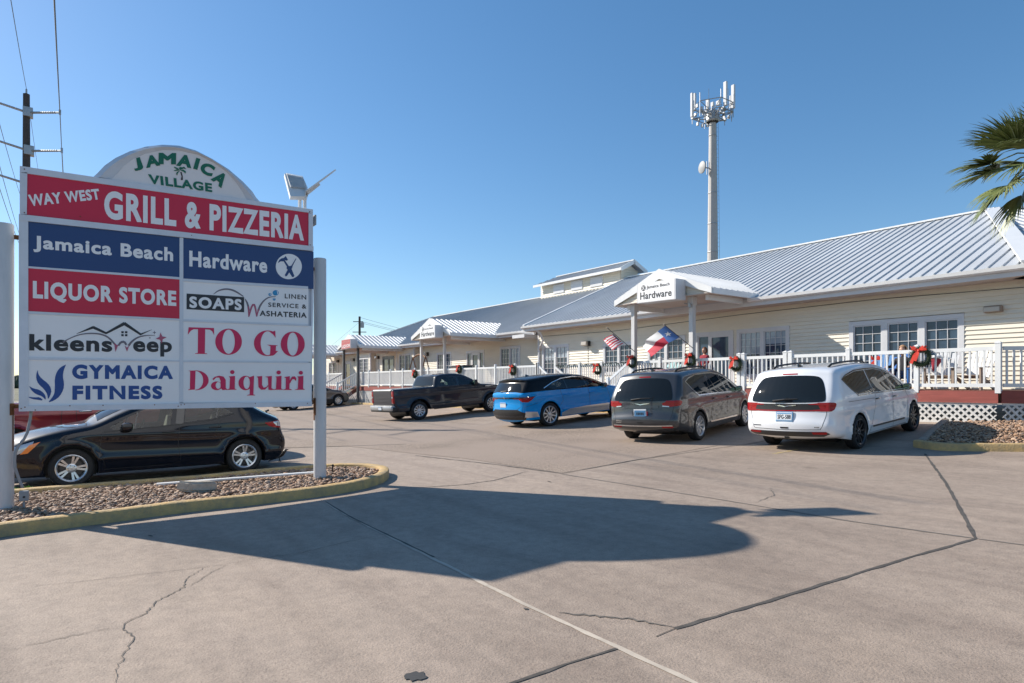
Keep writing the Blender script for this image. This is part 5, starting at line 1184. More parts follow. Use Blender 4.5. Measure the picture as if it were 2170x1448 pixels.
    def proj(s, axis, sg=1):
        if axis == 'side': return lambda a, b: s.cast((a, sg * 3, b), (0, -sg, 0))
        if axis == 'rear': return lambda a, b: s.cast((-2, a, b), (1, 0, 0))
        if axis == 'front': return lambda a, b: s.cast((s.L + 2, a, b), (-1, 0, 0))
        if axis == 'top': return lambda a, b: s.cast((a, b, 4), (0, 0, -1))
    def patch(s, name, poly, m, pr, off=.004, skirt=.02, parent=None, step=.04, mb=None, thick=0.0):
        poly = resample(list(poly) + [poly[0]], step)[:-1]; n = len(poly); A = np.array(poly); x0, y0 = A.min(0); x1, y1 = A.max(0)
        G = [(x0 + step * (i + .5), y0 + step * (j + .5)) for i in range(int((x1 - x0) / step) + 1) for j in range(int((y1 - y0) / step) + 1)]
        G = np.array(G) if G else np.zeros((0, 2)); 
        if len(G): G = G[inpoly_np(G, poly)]
        if len(G): G = G[segdist(G, poly, True) > step * .4]
        r = delaunay_2d_cdt([Vector(p) for p in poly] + [Vector(p) for p in G], [], [list(range(n))], 1, 1e-5); own = mb is None
        mb = mb or MB(); o = len(mb.v); hits = [pr(p.x, p.y) for p in r[0]]; ok = [h[0] is not None for h in hits]
        for h in hits: mb.v.append(tuple(h[0] + h[1] * off) if h[0] is not None else (0, 0, 0))
        ed = {}
        for t in r[2]:
            if not all(ok[i] for i in t): continue
            a, b, c = [Vector(mb.v[o + i]) for i in t]; f = list(t)
            if (b - a).cross(c - a).dot(hits[t[0]][1]) < 0: f = f[::-1]
            mb.f.append([o + i for i in f]); mb.m.append(0)
            for p, q in zip(f, f[1:] + f[:1]): ed[(p, q)] = 1
        for (p, q) in list(ed):
            if (q, p) not in ed:
                k = len(mb.v); mb.v += [tuple(Vector(mb.v[o + p]) - hits[p][1] * skirt), tuple(Vector(mb.v[o + q]) - hits[q][1] * skirt), mb.v[o + p], mb.v[o + q]]
                mb.f.append([k + 3, k + 2, k, k + 1]); mb.m.append(0)
        return mb.build(name, m, parent or s.root, smooth=True, sharp=50, fixn=False) if own else None
    def strip(s, mb, pts, w, pr, off=.003, closed=False, step=.05, skirt=.012):
        pts = resample(list(pts) + ([pts[0]] if closed else []), step)
        if closed: pts = pts[:-1]
        n = len(pts); L = []
        for i, p in enumerate(pts):
            a = pts[(i - 1) % n] if closed else pts[max(i - 1, 0)]; b = pts[(i + 1) % n] if closed else pts[min(i + 1, n - 1)]; tx, ty = b[0] - a[0], b[1] - a[1]; l = math.hypot(tx, ty) or 1
            q = []
            for sg in (1, -1):
                h = pr(p[0] - ty / l * sg * w / 2, p[1] + tx / l * sg * w / 2); q.append(h)
            L.append(q)
        for i in range(n if closed else n - 1):
            (a, b), (c, d) = L[i], L[(i + 1) % n]
            if None in (a[0], b[0], c[0], d[0]): continue
            f = [a[0] + a[1] * off, b[0] + b[1] * off, d[0] + d[1] * off, c[0] + c[1] * off]
            if (f[1] - f[0]).cross(f[3] - f[0]).dot(a[1]) < 0: f = f[::-1]
            mb.add(f, [(0, 1, 2, 3)])
            if skirt and off > .006: mb.add([a[0] + a[1] * off, c[0] + c[1] * off, c[0] - c[1] * skirt, a[0] - a[1] * skirt, b[0] + b[1] * off, d[0] + d[1] * off, d[0] - d[1] * skirt, b[0] - b[1] * skirt], [(0, 1, 2, 3), (4, 7, 6, 5)])
    def gaps(s, lines, rear=(), sides=(1, -1), w=.009):
        mb = MB()
        for sg in sides:
            for l in lines: s.strip(mb, l, w, s.proj('side', sg), .0025)
        for l in rear: s.strip(mb, l, w, s.proj('rear'), .0025)
        return mb.build('panel_gap', M['black'], s.root, smooth=True, fixn=False)

def wheel(root, pos, side, r, w, rim_r, spokes, rim_m, first=None, style='double', hub_m=None, face=None):
    if first is None:
        t = MB(); hw = w / 2
        t.lathe([(rim_r - .005, -hw + .02), (rim_r + .02, -hw), (r - .035, -hw + .002), (r - .008, -hw + .025), (r, -hw + .05), (r, hw - .05), (r - .008, hw - .025), (r - .035, hw - .002), (rim_r + .03, hw - .004), (rim_r + .004, hw - .015), (rim_r - .01, hw - .03), (rim_r - .012, -hw + .02)], 40, axis='y')
        for k in range(4):                        # shallow grooves of the tread
            y = -hw + .06 + k * (w - .12) / 3; t.lathe([(r + .0015, y - .004), (r + .0015, y + .004)], 40, m=1, axis='y')
        o = t.build('wheel', [M['tyre'], M['black']], root, smooth=True, sharp=35)
        b = MB(); b.lathe([(rim_r - .008, hw - .03), (rim_r + .006, hw - .012), (rim_r - .004, hw - .006), (rim_r - .022, hw - .02), (rim_r - .03, hw - .07), (rim_r - .03, -hw + .03)], 40, axis='y')
        yo = hw - .03; yi = hw - .045
        def sp_(a0, r0, r1, w0, w1, t0=.03):
            M_ = Matrix.Rotation(-a0, 4, 'Y'); pr = [(r0, yi, -w0 / 2), (r0, yi, w0 / 2), (r1, yo, w1 / 2), (r1, yo, -w1 / 2)]
            P = [M_ @ Vector(p) for p in pr]; Q = [M_ @ Vector((p[0], p[1] - t0, p[2] * 1.15)) for p in pr]; b.add(P + Q, [(0, 1, 2, 3), (0, 4, 5, 1), (1, 5, 6, 2), (2, 6, 7, 3), (3, 7, 4, 0)])
        off = math.pi / 2
        for k in range(spokes):
            a = off + 2 * math.pi * k / spokes
            if style == 'double':
                for e in (-1, 1): sp_(a + e * .17, .045, rim_r - .012, .026, .036)
            elif style == 'split':
                sp_(a, .04, rim_r - .012, .05, .03); sp_(a + math.pi / spokes, .06, rim_r - .012, .02, .05)
            else: sp_(a, .04, rim_r - .012, .034, .052)
        b.lathe([(.075, yi - .03), (.072, yi + .004), (.06, yi + .010), (.030, yi + .010), (.027, yi + .004), (.001, yi + .006)], 20, axis='y')
        ri = b.build('rim', rim_m, o, smooth=True, sharp=30)
        d = MB(); d.lathe([(rim_r - .03, hw - .10), (.001, hw - .10)], 32, axis='y'); d.lathe([(rim_r * .72, hw - .092), (rim_r * .72, hw - .085), (rim_r * .3, hw - .085)], 28, m=1, axis='y')
        for k in range(5):
            a = off + math.pi / 5 + 2 * math.pi * k / 5; c = Vector((.048 * math.cos(a), yi + .008, .048 * math.sin(a))); d.lathe([(.011, -.01), (.010, .006), (.001, .008)], 8, m=2, M=Matrix.Translation(c), axis='y')
        d.build('brake_disc', [M['black'], M['dk_alloy'], M['steel']], o, smooth=True, sharp=30)
        first = o; c = o
    else: c = copy_tree(first, root)
    c.location = pos; c.rotation_euler = (0, random.uniform(0, 1.2), 0 if side > 0 else math.pi)
    return first
def mirrors(root, x, y, z, cap, sz=(.085, .085, .08)):
    for sg in (1, -1):
        m = MB(); m.bbox((x - sz[0], sg * (y + .10) - sz[1], z - sz[2]), (x + sz[0], sg * (y + .10) + sz[1], z + sz[2]), .055); m.beam((x + .02, sg * (y - .06), z - .09), (x + .02, sg * (y + .08), z - .04), .05, .035); o = m.build('side_mirror', cap, root, smooth=True, sharp=40)
        g_ = MB(); g_.box((x - sz[0] - .003, sg * (y + .10) - sz[1] * .8, z - sz[2] * .7), (x - sz[0] + .002, sg * (y + .10) + sz[1] * .8, z + sz[2] * .7)); g_.build('mirror_glass', M['mirror'], o)
M['mirror'] = mat('mirror_glass', (0.30, 0.45, 0.42), 0.02, metal=1.0)
def handles(car, pts, m, w=.11):
    for sg in (1, -1):
        for (x, z) in pts:
            h, n_ = car.proj('side', sg)(x, z)
            if h is None: continue
            b = MB(); b.bbox((x - w, h.y - .018 + sg * .022, z - .013), (x + w, h.y + .018 + sg * .022, z + .016), .012); b.build('door_handle', m, car.root, smooth=True, sharp=40)
def seats(root, xs_, y, zs_, m):
    for x in xs_:
        for sg in (1, -1):
            b = MB(); b.bbox((x - .05, sg * y - .23, zs_), (x + .45, sg * y + .23, zs_ + .2), .06); b.prism([(x - .05, sg * y - .22, zs_ + .1), (x + .1, sg * y - .22, zs_ + .1), (x - .05, sg * y - .2, zs_ + .68), (x - .17, sg * y - .2, zs_ + .68)], (0, .42, 0)); b.bbox((x - .2, sg * y - .13, zs_ + .7), (x - .1, sg * y + .13, zs_ + .9), .04); b.build('seat', m, root, smooth=True, sharp=40)
def floorpan(root, x0, x1, w, z): b = MB(); b.box((x0, -w, z - .04), (x1, w, z)); b.build('cabin_floor', M['cabin'], root)
def dash(root, x, w, z): b = MB(); b.bbox((x - .3, -w, z - .25), (x + .35, w, z), .08); b.lathe([(.17, -.012), (.19, 0), (.17, .012), (.165, 0), (.17, -.012)], 20, M=Matrix.Translation((x - .42, .36, z + .02)) @ Matrix.Rotation(1.2, 4, 'Y')); b.build('dashboard', M['cabin'], root)

def text_mesh(body, bold=0.0, space=1.0, shear=0.0):
    cu = bpy.data.curves.new('lettering', 'FONT'); cu.body = body; cu.offset = bold; cu.space_character = space; cu.shear = shear; cu.resolution_u = 5
    o = bpy.data.objects.new('lettering_tmp', cu); COL.objects.link(o); dg = bpy.context.evaluated_depsgraph_get(); ev = o.evaluated_get(dg); me = ev.to_mesh()
    V = [v.co.copy() for v in me.vertices]; Fc = [list(p.vertices) for p in me.polygons]; ev.to_mesh_clear(); bpy.data.objects.remove(o); bpy.data.curves.remove(cu)
    x0 = min(v.x for v in V); x1 = max(v.x for v in V); y0 = min(v.y for v in V); y1 = max(v.y for v in V)
    return [((v.x - x0) / (x1 - x0), (v.y - y0) / (y1 - y0)) for v in V], Fc, x1 - x0, y1 - y0
def embolden(uv, Fc, we, he, d):                 # outline moved outward by d (em) and refilled cleanly
    P = [(u * we, v * he) for u, v in uv]; key = {}; idx = []
    for p in P: idx.append(key.setdefault((round(p[0], 5), round(p[1], 5)), len(key)))
    Q = [None] * len(key)
    for p, i in zip(P, idx): Q[i] = p
    he_ = set()
    for f in Fc:
        g_ = [idx[i] for i in f]; A = sum(Q[a][0] * Q[b][1] - Q[b][0] * Q[a][1] for a, b in zip(g_, g_[1:] + g_[:1]))
        if A < 0: g_ = g_[::-1]
        for a, b in zip(g_, g_[1:] + g_[:1]):
            if a != b: he_.add((a, b))
    nxt = {}
    for (a, b) in he_:
        if (b, a) not in he_: nxt.setdefault(a, []).append(b)
    loops = []
    while nxt:
        a0 = next(iter(nxt)); l = [a0]; c = nxt[a0].pop()
        if not nxt[a0]: del nxt[a0]
        while c != a0 and c in nxt:
            l.append(c); q = nxt[c].pop()
            if not nxt[c]: del nxt[c]
            c = q
        if len(l) > 2: loops.append(l)
    V = []; E_ = []; O = []
    for l in loops:
        pts = [Q[i] for i in l]; pts = [p for p, q in zip(pts, pts[1:] + pts[:1]) if math.hypot(p[0] - q[0], p[1] - q[1]) > 1e-4]; n = len(pts); o = []
        for i in range(n):
            a, p, b = pts[i - 1], pts[i], pts[(i + 1) % n]; d1 = (p[0] - a[0], p[1] - a[1]); d2 = (b[0] - p[0], b[1] - p[1]); l1 = math.hypot(*d1); l2 = math.hypot(*d2)
            n1 = (d1[1] / l1, -d1[0] / l1); n2 = (d2[1] / l2, -d2[0] / l2); dt = max(-.35, n1[0] * n2[0] + n1[1] * n2[1]); k = d / (1 + dt); o.append((p[0] + (n1[0] + n2[0]) * k, p[1] + (n1[1] + n2[1]) * k))
        k = len(V); V += [Vector(p) for p in o]; E_ += [(k + i, k + (i + 1) % n) for i in range(n)]; O.append(np.array(o))
    r = delaunay_2d_cdt(V, E_, [], 0, 1e-6); R_ = np.array([v[:] for v in r[0]]); T_ = [list(t) for t in r[2]]; c = np.array([R_[t].mean(0) for t in T_]); w = np.zeros(len(c), int)
    for o in O:
        A, B = o, np.roll(o, -1, 0)
        for (x1, y1), (x2, y2) in zip(A, B):
            s_ = (x2 - x1) * (c[:, 1] - y1) - (c[:, 0] - x1) * (y2 - y1); w += ((y1 <= c[:, 1]) & (y2 > c[:, 1]) & (s_ > 0)).astype(int); w -= ((y1 > c[:, 1]) & (y2 <= c[:, 1]) & (s_ < 0)).astype(int)
    Fo = [t for t, k in zip(T_, w) if k > 0]; x0, y0 = R_.min(0); x1, y1 = R_.max(0)
    return [((p[0] - x0) / (x1 - x0), (p[1] - y0) / (y1 - y0)) for p in R_], Fo
def text_on(name, body, TL, BL, BR, TR, m, parent, n, bold=0.0, space=1.0, off=.003, mb=None, shear=0.0, mi=0):
    uv, Fc, we, he = text_mesh(body, 0.0, space + 3.0 * bold, shear); TL, BL, BR, TR = map(Vector, (TL, BL, BR, TR)); n = Vector(n).normalized()
    own = mb is None; mb = mb or MB(); uv, Fc = embolden(uv, Fc, we, he, bold) if bold > 0 else (uv, Fc)
    mb.add([(BL.lerp(BR, u)).lerp(TL.lerp(TR, u), v) + n * off for u, v in uv], Fc, mi)
    return mb.build(name, m, parent, fixn=False) if own else None
def plate(root, x, y, z, w, h, tilt, txt, m=None, tm=None, frame=None, side_bars=False):
    R_ = Matrix.Translation((x, y, z)) @ Matrix.Rotation(tilt, 4, 'Y'); b = MB(); b.bbox((-.012, -w / 2, -h / 2), (0, w / 2, h / 2), .006, M=R_)
    if frame: b.bbox((-.008, -w / 2 - .018, -h / 2 - .018), (.004, w / 2 + .018, h / 2 + .018), .006, m=1, M=R_)
    b.box((-.0135, -w / 2 + .01, h / 2 - .035), (-.012, w / 2 - .01, h / 2 - .012), 2, R_); b.box((-.0135, -w / 2 + .01, -h / 2 + .008), (-.012, w / 2 - .01, -h / 2 + .018), 2, R_)
    o = b.build('licence_plate', [m or M['plate'], frame or M['black'], M['platebl']], root)
    if txt:
        q = lambda yy, zz: R_ @ Vector((-.0125, yy, zz)); text_on('plate_lettering', txt, q(w / 2 - .025, h * .22), q(w / 2 - .025, -h * .30), q(-w / 2 + .025, -h * .30), q(-w / 2 + .025, h * .22), tm or M['sign_black'], o, R_.to_3x3() @ Vector((-1, 0, 0)), bold=.02, off=.003)
    return o
def place(root, rr, heading, spec, roll=0.0):
    # rr: ground point under the right rear wheel centre line ; heading in degrees in the ground plan
    h = math.radians(heading); f = Vector((math.cos(h), math.sin(h), 0)); l = Vector((-f.y, f.x, 0)); hw = spec['track'] / 2; wb = spec['wb']
    gz_ = lambda p: ground_z(p.x, p.y); c = Vector((rr[0], rr[1], 0)) + l * hw
    sc_ = root.scale[0]; c = Vector((rr[0], rr[1], 0)) + l * hw * root.scale[1]; hw *= root.scale[1]; wb *= sc_; A = c; B = c + f * wb; zA = (gz_(A + l * hw) + gz_(A - l * hw)) / 2; zB = (gz_(B + l * hw) + gz_(B - l * hw)) / 2
    fx = (B - A); fx.z = zB - zA; fx.normalize(); ly = l.copy(); ly.z = (gz_(A + l * hw) - gz_(A - l * hw) + gz_(B + l * hw) - gz_(B - l * hw)) / (4 * hw); ly.normalize(); up = fx.cross(ly).normalized(); ly = up.cross(fx)
    Mx = Matrix.Identity(4); ax = spec['arch'][0][0]
    org = Vector((A.x, A.y, zA)) - fx * ax * sc_
    for i in range(3): Mx[i][0] = fx[i]; Mx[i][1] = ly[i]; Mx[i][2] = up[i]; Mx[i][3] = org[i]
    root.location = org; root.rotation_euler = Mx.to_euler()

# ---- minivan (two of them)
VAN = dict(L=5.18, W=2.02, wb=3.09, track=1.74, arch=[(1.12, .35, .405), (4.21, .35, .405)], zu=.235, belt=[(0, 1.13), (1.2, 1.12), (4.0, 1.06), (5.2, .80)], tum=.285, R=.13, Rr=.13, pf=.24, pr=.11, rx=.6, fx=1.2, crown=.035, bulgeR=.10, bulgeF=.16,
    crease=[(.86, .012, .05), (.38, .012, .06)],
    top=[(.42, .30), (.16, .345), (.03, .43), (.0, .52), (-.005, .62), (.05, .74), (.075, .92), (.09, 1.10), (.19, 1.32), (.36, 1.58), (.40, 1.665), (.60, 1.715), (1.3, 1.755), (2.1, 1.75), (2.75, 1.685), (3.3, 1.50), (3.75, 1.27), (4.05, 1.10), (4.45, 1.02), (4.85, .90), (5.08, .74), (5.16, .58), (5.18, .45), (5.12, .30), (5.0, .235)])
WQ = [(.60, 1.475), (.80, 1.535), (1.25, 1.60), (1.75, 1.605), (1.86, 1.12), (1.12, 1.135), (.86, 1.28)]
WS = [(1.79, 1.605), (2.25, 1.60), (2.62, 1.545), (2.84, 1.095), (1.90, 1.12)]
WF = [(2.70, 1.53), (2.95, 1.46), (3.28, 1.31), (3.52, 1.165), (3.55, 1.075), (2.92, 1.092)]
WT = [(3.57, 1.14), (3.78, 1.05), (3.62, 1.065)]
def minivan(lab, paint, white):
    root = thing('minivan', lab, 'minivan', world_parts=False); sp = dict(VAN)
    sp['zones'] = [('side_window', WQ, M['glass_dark']), ('side_window_sliding', WS, M['glass_dark']), ('front_window', WF, M['glass_clear']), ('front_window_small', WT, M['glass_clear'])]
    c = Car(sp, root, paint); rear = c.proj('rear')
    # rear glass with rounded corners
    rg = chaikin([(.0, 1.60), (.52, 1.585), (.66, 1.52), (.76, 1.30), (.80, 1.10), (.74, 1.06), (0, 1.05), (-.74, 1.06), (-.80, 1.10), (-.76, 1.30), (-.66, 1.52), (-.52, 1.585), (0, 1.60)], 2)
    c.patch('rear_window', rg[:-1], M['rearglass'], rear, .004)
    c.patch('brake_light', [(-.16, 1.640), (.16, 1.640), (.16, 1.615), (-.16, 1.615)], M['red_lens'], rear, .004, step=.03)
    m = MB(); h0, _ = rear(.20, 1.11); h1, _ = rear(-.22, 1.14); m.tube([rear(.25, 1.09)[0] + Vector((-.035, 0, 0)), rear(.0, 1.125)[0] + Vector((-.035, 0, 0)), rear(-.27, 1.135)[0] + Vector((-.03, 0, 0))], [.025, .016, .008], 6); m.build('wiper', M['black'], root)
    if white:
        for sg in (1, -1):
            c.patch('taillight', [(sg * .48, 1.030), (sg * .74, 1.050), (sg * .90, 1.05), (sg * .90, .875), (sg * .74, .875), (sg * .56, .885), (sg * .56, .908), (sg * .80, .925), (sg * .80, 1.00), (sg * .48, 1.014)], M['red_lens'], rear, .008, step=.03)
            c.patch('taillight', chaikin([(.05, 1.05), (.13, 1.055), (.19, 1.03), (.16, .94), (.12, .885), (.05, .875)], 1), M['red_lens'], c.proj('side', sg), .006, step=.03)
        c.patch('light_bar', [(-.6, .905), (.6, .905), (.6, .88), (-.6, .88)], M['red_lens'], rear, .007, step=.03); c.patch('trim_bar', [(-.74, 1.035), (.74, 1.035), (.74, .90), (-.74, .90)], M['black'], rear, .005)
        em = M['chrome']; ez = .985
    else:
        for sg in (1, -1):
            c.patch('taillight', chaikin([(sg * .55, 1.00), (sg * .68, 1.055), (sg * .90, 1.06), (sg * .90, .93), (sg * .70, .915), (sg * .58, .925)], 1), M['red_lens'], rear, .010, step=.03)
            c.patch('taillight', chaikin([(.05, 1.06), (.17, 1.065), (.24, 1.03), (.20, .96), (.13, .93), (.05, .925)], 1), M['red_lens'], c.proj('side', sg), .008, step=.03)
            c.patch('reverse_light', [(sg * .56, .95), (sg * .72, .935), (sg * .72, .912), (sg * .56, .925)], M['clear_lens'], rear, .013, step=.03)
        c.patch('trim_bar', [(-.46, .955), (.46, .955), (.46, .89), (-.46, .89)], paint, rear, .012); ez = .985
    # winged emblem
    m = MB()
    for sg in (1, -1): c.strip(m, [(0, ez - .010), (sg * .06, ez + .004), (sg * .20, ez + .016), (sg * .235, ez + .022)], .018, rear, .014, skirt=0)
    m.build('emblem', M['chrome'], root, fixn=False)
    # plate recess, bumper, gaps
    if white: plate(root, rear(0, .775)[0].x - .012, .0, .775, .33, .17, .22, 'SFG-588', frame=M['platebl'])
    else:
        p_ = plate(root, rear(0, .775)[0].x - .012, .0, .775, .31, .16, .0, '', m=M['plate'], frame=M['plate'])
        m = MB(); R_ = rear(0, .775)[0].x - .026
        for k in range(3): m.box((R_ - .002, .175, .725 + k * .035), (R_, .215, .745 + k * .035)); m.box((R_ - .002, -.215, .725 + k * .035), (R_, -.175, .745 + k * .035), 1)
        m.box((R_ - .002, -.15, .70), (R_, .15, .84), 2)
        for k in range(5): m.box((R_ - .004, -.10 + k * .042, .735), (R_ - .002, -.075 + k * .042, .795), 0)
        m.build('plate_pattern', [M['sign_black'], M['red_lens'], M['platebl']], p_)
    c.patch('tailgate_handle', [(-.09, .565), (.09, .565), (.08, .535), (-.08, .535)], M['black'], rear, .006, step=.03)
    lowm = M['black'] if white else paint
    if white: c.patch('lower_bumper', [(-.86, .43), (-.80, .475), (.80, .475), (.86, .43), (.72, .37), (-.72, .37)], M['dk_alloy'], rear, .006)
    else:
        m = MB(); c.strip(m, [(-.80, .475), (-.4, .47), (.4, .47), (.80, .475)], .022, rear, .010); m.build('bumper_trim', M['chrome'], root, fixn=False)
    for sg in (1, -1): c.patch('reflector', [(sg * .54, .465), (sg * .82, .465), (sg * .80, .425), (sg * .56, .425)], M['red_lens'], rear, .012, step=.03)
    # small name plates (illegible in the photo): raised chrome bars
    m = MB(); mm_ = M['dk_alloy'] if white else M['chrome']
    for k in range(8): c.strip(m, [(.72 - k * .024, .585), (.705 - k * .024, .585)], .022, rear, .005, step=.02)
    if not white:
        for k in range(7): c.strip(m, [(.71 - k * .024, .545), (.695 - k * .024, .545)], .020, rear, .005, step=.02)
    else:
        for k in range(4): c.strip(m, [(-.60 - k * .024, .565), (-.615 - k * .024, .565)], .020, rear, .005, step=.02)
    m.build('model_badge', mm_, root, fixn=False)
    c.gaps([[(1.95, 1.09), (1.93, .80), (1.80, .55), (1.62, .33), (1.62, .26)], [(2.88, 1.07), (2.93, .7), (2.90, .28)], [(3.66, 1.03), (3.82, .86), (3.80, .62), (3.72, .30)], [(.62, 1.02), (1.90, .99)], [(1.66, .27), (3.7, .27)]],
           [[(-.84, 1.02), (-.80, .80), (-.74, .58), (-.70, .52), (0, .51), (.70, .52), (.74, .58), (.80, .80), (.84, 1.02)]])
    for sg in (1, -1):
        m = MB(); c.strip(m, [(1.75, .40), (3.55, .385)], .035, c.proj('side', sg), .012); m.build('sill_trim', M['black'] if white else M['chrome'], root, fixn=False)
    m = MB(); wr = [(.575, 1.48), (.80, 1.555), (1.25, 1.622), (1.75, 1.628), (2.25, 1.620), (2.62, 1.568), (2.95, 1.485), (3.28, 1.335), (3.60, 1.15), (3.82, 1.035), (3.5, 1.052), (2.88, 1.072), (1.88, 1.10), (1.11, 1.112), (.84, 1.27)]
    for sg in (1, -1): m = MB(); c.strip(m, wr, .024, c.proj('side', sg), .008, closed=True); m.build('window_trim', M['gloss_black'] if white else M['chrome'], root, fixn=False)
    for sg in (1, -1):
        for pp, w_ in (([(1.83, 1.61), (1.88, 1.11)], .045), ([(2.66, 1.545), (2.88, 1.09)], .06), ([(3.545, 1.16), (3.59, 1.06)], .035)): m = MB(); c.strip(m, pp, w_, c.proj('side', sg), .005); m.build('window_pillar', M['gloss_black'], root, fixn=False)
    # windscreen + roof details
    ws = [(3.02, -.60), (3.02, .60), (3.95, .74), (3.95, -.74)]; c.patch('windscreen', ws, M['rearglass'], c.proj('top'), .004, step=.06)
    for sg in (1, -1):
        m = MB(); pts = [(.75, 1.0), (.9, 1.02), (1.6, 1.02), (2.4, 1.02), (2.55, 1.0)]; P = []
        for x in (.70, .85, 1.2, 1.6, 2.0, 2.35, 2.5):
            h, _ = c.proj('top')(x, sg * .60); P.append(h + Vector((0, 0, .005 if x in (.70, 2.5) else .045)))
        m.tube(P, .022, 8); m.build('roof_rail', M['black'], root, smooth=True)
    m = MB(); h, _ = c.proj('top')(.72, 0); m.prism([h + Vector((-.10, -.02, -.005)), h + Vector((.10, -.02, -.005)), h + Vector((-.06, -.01, .055)), h + Vector((-.09, -.01, .055))], (0, .03, 0)); m.build('antenna_fin', M['gloss_black'], root)
    for sg in (1, -1): c.patch('headlight', chaikin([(4.55, .92), (4.95, .83), (5.1, .70), (4.8, .74), (4.55, .84)], 1), M['clear_lens'], c.proj('side', sg), .005)
    handles(c, [(2.05, .97), (3.02, .945)], paint if not white else M['gloss_black'])
    mirrors(root, 3.62, .98, 1.11, M['gloss_black'])
    seats(root, [2.55, 1.55], .45, .62, M['cabin_tan']); floorpan(root, .9, 4.0, .8, .5); dash(root, 3.65, .72, 1.0)
    m = MB(); m.box((.5, -.7, .3), (4.6, .7, .42)); m.tube([(.3, .35, .30), (.8, .35, .30)], .035, 8); m.bbox((.25, -.42, .26), (.5, .42, .31), .02); m.build('underbody', M['black'], root)
    if white:
        m = MB(); m.bbox((-.02, -.05, .32), (.22, .05, .40), .008); m.build('tow_hitch', M['black'], root)
    f = None
    for x in (1.12, 4.21):
        for sg in (1, -1): f = wheel(root, (x, sg * .90, .355), sg, .355, .235, .245 if not white else .262, 10 if not white else 5, M['alloy'] if not white else M['dk_alloy'], f, style='single' if not white else 'split')
    return root, sp
P_white = paint_mat('white_car_paint', (0.74, 0.75, 0.77), 0.0, 0.4); P_grey = paint_mat('grey_car_paint', (0.042, 0.043, 0.047), 0.3, 0.38)
r_, sp_ = minivan('white minivan with black trim and dark wheels, parked by the porch corner', P_white, True); r_.scale = (.965, .925, .94); place(r_, (-6.16, 12.70), 94.5, sp_)
r_, sp_ = minivan('dark grey minivan with chrome window trim between the blue and white cars', P_grey, False); r_.scale = (.965, .935, .955); place(r_, (-9.6, 12.25), 104.6, sp_)

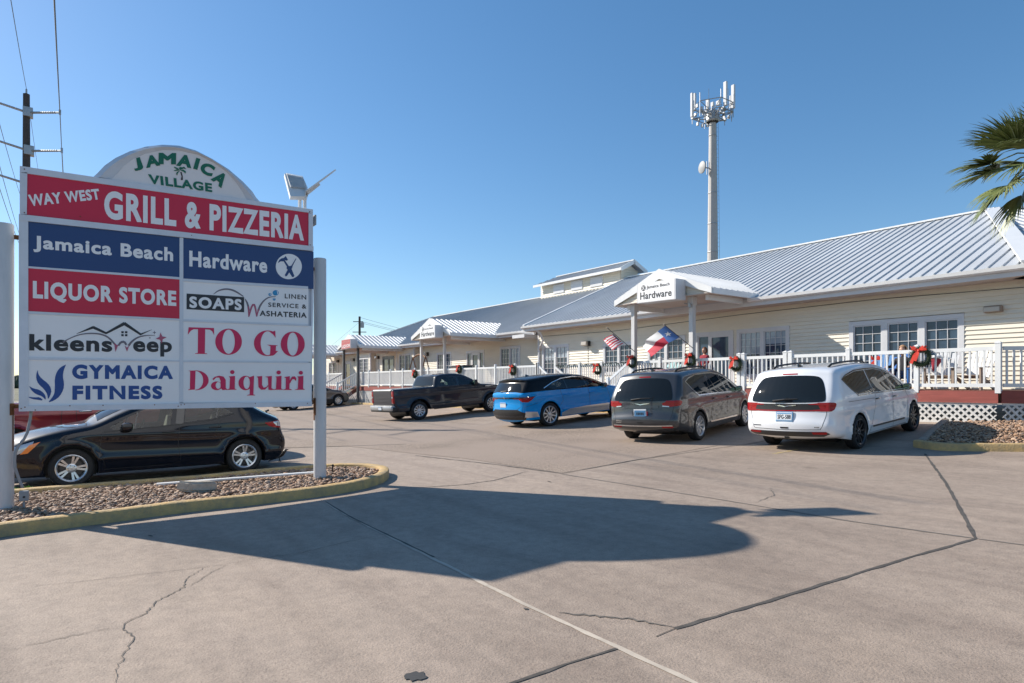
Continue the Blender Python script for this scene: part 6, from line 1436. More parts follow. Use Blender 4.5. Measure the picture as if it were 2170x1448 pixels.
# ---- blue crossover
SUV = dict(L=5.02, W=1.96, wb=3.094, track=1.66, arch=[(1.03, .385, .435), (4.124, .385, .435)], zu=.27, belt=[(0, 1.15), (1.2, 1.17), (3.9, 1.12), (5.0, .90)], tum=.34, R=.12, Rr=.12, pf=.20, pr=.14, rx=.7, crown=.04, bulgeR=.09, bulgeF=.15, flare=.03,
    crease=[(.93, .018, .05), (.52, .016, .07)],
    top=[(.16, .27), (.05, .38), (.0, .55), (.01, .66), (.05, .78), (.05, .98), (.02, 1.10), (.07, 1.15), (.20, 1.35), (.31, 1.50), (.24, 1.545), (.50, 1.58), (1.1, 1.625), (1.8, 1.64), (2.5, 1.60), (3.0, 1.48), (3.5, 1.27), (3.86, 1.13), (4.4, 1.06), (4.8, .92), (4.96, .74), (5.02, .52), (4.97, .34), (4.86, .27)])
def crossover(lab, paint, cladding, roof_m, name='crossover', detail=True):
    root = thing(name, lab, 'car', world_parts=False); sp = dict(SUV)
    qw = [(.98, 1.29), (1.30, 1.395), (1.62, 1.47), (1.72, 1.485), (1.78, 1.185), (1.20, 1.20)]; rw = [(1.76, 1.49), (2.2, 1.515), (2.55, 1.48), (2.68, 1.16), (1.83, 1.183)]; fw_ = [(2.63, 1.47), (2.95, 1.39), (3.35, 1.215), (3.48, 1.14), (2.76, 1.157)]
    roofz = [(.05, 1.15), (.9, 1.168), (3.80, 1.128), (3.95, 1.18), (3.0, 1.75), (-.1, 1.75), (-.1, 1.14)]
    sp['zones'] = ([('roof', roofz, roof_m)] if roof_m else []) + [('rear_quarter_window', qw, M['glass_dark']), ('rear_door_window', rw, M['glass_dark']), ('front_window', fw_, M['glass_clear'])]
    c = Car(sp, root, paint); rear = c.proj('rear')
    rg = chaikin([(0, 1.46), (.50, 1.455), (.60, 1.41), (.72, 1.22), (.75, 1.185), (0, 1.18), (-.75, 1.185), (-.72, 1.22), (-.60, 1.41), (-.50, 1.455), (0, 1.46)], 2); c.patch('rear_window', rg[:-1], M['rearglass'], rear, .004)
    if detail:
        for sg in (1, -1):
            c.patch('taillight', [(sg * .42, 1.00), (sg * .93, 1.01), (sg * .93, .88), (sg * .80, .86), (sg * .66, .955), (sg * .42, .965)], M['red_lens'], rear, .008, step=.03); c.patch('taillight', [(.05, 1.005), (.45, 1.01), (.30, .90), (.20, .85), (.10, .86), (.05, .90)], M['red_lens'], c.proj('side', sg), .007, step=.03)
            c.patch('taillight_smoked', [(.05, 1.02), (.50, 1.022), (.45, 1.005), (.05, 1.0)], M['gloss_black'], c.proj('side', sg), .009, step=.03)
        c.patch('light_bar', [(-.90, 1.02), (.90, 1.02), (.90, .98), (-.90, .98)], M['gloss_black'], rear, .012, step=.03)
        m = MB(); c.strip(m, [(-.04, 1.0), (.0, 1.045), (.04, 1.0)], .014, rear, .02, step=.02, skirt=0); c.strip(m, [(-.03, .985), (.03, .985)], .012, rear, .02, step=.02, skirt=0); m.build('emblem', M['chrome'], root, fixn=False)
        m = MB()
        for k in range(4): c.strip(m, [(.66 - k * .035, .955), (.64 - k * .035, .955)], .026, rear, .012, step=.02, skirt=0)
        m.build('model_badge', M['chrome'], root, fixn=False)
        plate(root, rear(.05, .76)[0].x - .008, .08, .765, .32, .165, -.02, '', m=M['plate']); c.patch('lower_bumper', [(-.90, .40), (-.88, .52), (-.62, .62), (.62, .62), (.88, .52), (.90, .40), (.80, .29), (-.80, .29)], M['black'], rear, .006); m = MB(); c.strip(m, [(-.80, .415), (-.4, .39), (.4, .39), (.80, .415)], .05, rear, .014); m.build('bumper_trim', M['dk_alloy'], root, fixn=False)
        m = MB(); m.tube([rear(.20, 1.20)[0] + Vector((-.03, 0, 0)), rear(-.1, 1.225)[0] + Vector((-.03, 0, 0))], [.022, .01], 6); m.build('wiper', M['black'], root)
    for sg in (1, -1):
        c.patch('sill_cladding', [(1.50, .30), (1.52, .40), (1.9, .50), (2.6, .535), (3.67, .54), (3.68, .30)], cladding, c.proj('side', sg), .006)
        m = MB()
        for (cx, cz, r) in sp['arch']: c.strip(m, [(cx + (r + .03) * math.cos(a), cz + (r + .03) * math.sin(a)) for a in [math.radians(-8 + 196 * k / 24) for k in range(25)]], .065, c.proj('side', sg), .008)
        m.build('arch_cladding', M['black'], root, smooth=True, fixn=False)
        c.patch('bumper_corner', [(.10, .36), (.10, .56), (.50, .52), (.57, .36)], cladding, c.proj('side', sg), .006)
    c.gaps([[(1.50, 1.16), (1.62, .8), (1.45, .62)], [(2.74, 1.14), (2.80, .7), (2.76, .33)], [(3.62, 1.05), (3.75, .75), (3.66, .34)], [(.55, .80), (.10, .70)]], [[(-.72, 1.12), (-.74, .72), (-.60, .62), (.60, .62), (.74, .72), (.72, 1.12)]] if detail else [])
    m = MB()
    for sg in (1, -1): c.strip(m, [(.84, 1.25), (1.25, 1.415), (1.65, 1.515), (2.2, 1.545), (2.62, 1.50), (3.0, 1.395), (3.4, 1.215), (3.58, 1.13)], .022, c.proj('side', sg), .008); m.build('window_trim', M['chrome'] if detail else M['gloss_black'], root, fixn=False); m = MB()
    m = MB()
    for sg in (1, -1): c.strip(m, [(1.74, 1.49), (1.81, 1.18)], .05, c.proj('side', sg), .005); c.strip(m, [(2.60, 1.48), (2.72, 1.155)], .07, c.proj('side', sg), .005)
    m.build('window_pillar', M['gloss_black'], root, fixn=False)
    c.patch('windscreen', [(2.78, -.56), (2.78, .56), (3.78, .72), (3.78, -.72)], M['rearglass'], c.proj('top'), .004, step=.06)
    for sg in (1, -1): c.patch('headlight', [(4.40, .99), (4.80, .91), (4.93, .80), (4.7, .84), (4.42, .92)], M['clear_lens'], c.proj('side', sg), .005)
    m = MB(); h, _ = c.proj('top')(.95, 0); m.prism([h + Vector((-.10, -.02, -.005)), h + Vector((.10, -.02, -.005)), h + Vector((-.06, -.01, .055)), h + Vector((-.09, -.01, .055))], (0, .03, 0)); m.build('antenna_fin', M['gloss_black'], root)
    handles(c, [(1.72, .965), (2.88, .96)], paint if detail else M['chrome']); mirrors(root, 3.45, .95, 1.17, M['gloss_black'] if detail else paint); seats(root, [2.35, 1.45], .42, .58, M['cabin']); floorpan(root, .9, 3.9, .76, .5); dash(root, 3.4, .70, .99)
    m = MB(); m.box((.5, -.7, .32), (4.5, .7, .44)); m.build('underbody', M['black'], root)
    f = None
    for x in (1.03, 4.124):
        for sg in (1, -1): f = wheel(root, (x, sg * .86, .385), sg, .385, .25, .275 if detail else .24, 5 if detail else 10, M['alloy'], f, style='split' if detail else 'single')
    return root, sp
r_, sp_ = crossover('bright blue crossover with black roof and silver sills', paint_mat('blue_car_paint', (0.0, 0.25, 0.62), 0.0, 0.4, spec=0.05, coat=0.6), M['alloy'], mat('black_roof_paint', (0.005, 0.005, 0.006), 0.22, spec=0.15, coat=0.2)); place(r_, (-16.0, 12.95), 90.5, sp_)
r_, sp_ = crossover('dark grey sport utility car mostly hidden behind the right sign post', paint_mat('dark_grey_paint', (0.075, 0.072, 0.075), 0.5, 0.35), M['black'], None, 'parked_car', False)
SUVROOT, SUVSPEC = r_, sp_

# ---- pickups
TRK = dict(L=5.89, W=2.05, wb=3.745, track=1.74, arch=[(1.20, .41, .50), (4.945, .41, .50)], zu=.43, belt=[(0, 1.34), (2.0, 1.33), (4.3, 1.30), (5.9, 1.10)], tum=.26, R=.07, Rr=.10, pf=.16, pr=.03, rx=.3, fx=.9, crown=.03, bulgeR=.015, bulgeF=.10, flare=.045, smooth=2,
    crease=[(1.14, .014, .05), (.60, .012, .06)],
    top=[(.26, .43), (.20, .50), (.20, .62), (.06, .66), (.045, .75), (.03, 1.0), (.03, 1.34), (.04, 1.395), (.12, 1.405), (1.0, 1.40), (1.93, 1.40), (1.985, 1.405), (2.0, 1.43), (2.06, 1.62), (2.14, 1.80), (2.22, 1.87), (2.5, 1.915), (3.0, 1.92), (3.45, 1.875), (3.9, 1.68), (4.38, 1.375), (4.5, 1.345), (5.1, 1.29), (5.55, 1.21), (5.76, 1.10), (5.86, .92), (5.89, .70), (5.86, .52), (5.74, .43)])
def pickup(lab, paint, heading_rr, heading, chromeb=True):
    root = thing('pickup_truck', lab, 'pickup truck', world_parts=False); sp = dict(TRK)
    sp['flat'] = lambda p: 0.15 if (p[1] < 1.45 and p[0] < 2.0) else 1.0
    rw = [(2.36, 1.72), (2.50, 1.765), (3.02, 1.775), (3.10, 1.385), (2.42, 1.395), (2.30, 1.50)]; fw_ = [(3.20, 1.765), (3.45, 1.72), (3.80, 1.52), (4.05, 1.365), (3.24, 1.38)]
    sp['zones'] = [('rear_window_side', rw, M['glass_clear']), ('front_window', fw_, M['glass_clear'])]
    c = Car(sp, root, paint); rear = c.proj('rear')
    c.patch('rear_window', [(-.66, 1.845), (.66, 1.845), (.74, 1.80), (.80, 1.47), (.78, 1.445), (-.78, 1.445), (-.80, 1.47), (-.74, 1.80)], M['rearglass'], rear, .004)
    # tailgate plane, bumper, lights
    c.patch('tailgate', [(-.80, 1.385), (.80, 1.385), (.80, .74), (-.80, .74)], paint, rear, .012, thick=.01); m = MB()
    for z in (1.18, 1.00, .86): c.strip(m, [(-.76, z), (.76, z)], .012, rear, .0145, skirt=0)
    m.build('tailgate_crease', M['black'], root, fixn=False); m = MB(); c.strip(m, [(-.79, 1.372), (.79, 1.372)], .035, rear, .02); m.build('tailgate_cap', M['steel'], root, fixn=False)
    for sg in (1, -1):
        m = MB(); m.bbox((.015, sg * .905 - .085, .80), (.12, sg * .905 + .085, 1.33), .03); m.build('taillight', M['red_lens'], root, smooth=True, sharp=40)
        m = MB(); m.bbox((.005, sg * .90 - .035, 1.02), (.03, sg * .90 + .035, 1.10), .012); m.build('reverse_light', M['clear_lens'], root, smooth=True, sharp=40)
    m = MB(); m.bbox((-.10, -.98, .50), (.16, .98, .71), .05); m.bbox((-.06, -.99, .44), (.30, .99, .52), .03, m=1); m.box((-.104, -.19, .52), (-.09, .19, .68), 1); m.bbox((-.03, .70, .48), (.22, 1.01, .66), .03, m=1); m.bbox((-.03, -1.01, .48), (.22, -.70, .66), .03, m=1)
    m.build('rear_bumper', [M['steel'] if chromeb else paint, M['black']], root, smooth=True, sharp=35)
    plate(root, -.108, 0, .60, .30, .14, 0, '')
    c.gaps([[(2.05, 1.38), (2.02, 1.0), (2.02, .46)], [(3.14, 1.37), (3.16, .9), (3.12, .47)], [(2.26, 1.36), (2.28, 1.0), (2.20, .74), (2.14, .50)], [(4.24, 1.30), (4.28, .9), (4.25, .47)], [(4.55, 1.30), (5.5, 1.19)]])
    m = MB()
    for sg in (1, -1): c.strip(m, [(3.15, 1.775), (3.17, 1.375)], .09, c.proj('side', sg), .005)
    m.build('window_pillar', M['gloss_black'], root, fixn=False)
    for sg in (1, -1):
        m = MB()
        for (cx, cz, r) in sp['arch']: c.strip(m, [(cx + (r + .02) * math.cos(a), cz + (r + .02) * math.sin(a)) for a in [math.radians(2 + 176 * k / 24) for k in range(25)]], .05, c.proj('side', sg), .006)
        m.build('arch_lip', paint, root, smooth=True, fixn=False); m = MB(); m.bbox((1.9, sg * .99 - .03, .40), (4.2, sg * .99 + .03, .47), .02); m.build('rocker_panel', M['black'], root)
        c.patch('headlight', [(5.45, 1.17), (5.75, 1.06), (5.84, .90), (5.62, .95), (5.45, 1.06)], M['clear_lens'], c.proj('side', sg), .006)
    m = MB(); c.strip(m, [(-.30, 1.905), (.30, 1.905)], .04, rear, .012); m.build('brake_light', M['chrome'], root, fixn=False)
    m = MB()
    for k in range(9): 
        for sg in (1, -1): c.strip(m, [(4.62 + k * .05, 1.235), (4.65 + k * .05, 1.234)], .035, c.proj('side', sg), .004, step=.03, skirt=0)
    m.build('model_badge', M['chrome'], root, fixn=False)
    c.patch('windscreen', [(3.55, -.62), (3.55, .62), (4.32, .76), (4.32, -.76)], M['rearglass'], c.proj('top'), .004, step=.06)
    handles(c, [(2.42, 1.20), (3.30, 1.195)], M['chrome'] if not chromeb else paint); mirrors(root, 4.02, 1.02, 1.44, M['black'], (.09, .09, .13)); seats(root, [3.3, 2.45], .45, .85, M['cabin']); floorpan(root, 2.1, 4.2, .85, .75); dash(root, 3.95, .78, 1.28)
    m = MB(); m.box((.5, -.55, .45), (5.3, .55, .62)); m.tube([(.55, -.95, .42), (.9, -.7, .42)], .04, 8); m.beam((1.2, -.8, .41), (1.2, .8, .41), .12, .12); m.build('underbody', M['black'], root)
    f = None
    for x in (1.20, 4.945):
        for sg in (1, -1): f = wheel(root, (x, sg * .875, .41), sg, .41, .27, .255, 10, M['alloy'], f, style='single')
    root.scale = (1, 1, .965); place(root, heading_rr, heading, sp); return root
pickup('dark blue grey crew cab pickup parked beside the blue car', paint_mat('slate_truck_paint', (0.020, 0.025, 0.036), 0.0, 0.45, spec=0.08, coat=0.8), (-23.8, 12.3), 92.5)
pickup('dark red pickup behind the black hatchback, mostly hidden by the big sign', paint_mat('maroon_truck_paint', (0.26, 0.012, 0.022), 0.3, 0.34), (-15.55, -0.75), 90.0, chromeb=False)
place(SUVROOT, (-42.2, 12.6), 92.0, SUVSPEC)

# ---- black hatchback, seen from its left side
HAT = dict(L=4.37, W=1.79, wb=2.64, track=1.53, arch=[(.80, .315, .365), (3.44, .315, .365)], zu=.20, belt=[(0, .98), (1.0, .985), (3.1, .885), (4.4, .68)], tum=.33, R=.11, Rr=.11, pf=.26, pr=.14, rx=.7, fx=1.0, crown=.03, bulgeR=.10, bulgeF=.20, flare=.028,
    crease=[(.80, .014, .045), (.42, .020, .06)], cslope=.5,
    top=[(.16, .20), (.06, .30), (.0, .46), (.01, .60), (.08, .72), (.11, .86), (.13, .96), (.18, 1.0), (.42, 1.105), (.66, 1.25), (.78, 1.335), (.80, 1.375), (.95, 1.39), (1.3, 1.425), (1.8, 1.435), (2.3, 1.385), (2.8, 1.18), (3.12, 1.01), (3.28, .98), (3.65, .925), (4.0, .83), (4.22, .725), (4.33, .60), (4.37, .45), (4.33, .29), (4.20, .20)])
root = thing('hatchback', 'glossy black hatchback behind the kerbed gravel bed, below the big sign', 'car', world_parts=False); sp = dict(HAT)
rw = [(1.00, 1.13), (1.16, 1.235), (1.40, 1.315), (1.74, 1.345), (1.80, .985), (1.35, 1.035)]; fw_ = [(1.94, 1.35), (2.2, 1.325), (2.62, 1.12), (2.92, .945), (2.84, .895), (2.02, .955)]
sp['zones'] = [('rear_door_window', rw, glass_mat('tinted_green_glass', (0.45, 0.50, 0.47))), ('front_window', fw_, M['glass_clear'])]
P_black = paint_mat('black_car_paint', (0.0022, 0.004, 0.010), 0.0, 0.5, spec=0.05, coat=0.9); c = Car(sp, root, P_black)
for sg in (1, -1):
    m = MB(); c.strip(m, [(1.82, 1.36), (1.88, .96)], .12, c.proj('side', sg), .004); c.strip(m, [(1.22, 1.31), (1.28, 1.04)], .022, c.proj('side', sg), .006); c.strip(m, [(2.50, 1.185), (2.56, .915)], .02, c.proj('side', sg), .006); m.build('window_pillar', M['gloss_black'], root, fixn=False)
for sg in (1, -1): m = MB(); c.strip(m, [(.98, 1.11), (1.34, 1.012), (1.85, .955), (2.5, .91), (3.0, .88)], .016, c.proj('side', sg), .007); m.build('window_trim', M['black'], root, fixn=False)
c.gaps([[(1.88, .93), (1.90, .6), (1.86, .28)], [(1.18, 1.02), (1.30, .80), (1.20, .60), (1.16, .52)], [(3.02, .86), (3.06, .60), (2.98, .30)], [(2.0, .26), (3.0, .265)], [(.12, .66), (.45, .60)], [(3.5, .80), (4.05, .70)]], w=.008)
for sg in (1, -1):
    c.patch('headlight', [(3.92, .775), (4.15, .70), (4.30, .63), (4.33, .52), (4.20, .555), (3.98, .63)], M['clear_lens'], c.proj('side', sg), .006, step=.03); c.patch('indicator', [(3.84, .765), (3.98, .72), (4.06, .62), (4.10, .575), (4.00, .59)], M['amber'], c.proj('side', sg), .009, step=.02)
    c.patch('taillight', [(.12, .955), (.44, .915), (.36, .855), (.26, .82), (.10, .80)], M['red_lens'], c.proj('side', sg), .006, step=.03); c.patch('reverse_light', [(.12, .945), (.28, .925), (.22, .85), (.10, .83)], M['clear_lens'], c.proj('side', sg), .009, step=.02)
    m = MB(); c.strip(m, [(1.35, .33), (2.0, .30), (2.9, .29)], .030, c.proj('side', sg), .010); m.build('sill_trim', P_black, root, fixn=False)
    c.patch('fog_trim', [(4.18, .40), (4.33, .42), (4.34, .32), (4.22, .30)], M['chrome'], c.proj('side', sg), .006, step=.03)
c.patch('rear_window', chaikin([(-.50, 1.29), (.50, 1.29), (.62, 1.05), (-.62, 1.05), (-.50, 1.29)], 1)[:-1], M['rearglass'], c.proj('rear'), .004); c.patch('windscreen', [(2.38, -.52), (2.38, .52), (3.08, .66), (3.08, -.66)], M['rearglass'], c.proj('top'), .004, step=.05)
m = MB(); m.tube([(3.10, .62, .985), (2.80, .05, 1.135)], .010, 5); m.tube([(3.12, -.05, .99), (2.84, -.5, 1.12)], .010, 5); m.tube([(.20, 0, 1.10), (.13, .0, 1.13)], .02, 6); m.build('wiper', M['black'], root)
handles(c, [(1.30, .875), (2.05, .835)], P_black, .10); mirrors(root, 2.68, .90, .955, P_black, (.085, .10, .07)); seats(root, [1.95, 1.15], .38, .40, M['cabin_tan']); floorpan(root, .7, 3.1, .66, .38); dash(root, 2.85, .60, .86)
m = MB(); m.box((.4, -.6, .22), (3.9, .6, .32)); m.build('underbody', M['black'], root)
f = None
for x in (.80, 3.44):
    for sg in (1, -1): f = wheel(root, (x, sg * .785, .315), sg, .315, .205, .215, 5, M['alloy'], f, style='double')
hz = ground_z(-12.5, 1.5)
place(root, (-14.07, 2.83), 270.0, sp)

# ------------------------------------------------------------------ the big pylon sign
SX = -10.05                                                     # plane of the sign face
sp_ = lambda x, y: on_x(x, y, SX)
RPX, LPX = 678, 8
rp = on_x(678, 700, SX - 0.12); lp = on_x(9, 700, SX - 0.12)
sign = thing('pylon_sign', 'big white framed shop directory sign on two round white posts', 'sign', (SX, 1.5, ground_z(SX, 1.5)))
tl, tr, br_, bl_ = sp_(42, 353), sp_(662, 445), sp_(660, 861), sp_(40, 872)
NX = Vector((1, 0, 0))
for (p, topz, nm) in ((rp, on_x(678, 548, SX - 0.12).z, 'r'), (lp, on_x(9, 474, SX - 0.12).z, 'l')):
    m = MB(); g0 = ground_z(p.x, p.y); m.lathe([(0.10, g0 - 0.02), (0.10, topz - 0.015), (0.093, topz - 0.003), (0.001, topz + 0.002)], 28, M=Matrix.Translation((p.x, p.y, 0))); po = m.build('sign_post', M['post_paint'], sign, smooth=True, sharp=40)
    m = MB(); zb = bl_.z
    if nm == 'r':
        for (z0, z1, a0, a1) in ((zb - .16, zb + .12, -1.9, -1.0), (zb - 0.24, zb + .06, -1.75, -1.25)):
            k = 6; V = [(p.x + .102 * math.cos(a), p.y + .102 * math.sin(a)) for a in [a0 + (a1 - a0) * i / k for i in range(k + 1)]]
            for (a, b) in zip(V, V[1:]): m.quad((*a, z0), (*b, z0), (*b, z1), (*a, z1))
    else:
        for (z0, z1, a0, a1) in ((zb - .05, zb + .1, .6, 1.4), (zb - .5, zb + .0, .95, 1.2)):
            k = 5; V = [(p.x + .102 * math.cos(a), p.y + .102 * math.sin(a)) for a in [a0 + (a1 - a0) * i / k for i in range(k + 1)]]
            for (a, b) in zip(V, V[1:]): m.quad((*a, z0), (*b, z0), (*b, z1), (*a, z1))
    m.build('rust_stain', M['rust'], po)
    m = MB(); q = Vector((p.x, p.y, zb + .06)); e_ = Vector((p.x, (bl_.y if nm == 'l' else br_.y), zb + .06)); m.beam(q, e_, .05, .05); q.z = e_.z = zb + 2.2; m.beam(q, e_, .05, .05); m.build('bracket', M['rust'], po)
cab = MB(); cab.prism([bl_ - NX * .02, br_ - NX * .02, tr - NX * .02, tl - NX * .02], (-.26, 0, 0)); cabo = cab.build('sign_cabinet', M['sign_frame'], sign)
def Q(*pts): return [sp_(*p) for p in pts]
def board(name, pts, m, par, t=.0, d=.02, lab=None):
    mb = MB(); P = [p + NX * t for p in Q(*pts)]; mb.prism([p - NX * d for p in P], NX * d); o = mb.build(name, m, par)
    if lab: o['label'] = lab
    return o
# arch
arch_o = [(195, 377), (205, 368), (222, 350), (245, 334), (275, 320), (310, 310), (345, 306), (380, 308), (415, 318), (450, 336), (485, 358), (515, 384), (535, 405), (550, 428), (556, 432)]
arch_i = [(236, 380), (250, 366), (262, 352), (282, 337), (310, 325), (345, 318), (380, 319), (420, 328), (455, 346), (480, 364), (500, 386), (515, 408), (524, 425)]
ab = MB(); P = Q(*arch_o); ab.prism([p - NX * .22 for p in P + [sp_(556, 436), sp_(195, 381)]], NX * .20); ao = ab.build('arch_top', M['sign_frame'], sign)
ar = MB(); Po = [p for p in Q(*smooth_path([Vector(a) for a in arch_o], 2))] if False else Q(*arch_o)
mid = [(212, 377), (221, 366), (236, 352), (256, 338), (284, 325), (313, 316), (346, 312), (380, 314), (416, 323), (450, 340), (482, 362), (510, 390), (527, 410), (540, 428)]
def ring_strip(mb, A, B, ta, tb):
    n = 24
    def rs(L):
        L = [Vector(p) for p in L]; d = [0]
        for a, b in zip(L, L[1:]): d.append(d[-1] + (b - a).length)
        out = []
        for i in range(n + 1):
            t = d[-1] * i / n; k = max(j for j in range(len(d)) if d[j] <= t + 1e-6); k = min(k, len(L) - 2); out.append(L[k].lerp(L[k + 1], (t - d[k]) / (d[k + 1] - d[k])))
        return out
    A = rs(A); B = rs(B)
    for a, b, c, d in zip(A, A[1:], B[1:], B): mb.quad(sp_(*a) + NX * ta, sp_(*b) + NX * ta, sp_(*c) + NX * tb, sp_(*d) + NX * tb)
rm = MB(); ring_strip(rm, arch_o, mid, -.02, .03); ring_strip(rm, mid, arch_i, .03, -.01); rm.build('arch_rim', M['sign_frame'], ao, smooth=True)
ai = MB(); P = Q(*arch_i); ai.poly([p - NX * .008 for p in P]); ai.build('arch_panel', mat('arch_white', (0.80, 0.75, 0.73), 0.45, var=.08, scale=1.5), ao)
# frame members
fr = MB()
def member(a, b, c, d, t0=-.02, t1=.03): P = Q(a, b, c, d); fr.prism([p + NX * t0 for p in P], NX * (t1 - t0))
member((42, 353), (662, 445), (662, 453), (42, 367)); member((42, 367), (58, 367), (57, 455), (42, 455)); member((653, 453), (662, 453), (662, 523), (653, 523))
member((40, 455), (663, 523), (663, 533), (40, 468), -.02, .035); member((40, 468), (60, 470), (60, 860), (40, 866), -.02, .03); member((40, 860), (660, 851), (660, 861), (40, 872), -.02, .032)
member((380, 504), (388, 505), (388, 853), (380, 853), -.02, .02); member((660, 612), (664, 612), (660, 853), (656, 853), -.02, .01)
for a, b in (((60, 565), (60, 569)), ((60, 660), (60, 666)), ((60, 757), (60, 763))):
    yl0, yl1 = a[1], b[1]; r0 = {565: (588, 593), 660: (676, 680), 757: (764, 767)}[yl0]; member((60, yl0), (380, r0[0]), (380, r0[1]), (60, yl1), -.02, .022)
for l, r in (((591, 597), (607.5, 613)), ((677, 682), (688, 692)), ((764, 768), (766, 770))): member((388, l[0]), (652, r[0]), (652, r[1]), (388, l[1]), -.02, .022)
fr.build('sign_frame', mat('frame_silver', (0.66, 0.70, 0.76), 0.45, var=.12, scale=3), sign)
for (x, y) in [(45, 866), (53, 863), (75, 869), (148, 860), (218, 859), (327, 858), (383, 858), (377, 861), (390, 857), (540, 855), (650, 855), (52, 360), (52, 452), (655, 450), (656, 520), (170, 460), (405, 500)]:
    bolts = MB(); bolts.lathe([(.008, 0), (.007, .006), (.001, .008)], 8, M=Matrix.Translation(sp_(x, y) + NX * .03) @ Matrix.Rotation(math.pi / 2, 4, 'Y')); bolts.build('bolt', M['rust'], sign)
PAN = {}
def panel(key, tlp, blp, brp, trp, m, lab): PAN[key] = board('sign_panel', [tlp, blp, brp, trp], m, sign, t=.012, d=.02, lab=lab)
panel('grill', (57, 366), (57, 456), (654, 524), (654, 452), M['sign_red'], 'wide red panel of the grill and pizzeria')
panel('jb', (60, 468), (60, 566), (380, 589), (380, 504), M['sign_navy'], 'navy panel with the beach name'); panel('hw', (388, 505), (388, 592), (664, 613), (664, 534), M['sign_navy'], 'navy panel with the round tool emblem')
panel('liq', (60, 568), (60, 661), (380, 677), (380, 592), M['sign_red'], 'red liquor store panel'); panel('soap', (388, 596), (388, 678), (653, 689), (653, 612), M['sign_white'], 'white linen service panel')
panel('kleen', (60, 665), (60, 758), (380, 765), (380, 679), M['sign_white'], 'white panel with house roofs logo'); panel('togo', (388, 681), (388, 765), (660, 767), (660, 691), M['sign_white'], 'white to go panel')
panel('gym', (60, 762), (60, 861), (380, 855), (380, 766), M['sign_white'], 'white gym panel with blue leaf logo'); panel('daiq', (388, 767), (388, 854), (658, 852), (658, 769), M['sign_white'], 'white panel lettered Daiquiri')
ZA = lambda x, y: (x / 3.014, 290 + y / 3.014)                    # enlarged views used for tracing
ZB = lambda x, y: (40 + x / 6.028, 660 + y / 6.028)
ZCc = lambda x, y: (370 + x / 4.994, 590 + y / 4.994)
ZD = lambda x, y: (370 + x / 7.0, 490 + y / 7.0)
ZE = lambda x, y: (180 + x / 5.711, 300 + y / 5.711)
T0 = .012
def txt(body, zf, TL, BL, BR, TR, m, par, bold=.03, space=1.0, off=.003, shear=0.0, name='lettering'):
    P = [sp_(*zf(*p)) + NX * T0 for p in (TL, BL, BR, TR)]; return text_on(name, body, *P, m, par, NX, bold=bold, space=space, off=off, shear=shear)
def shape(name, zf, loops_list, m, par, off=.003):
    mb = MB()
    for k_, loops in enumerate(loops_list):
        L3 = [[sp_(*zf(*p)) + NX * (T0 + off + .0004 * k_) for p in l] for l in loops]; tri = tessellate_polygon(L3); mb.add([p for l in L3 for p in l], [tuple(t) for t in tri])
        if name != 'lettering': mb.build(name, m, par, fixn=False); mb = MB()
    if name == 'lettering': mb.build(name, m, par, fixn=False)
def stroke(pts, ws, it=2):
    pts = chaikin(list(pts), it) if it else list(pts); n = len(pts); L = []; R = []
    for i, p in enumerate(pts):
        a = pts[max(i - 1, 0)]; b = pts[min(i + 1, n - 1)]; tx, ty = b[0] - a[0], b[1] - a[1]; l = math.hypot(tx, ty) or 1; t = i / (n - 1) * (len(ws) - 1); k = min(int(t), len(ws) - 2) if len(ws) > 1 else 0
        w = ws[k] + (ws[min(k + 1, len(ws) - 1)] - ws[k]) * (t - k); L.append((p[0] - ty / l * w / 2, p[1] + tx / l * w / 2)); R.append((p[0] + ty / l * w / 2, p[1] - tx / l * w / 2))
    return [[L[i], L[i + 1], R[i + 1], R[i]] for i in range(n - 1)]
def strokes(name, zf, lst, m, par, off=.003):
    for k_, q in enumerate(lst):
        mb = MB()
        for f in q: mb.add([sp_(*zf(*p)) + NX * (T0 + off + .0003 * k_) for p in f], [(0, 1, 2, 3)])
        mb.build(name, m, par, fixn=False)
def ell(cx, cy, rx, ry, a0=0, a1=360, n=40): return [(cx + rx * math.cos(math.radians(a0 + (a1 - a0) * i / n)), cy + ry * math.sin(math.radians(a0 + (a1 - a0) * i / n))) for i in range(n + (0 if a1 - a0 == 360 else 1))]
W_, G_ = M['sign_white'], PAN
txt('WAY WEST', ZA, (176, 372), (192, 447), (642, 402), (628, 333), W_, G_['grill'], .045)
txt('GRILL & PIZZERIA', ZA, (665, 342), (665, 525), (1940, 668), (1940, 505), W_, G_['grill'], .042)
txt('Jamaica Beach', ZA, (213, 632), (213, 737), (1105, 824), (1105, 710), W_, G_['jb'], .036)
txt('Hardware', ZA, (1208, 728), (1208, 830), (1705, 872), (1705, 776), W_, G_['hw'], .036)
shape('emblem', ZD, [[ell(1690, 528, 193, 188)]], W_, G_['hw'])
shape('emblem', ZD, [[[(1525, 478), (1548, 430), (1585, 405), (1612, 403), (1645, 372), (1678, 432), (1655, 442), (1636, 432), (1612, 452), (1568, 452)]], [[(1612, 450), (1632, 436), (1690, 522), (1712, 520), (1772, 665), (1758, 686), (1738, 682), (1655, 552), (1660, 530)]], [[(1792, 408), (1800, 414), (1745, 522), (1738, 552), (1662, 668), (1642, 675), (1630, 655), (1700, 525), (1728, 515)]]], M['sign_navy'], G_['hw'], off=.005)
txt('LIQUOR STORE', ZA, (210, 920), (210, 1052), (1125, 1100), (1125, 985), W_, G_['liq'], .045)
shape('logo_box', ZD, [[[(175, 928), (1028, 982), (1028, 1205), (175, 1160)]]], M['sign_black'], G_['soap']); txt('SOAPS', ZD, (215, 968), (215, 1140), (992, 1178), (992, 1012), W_, G_['soap'], .045, space=1.06, off=.005)
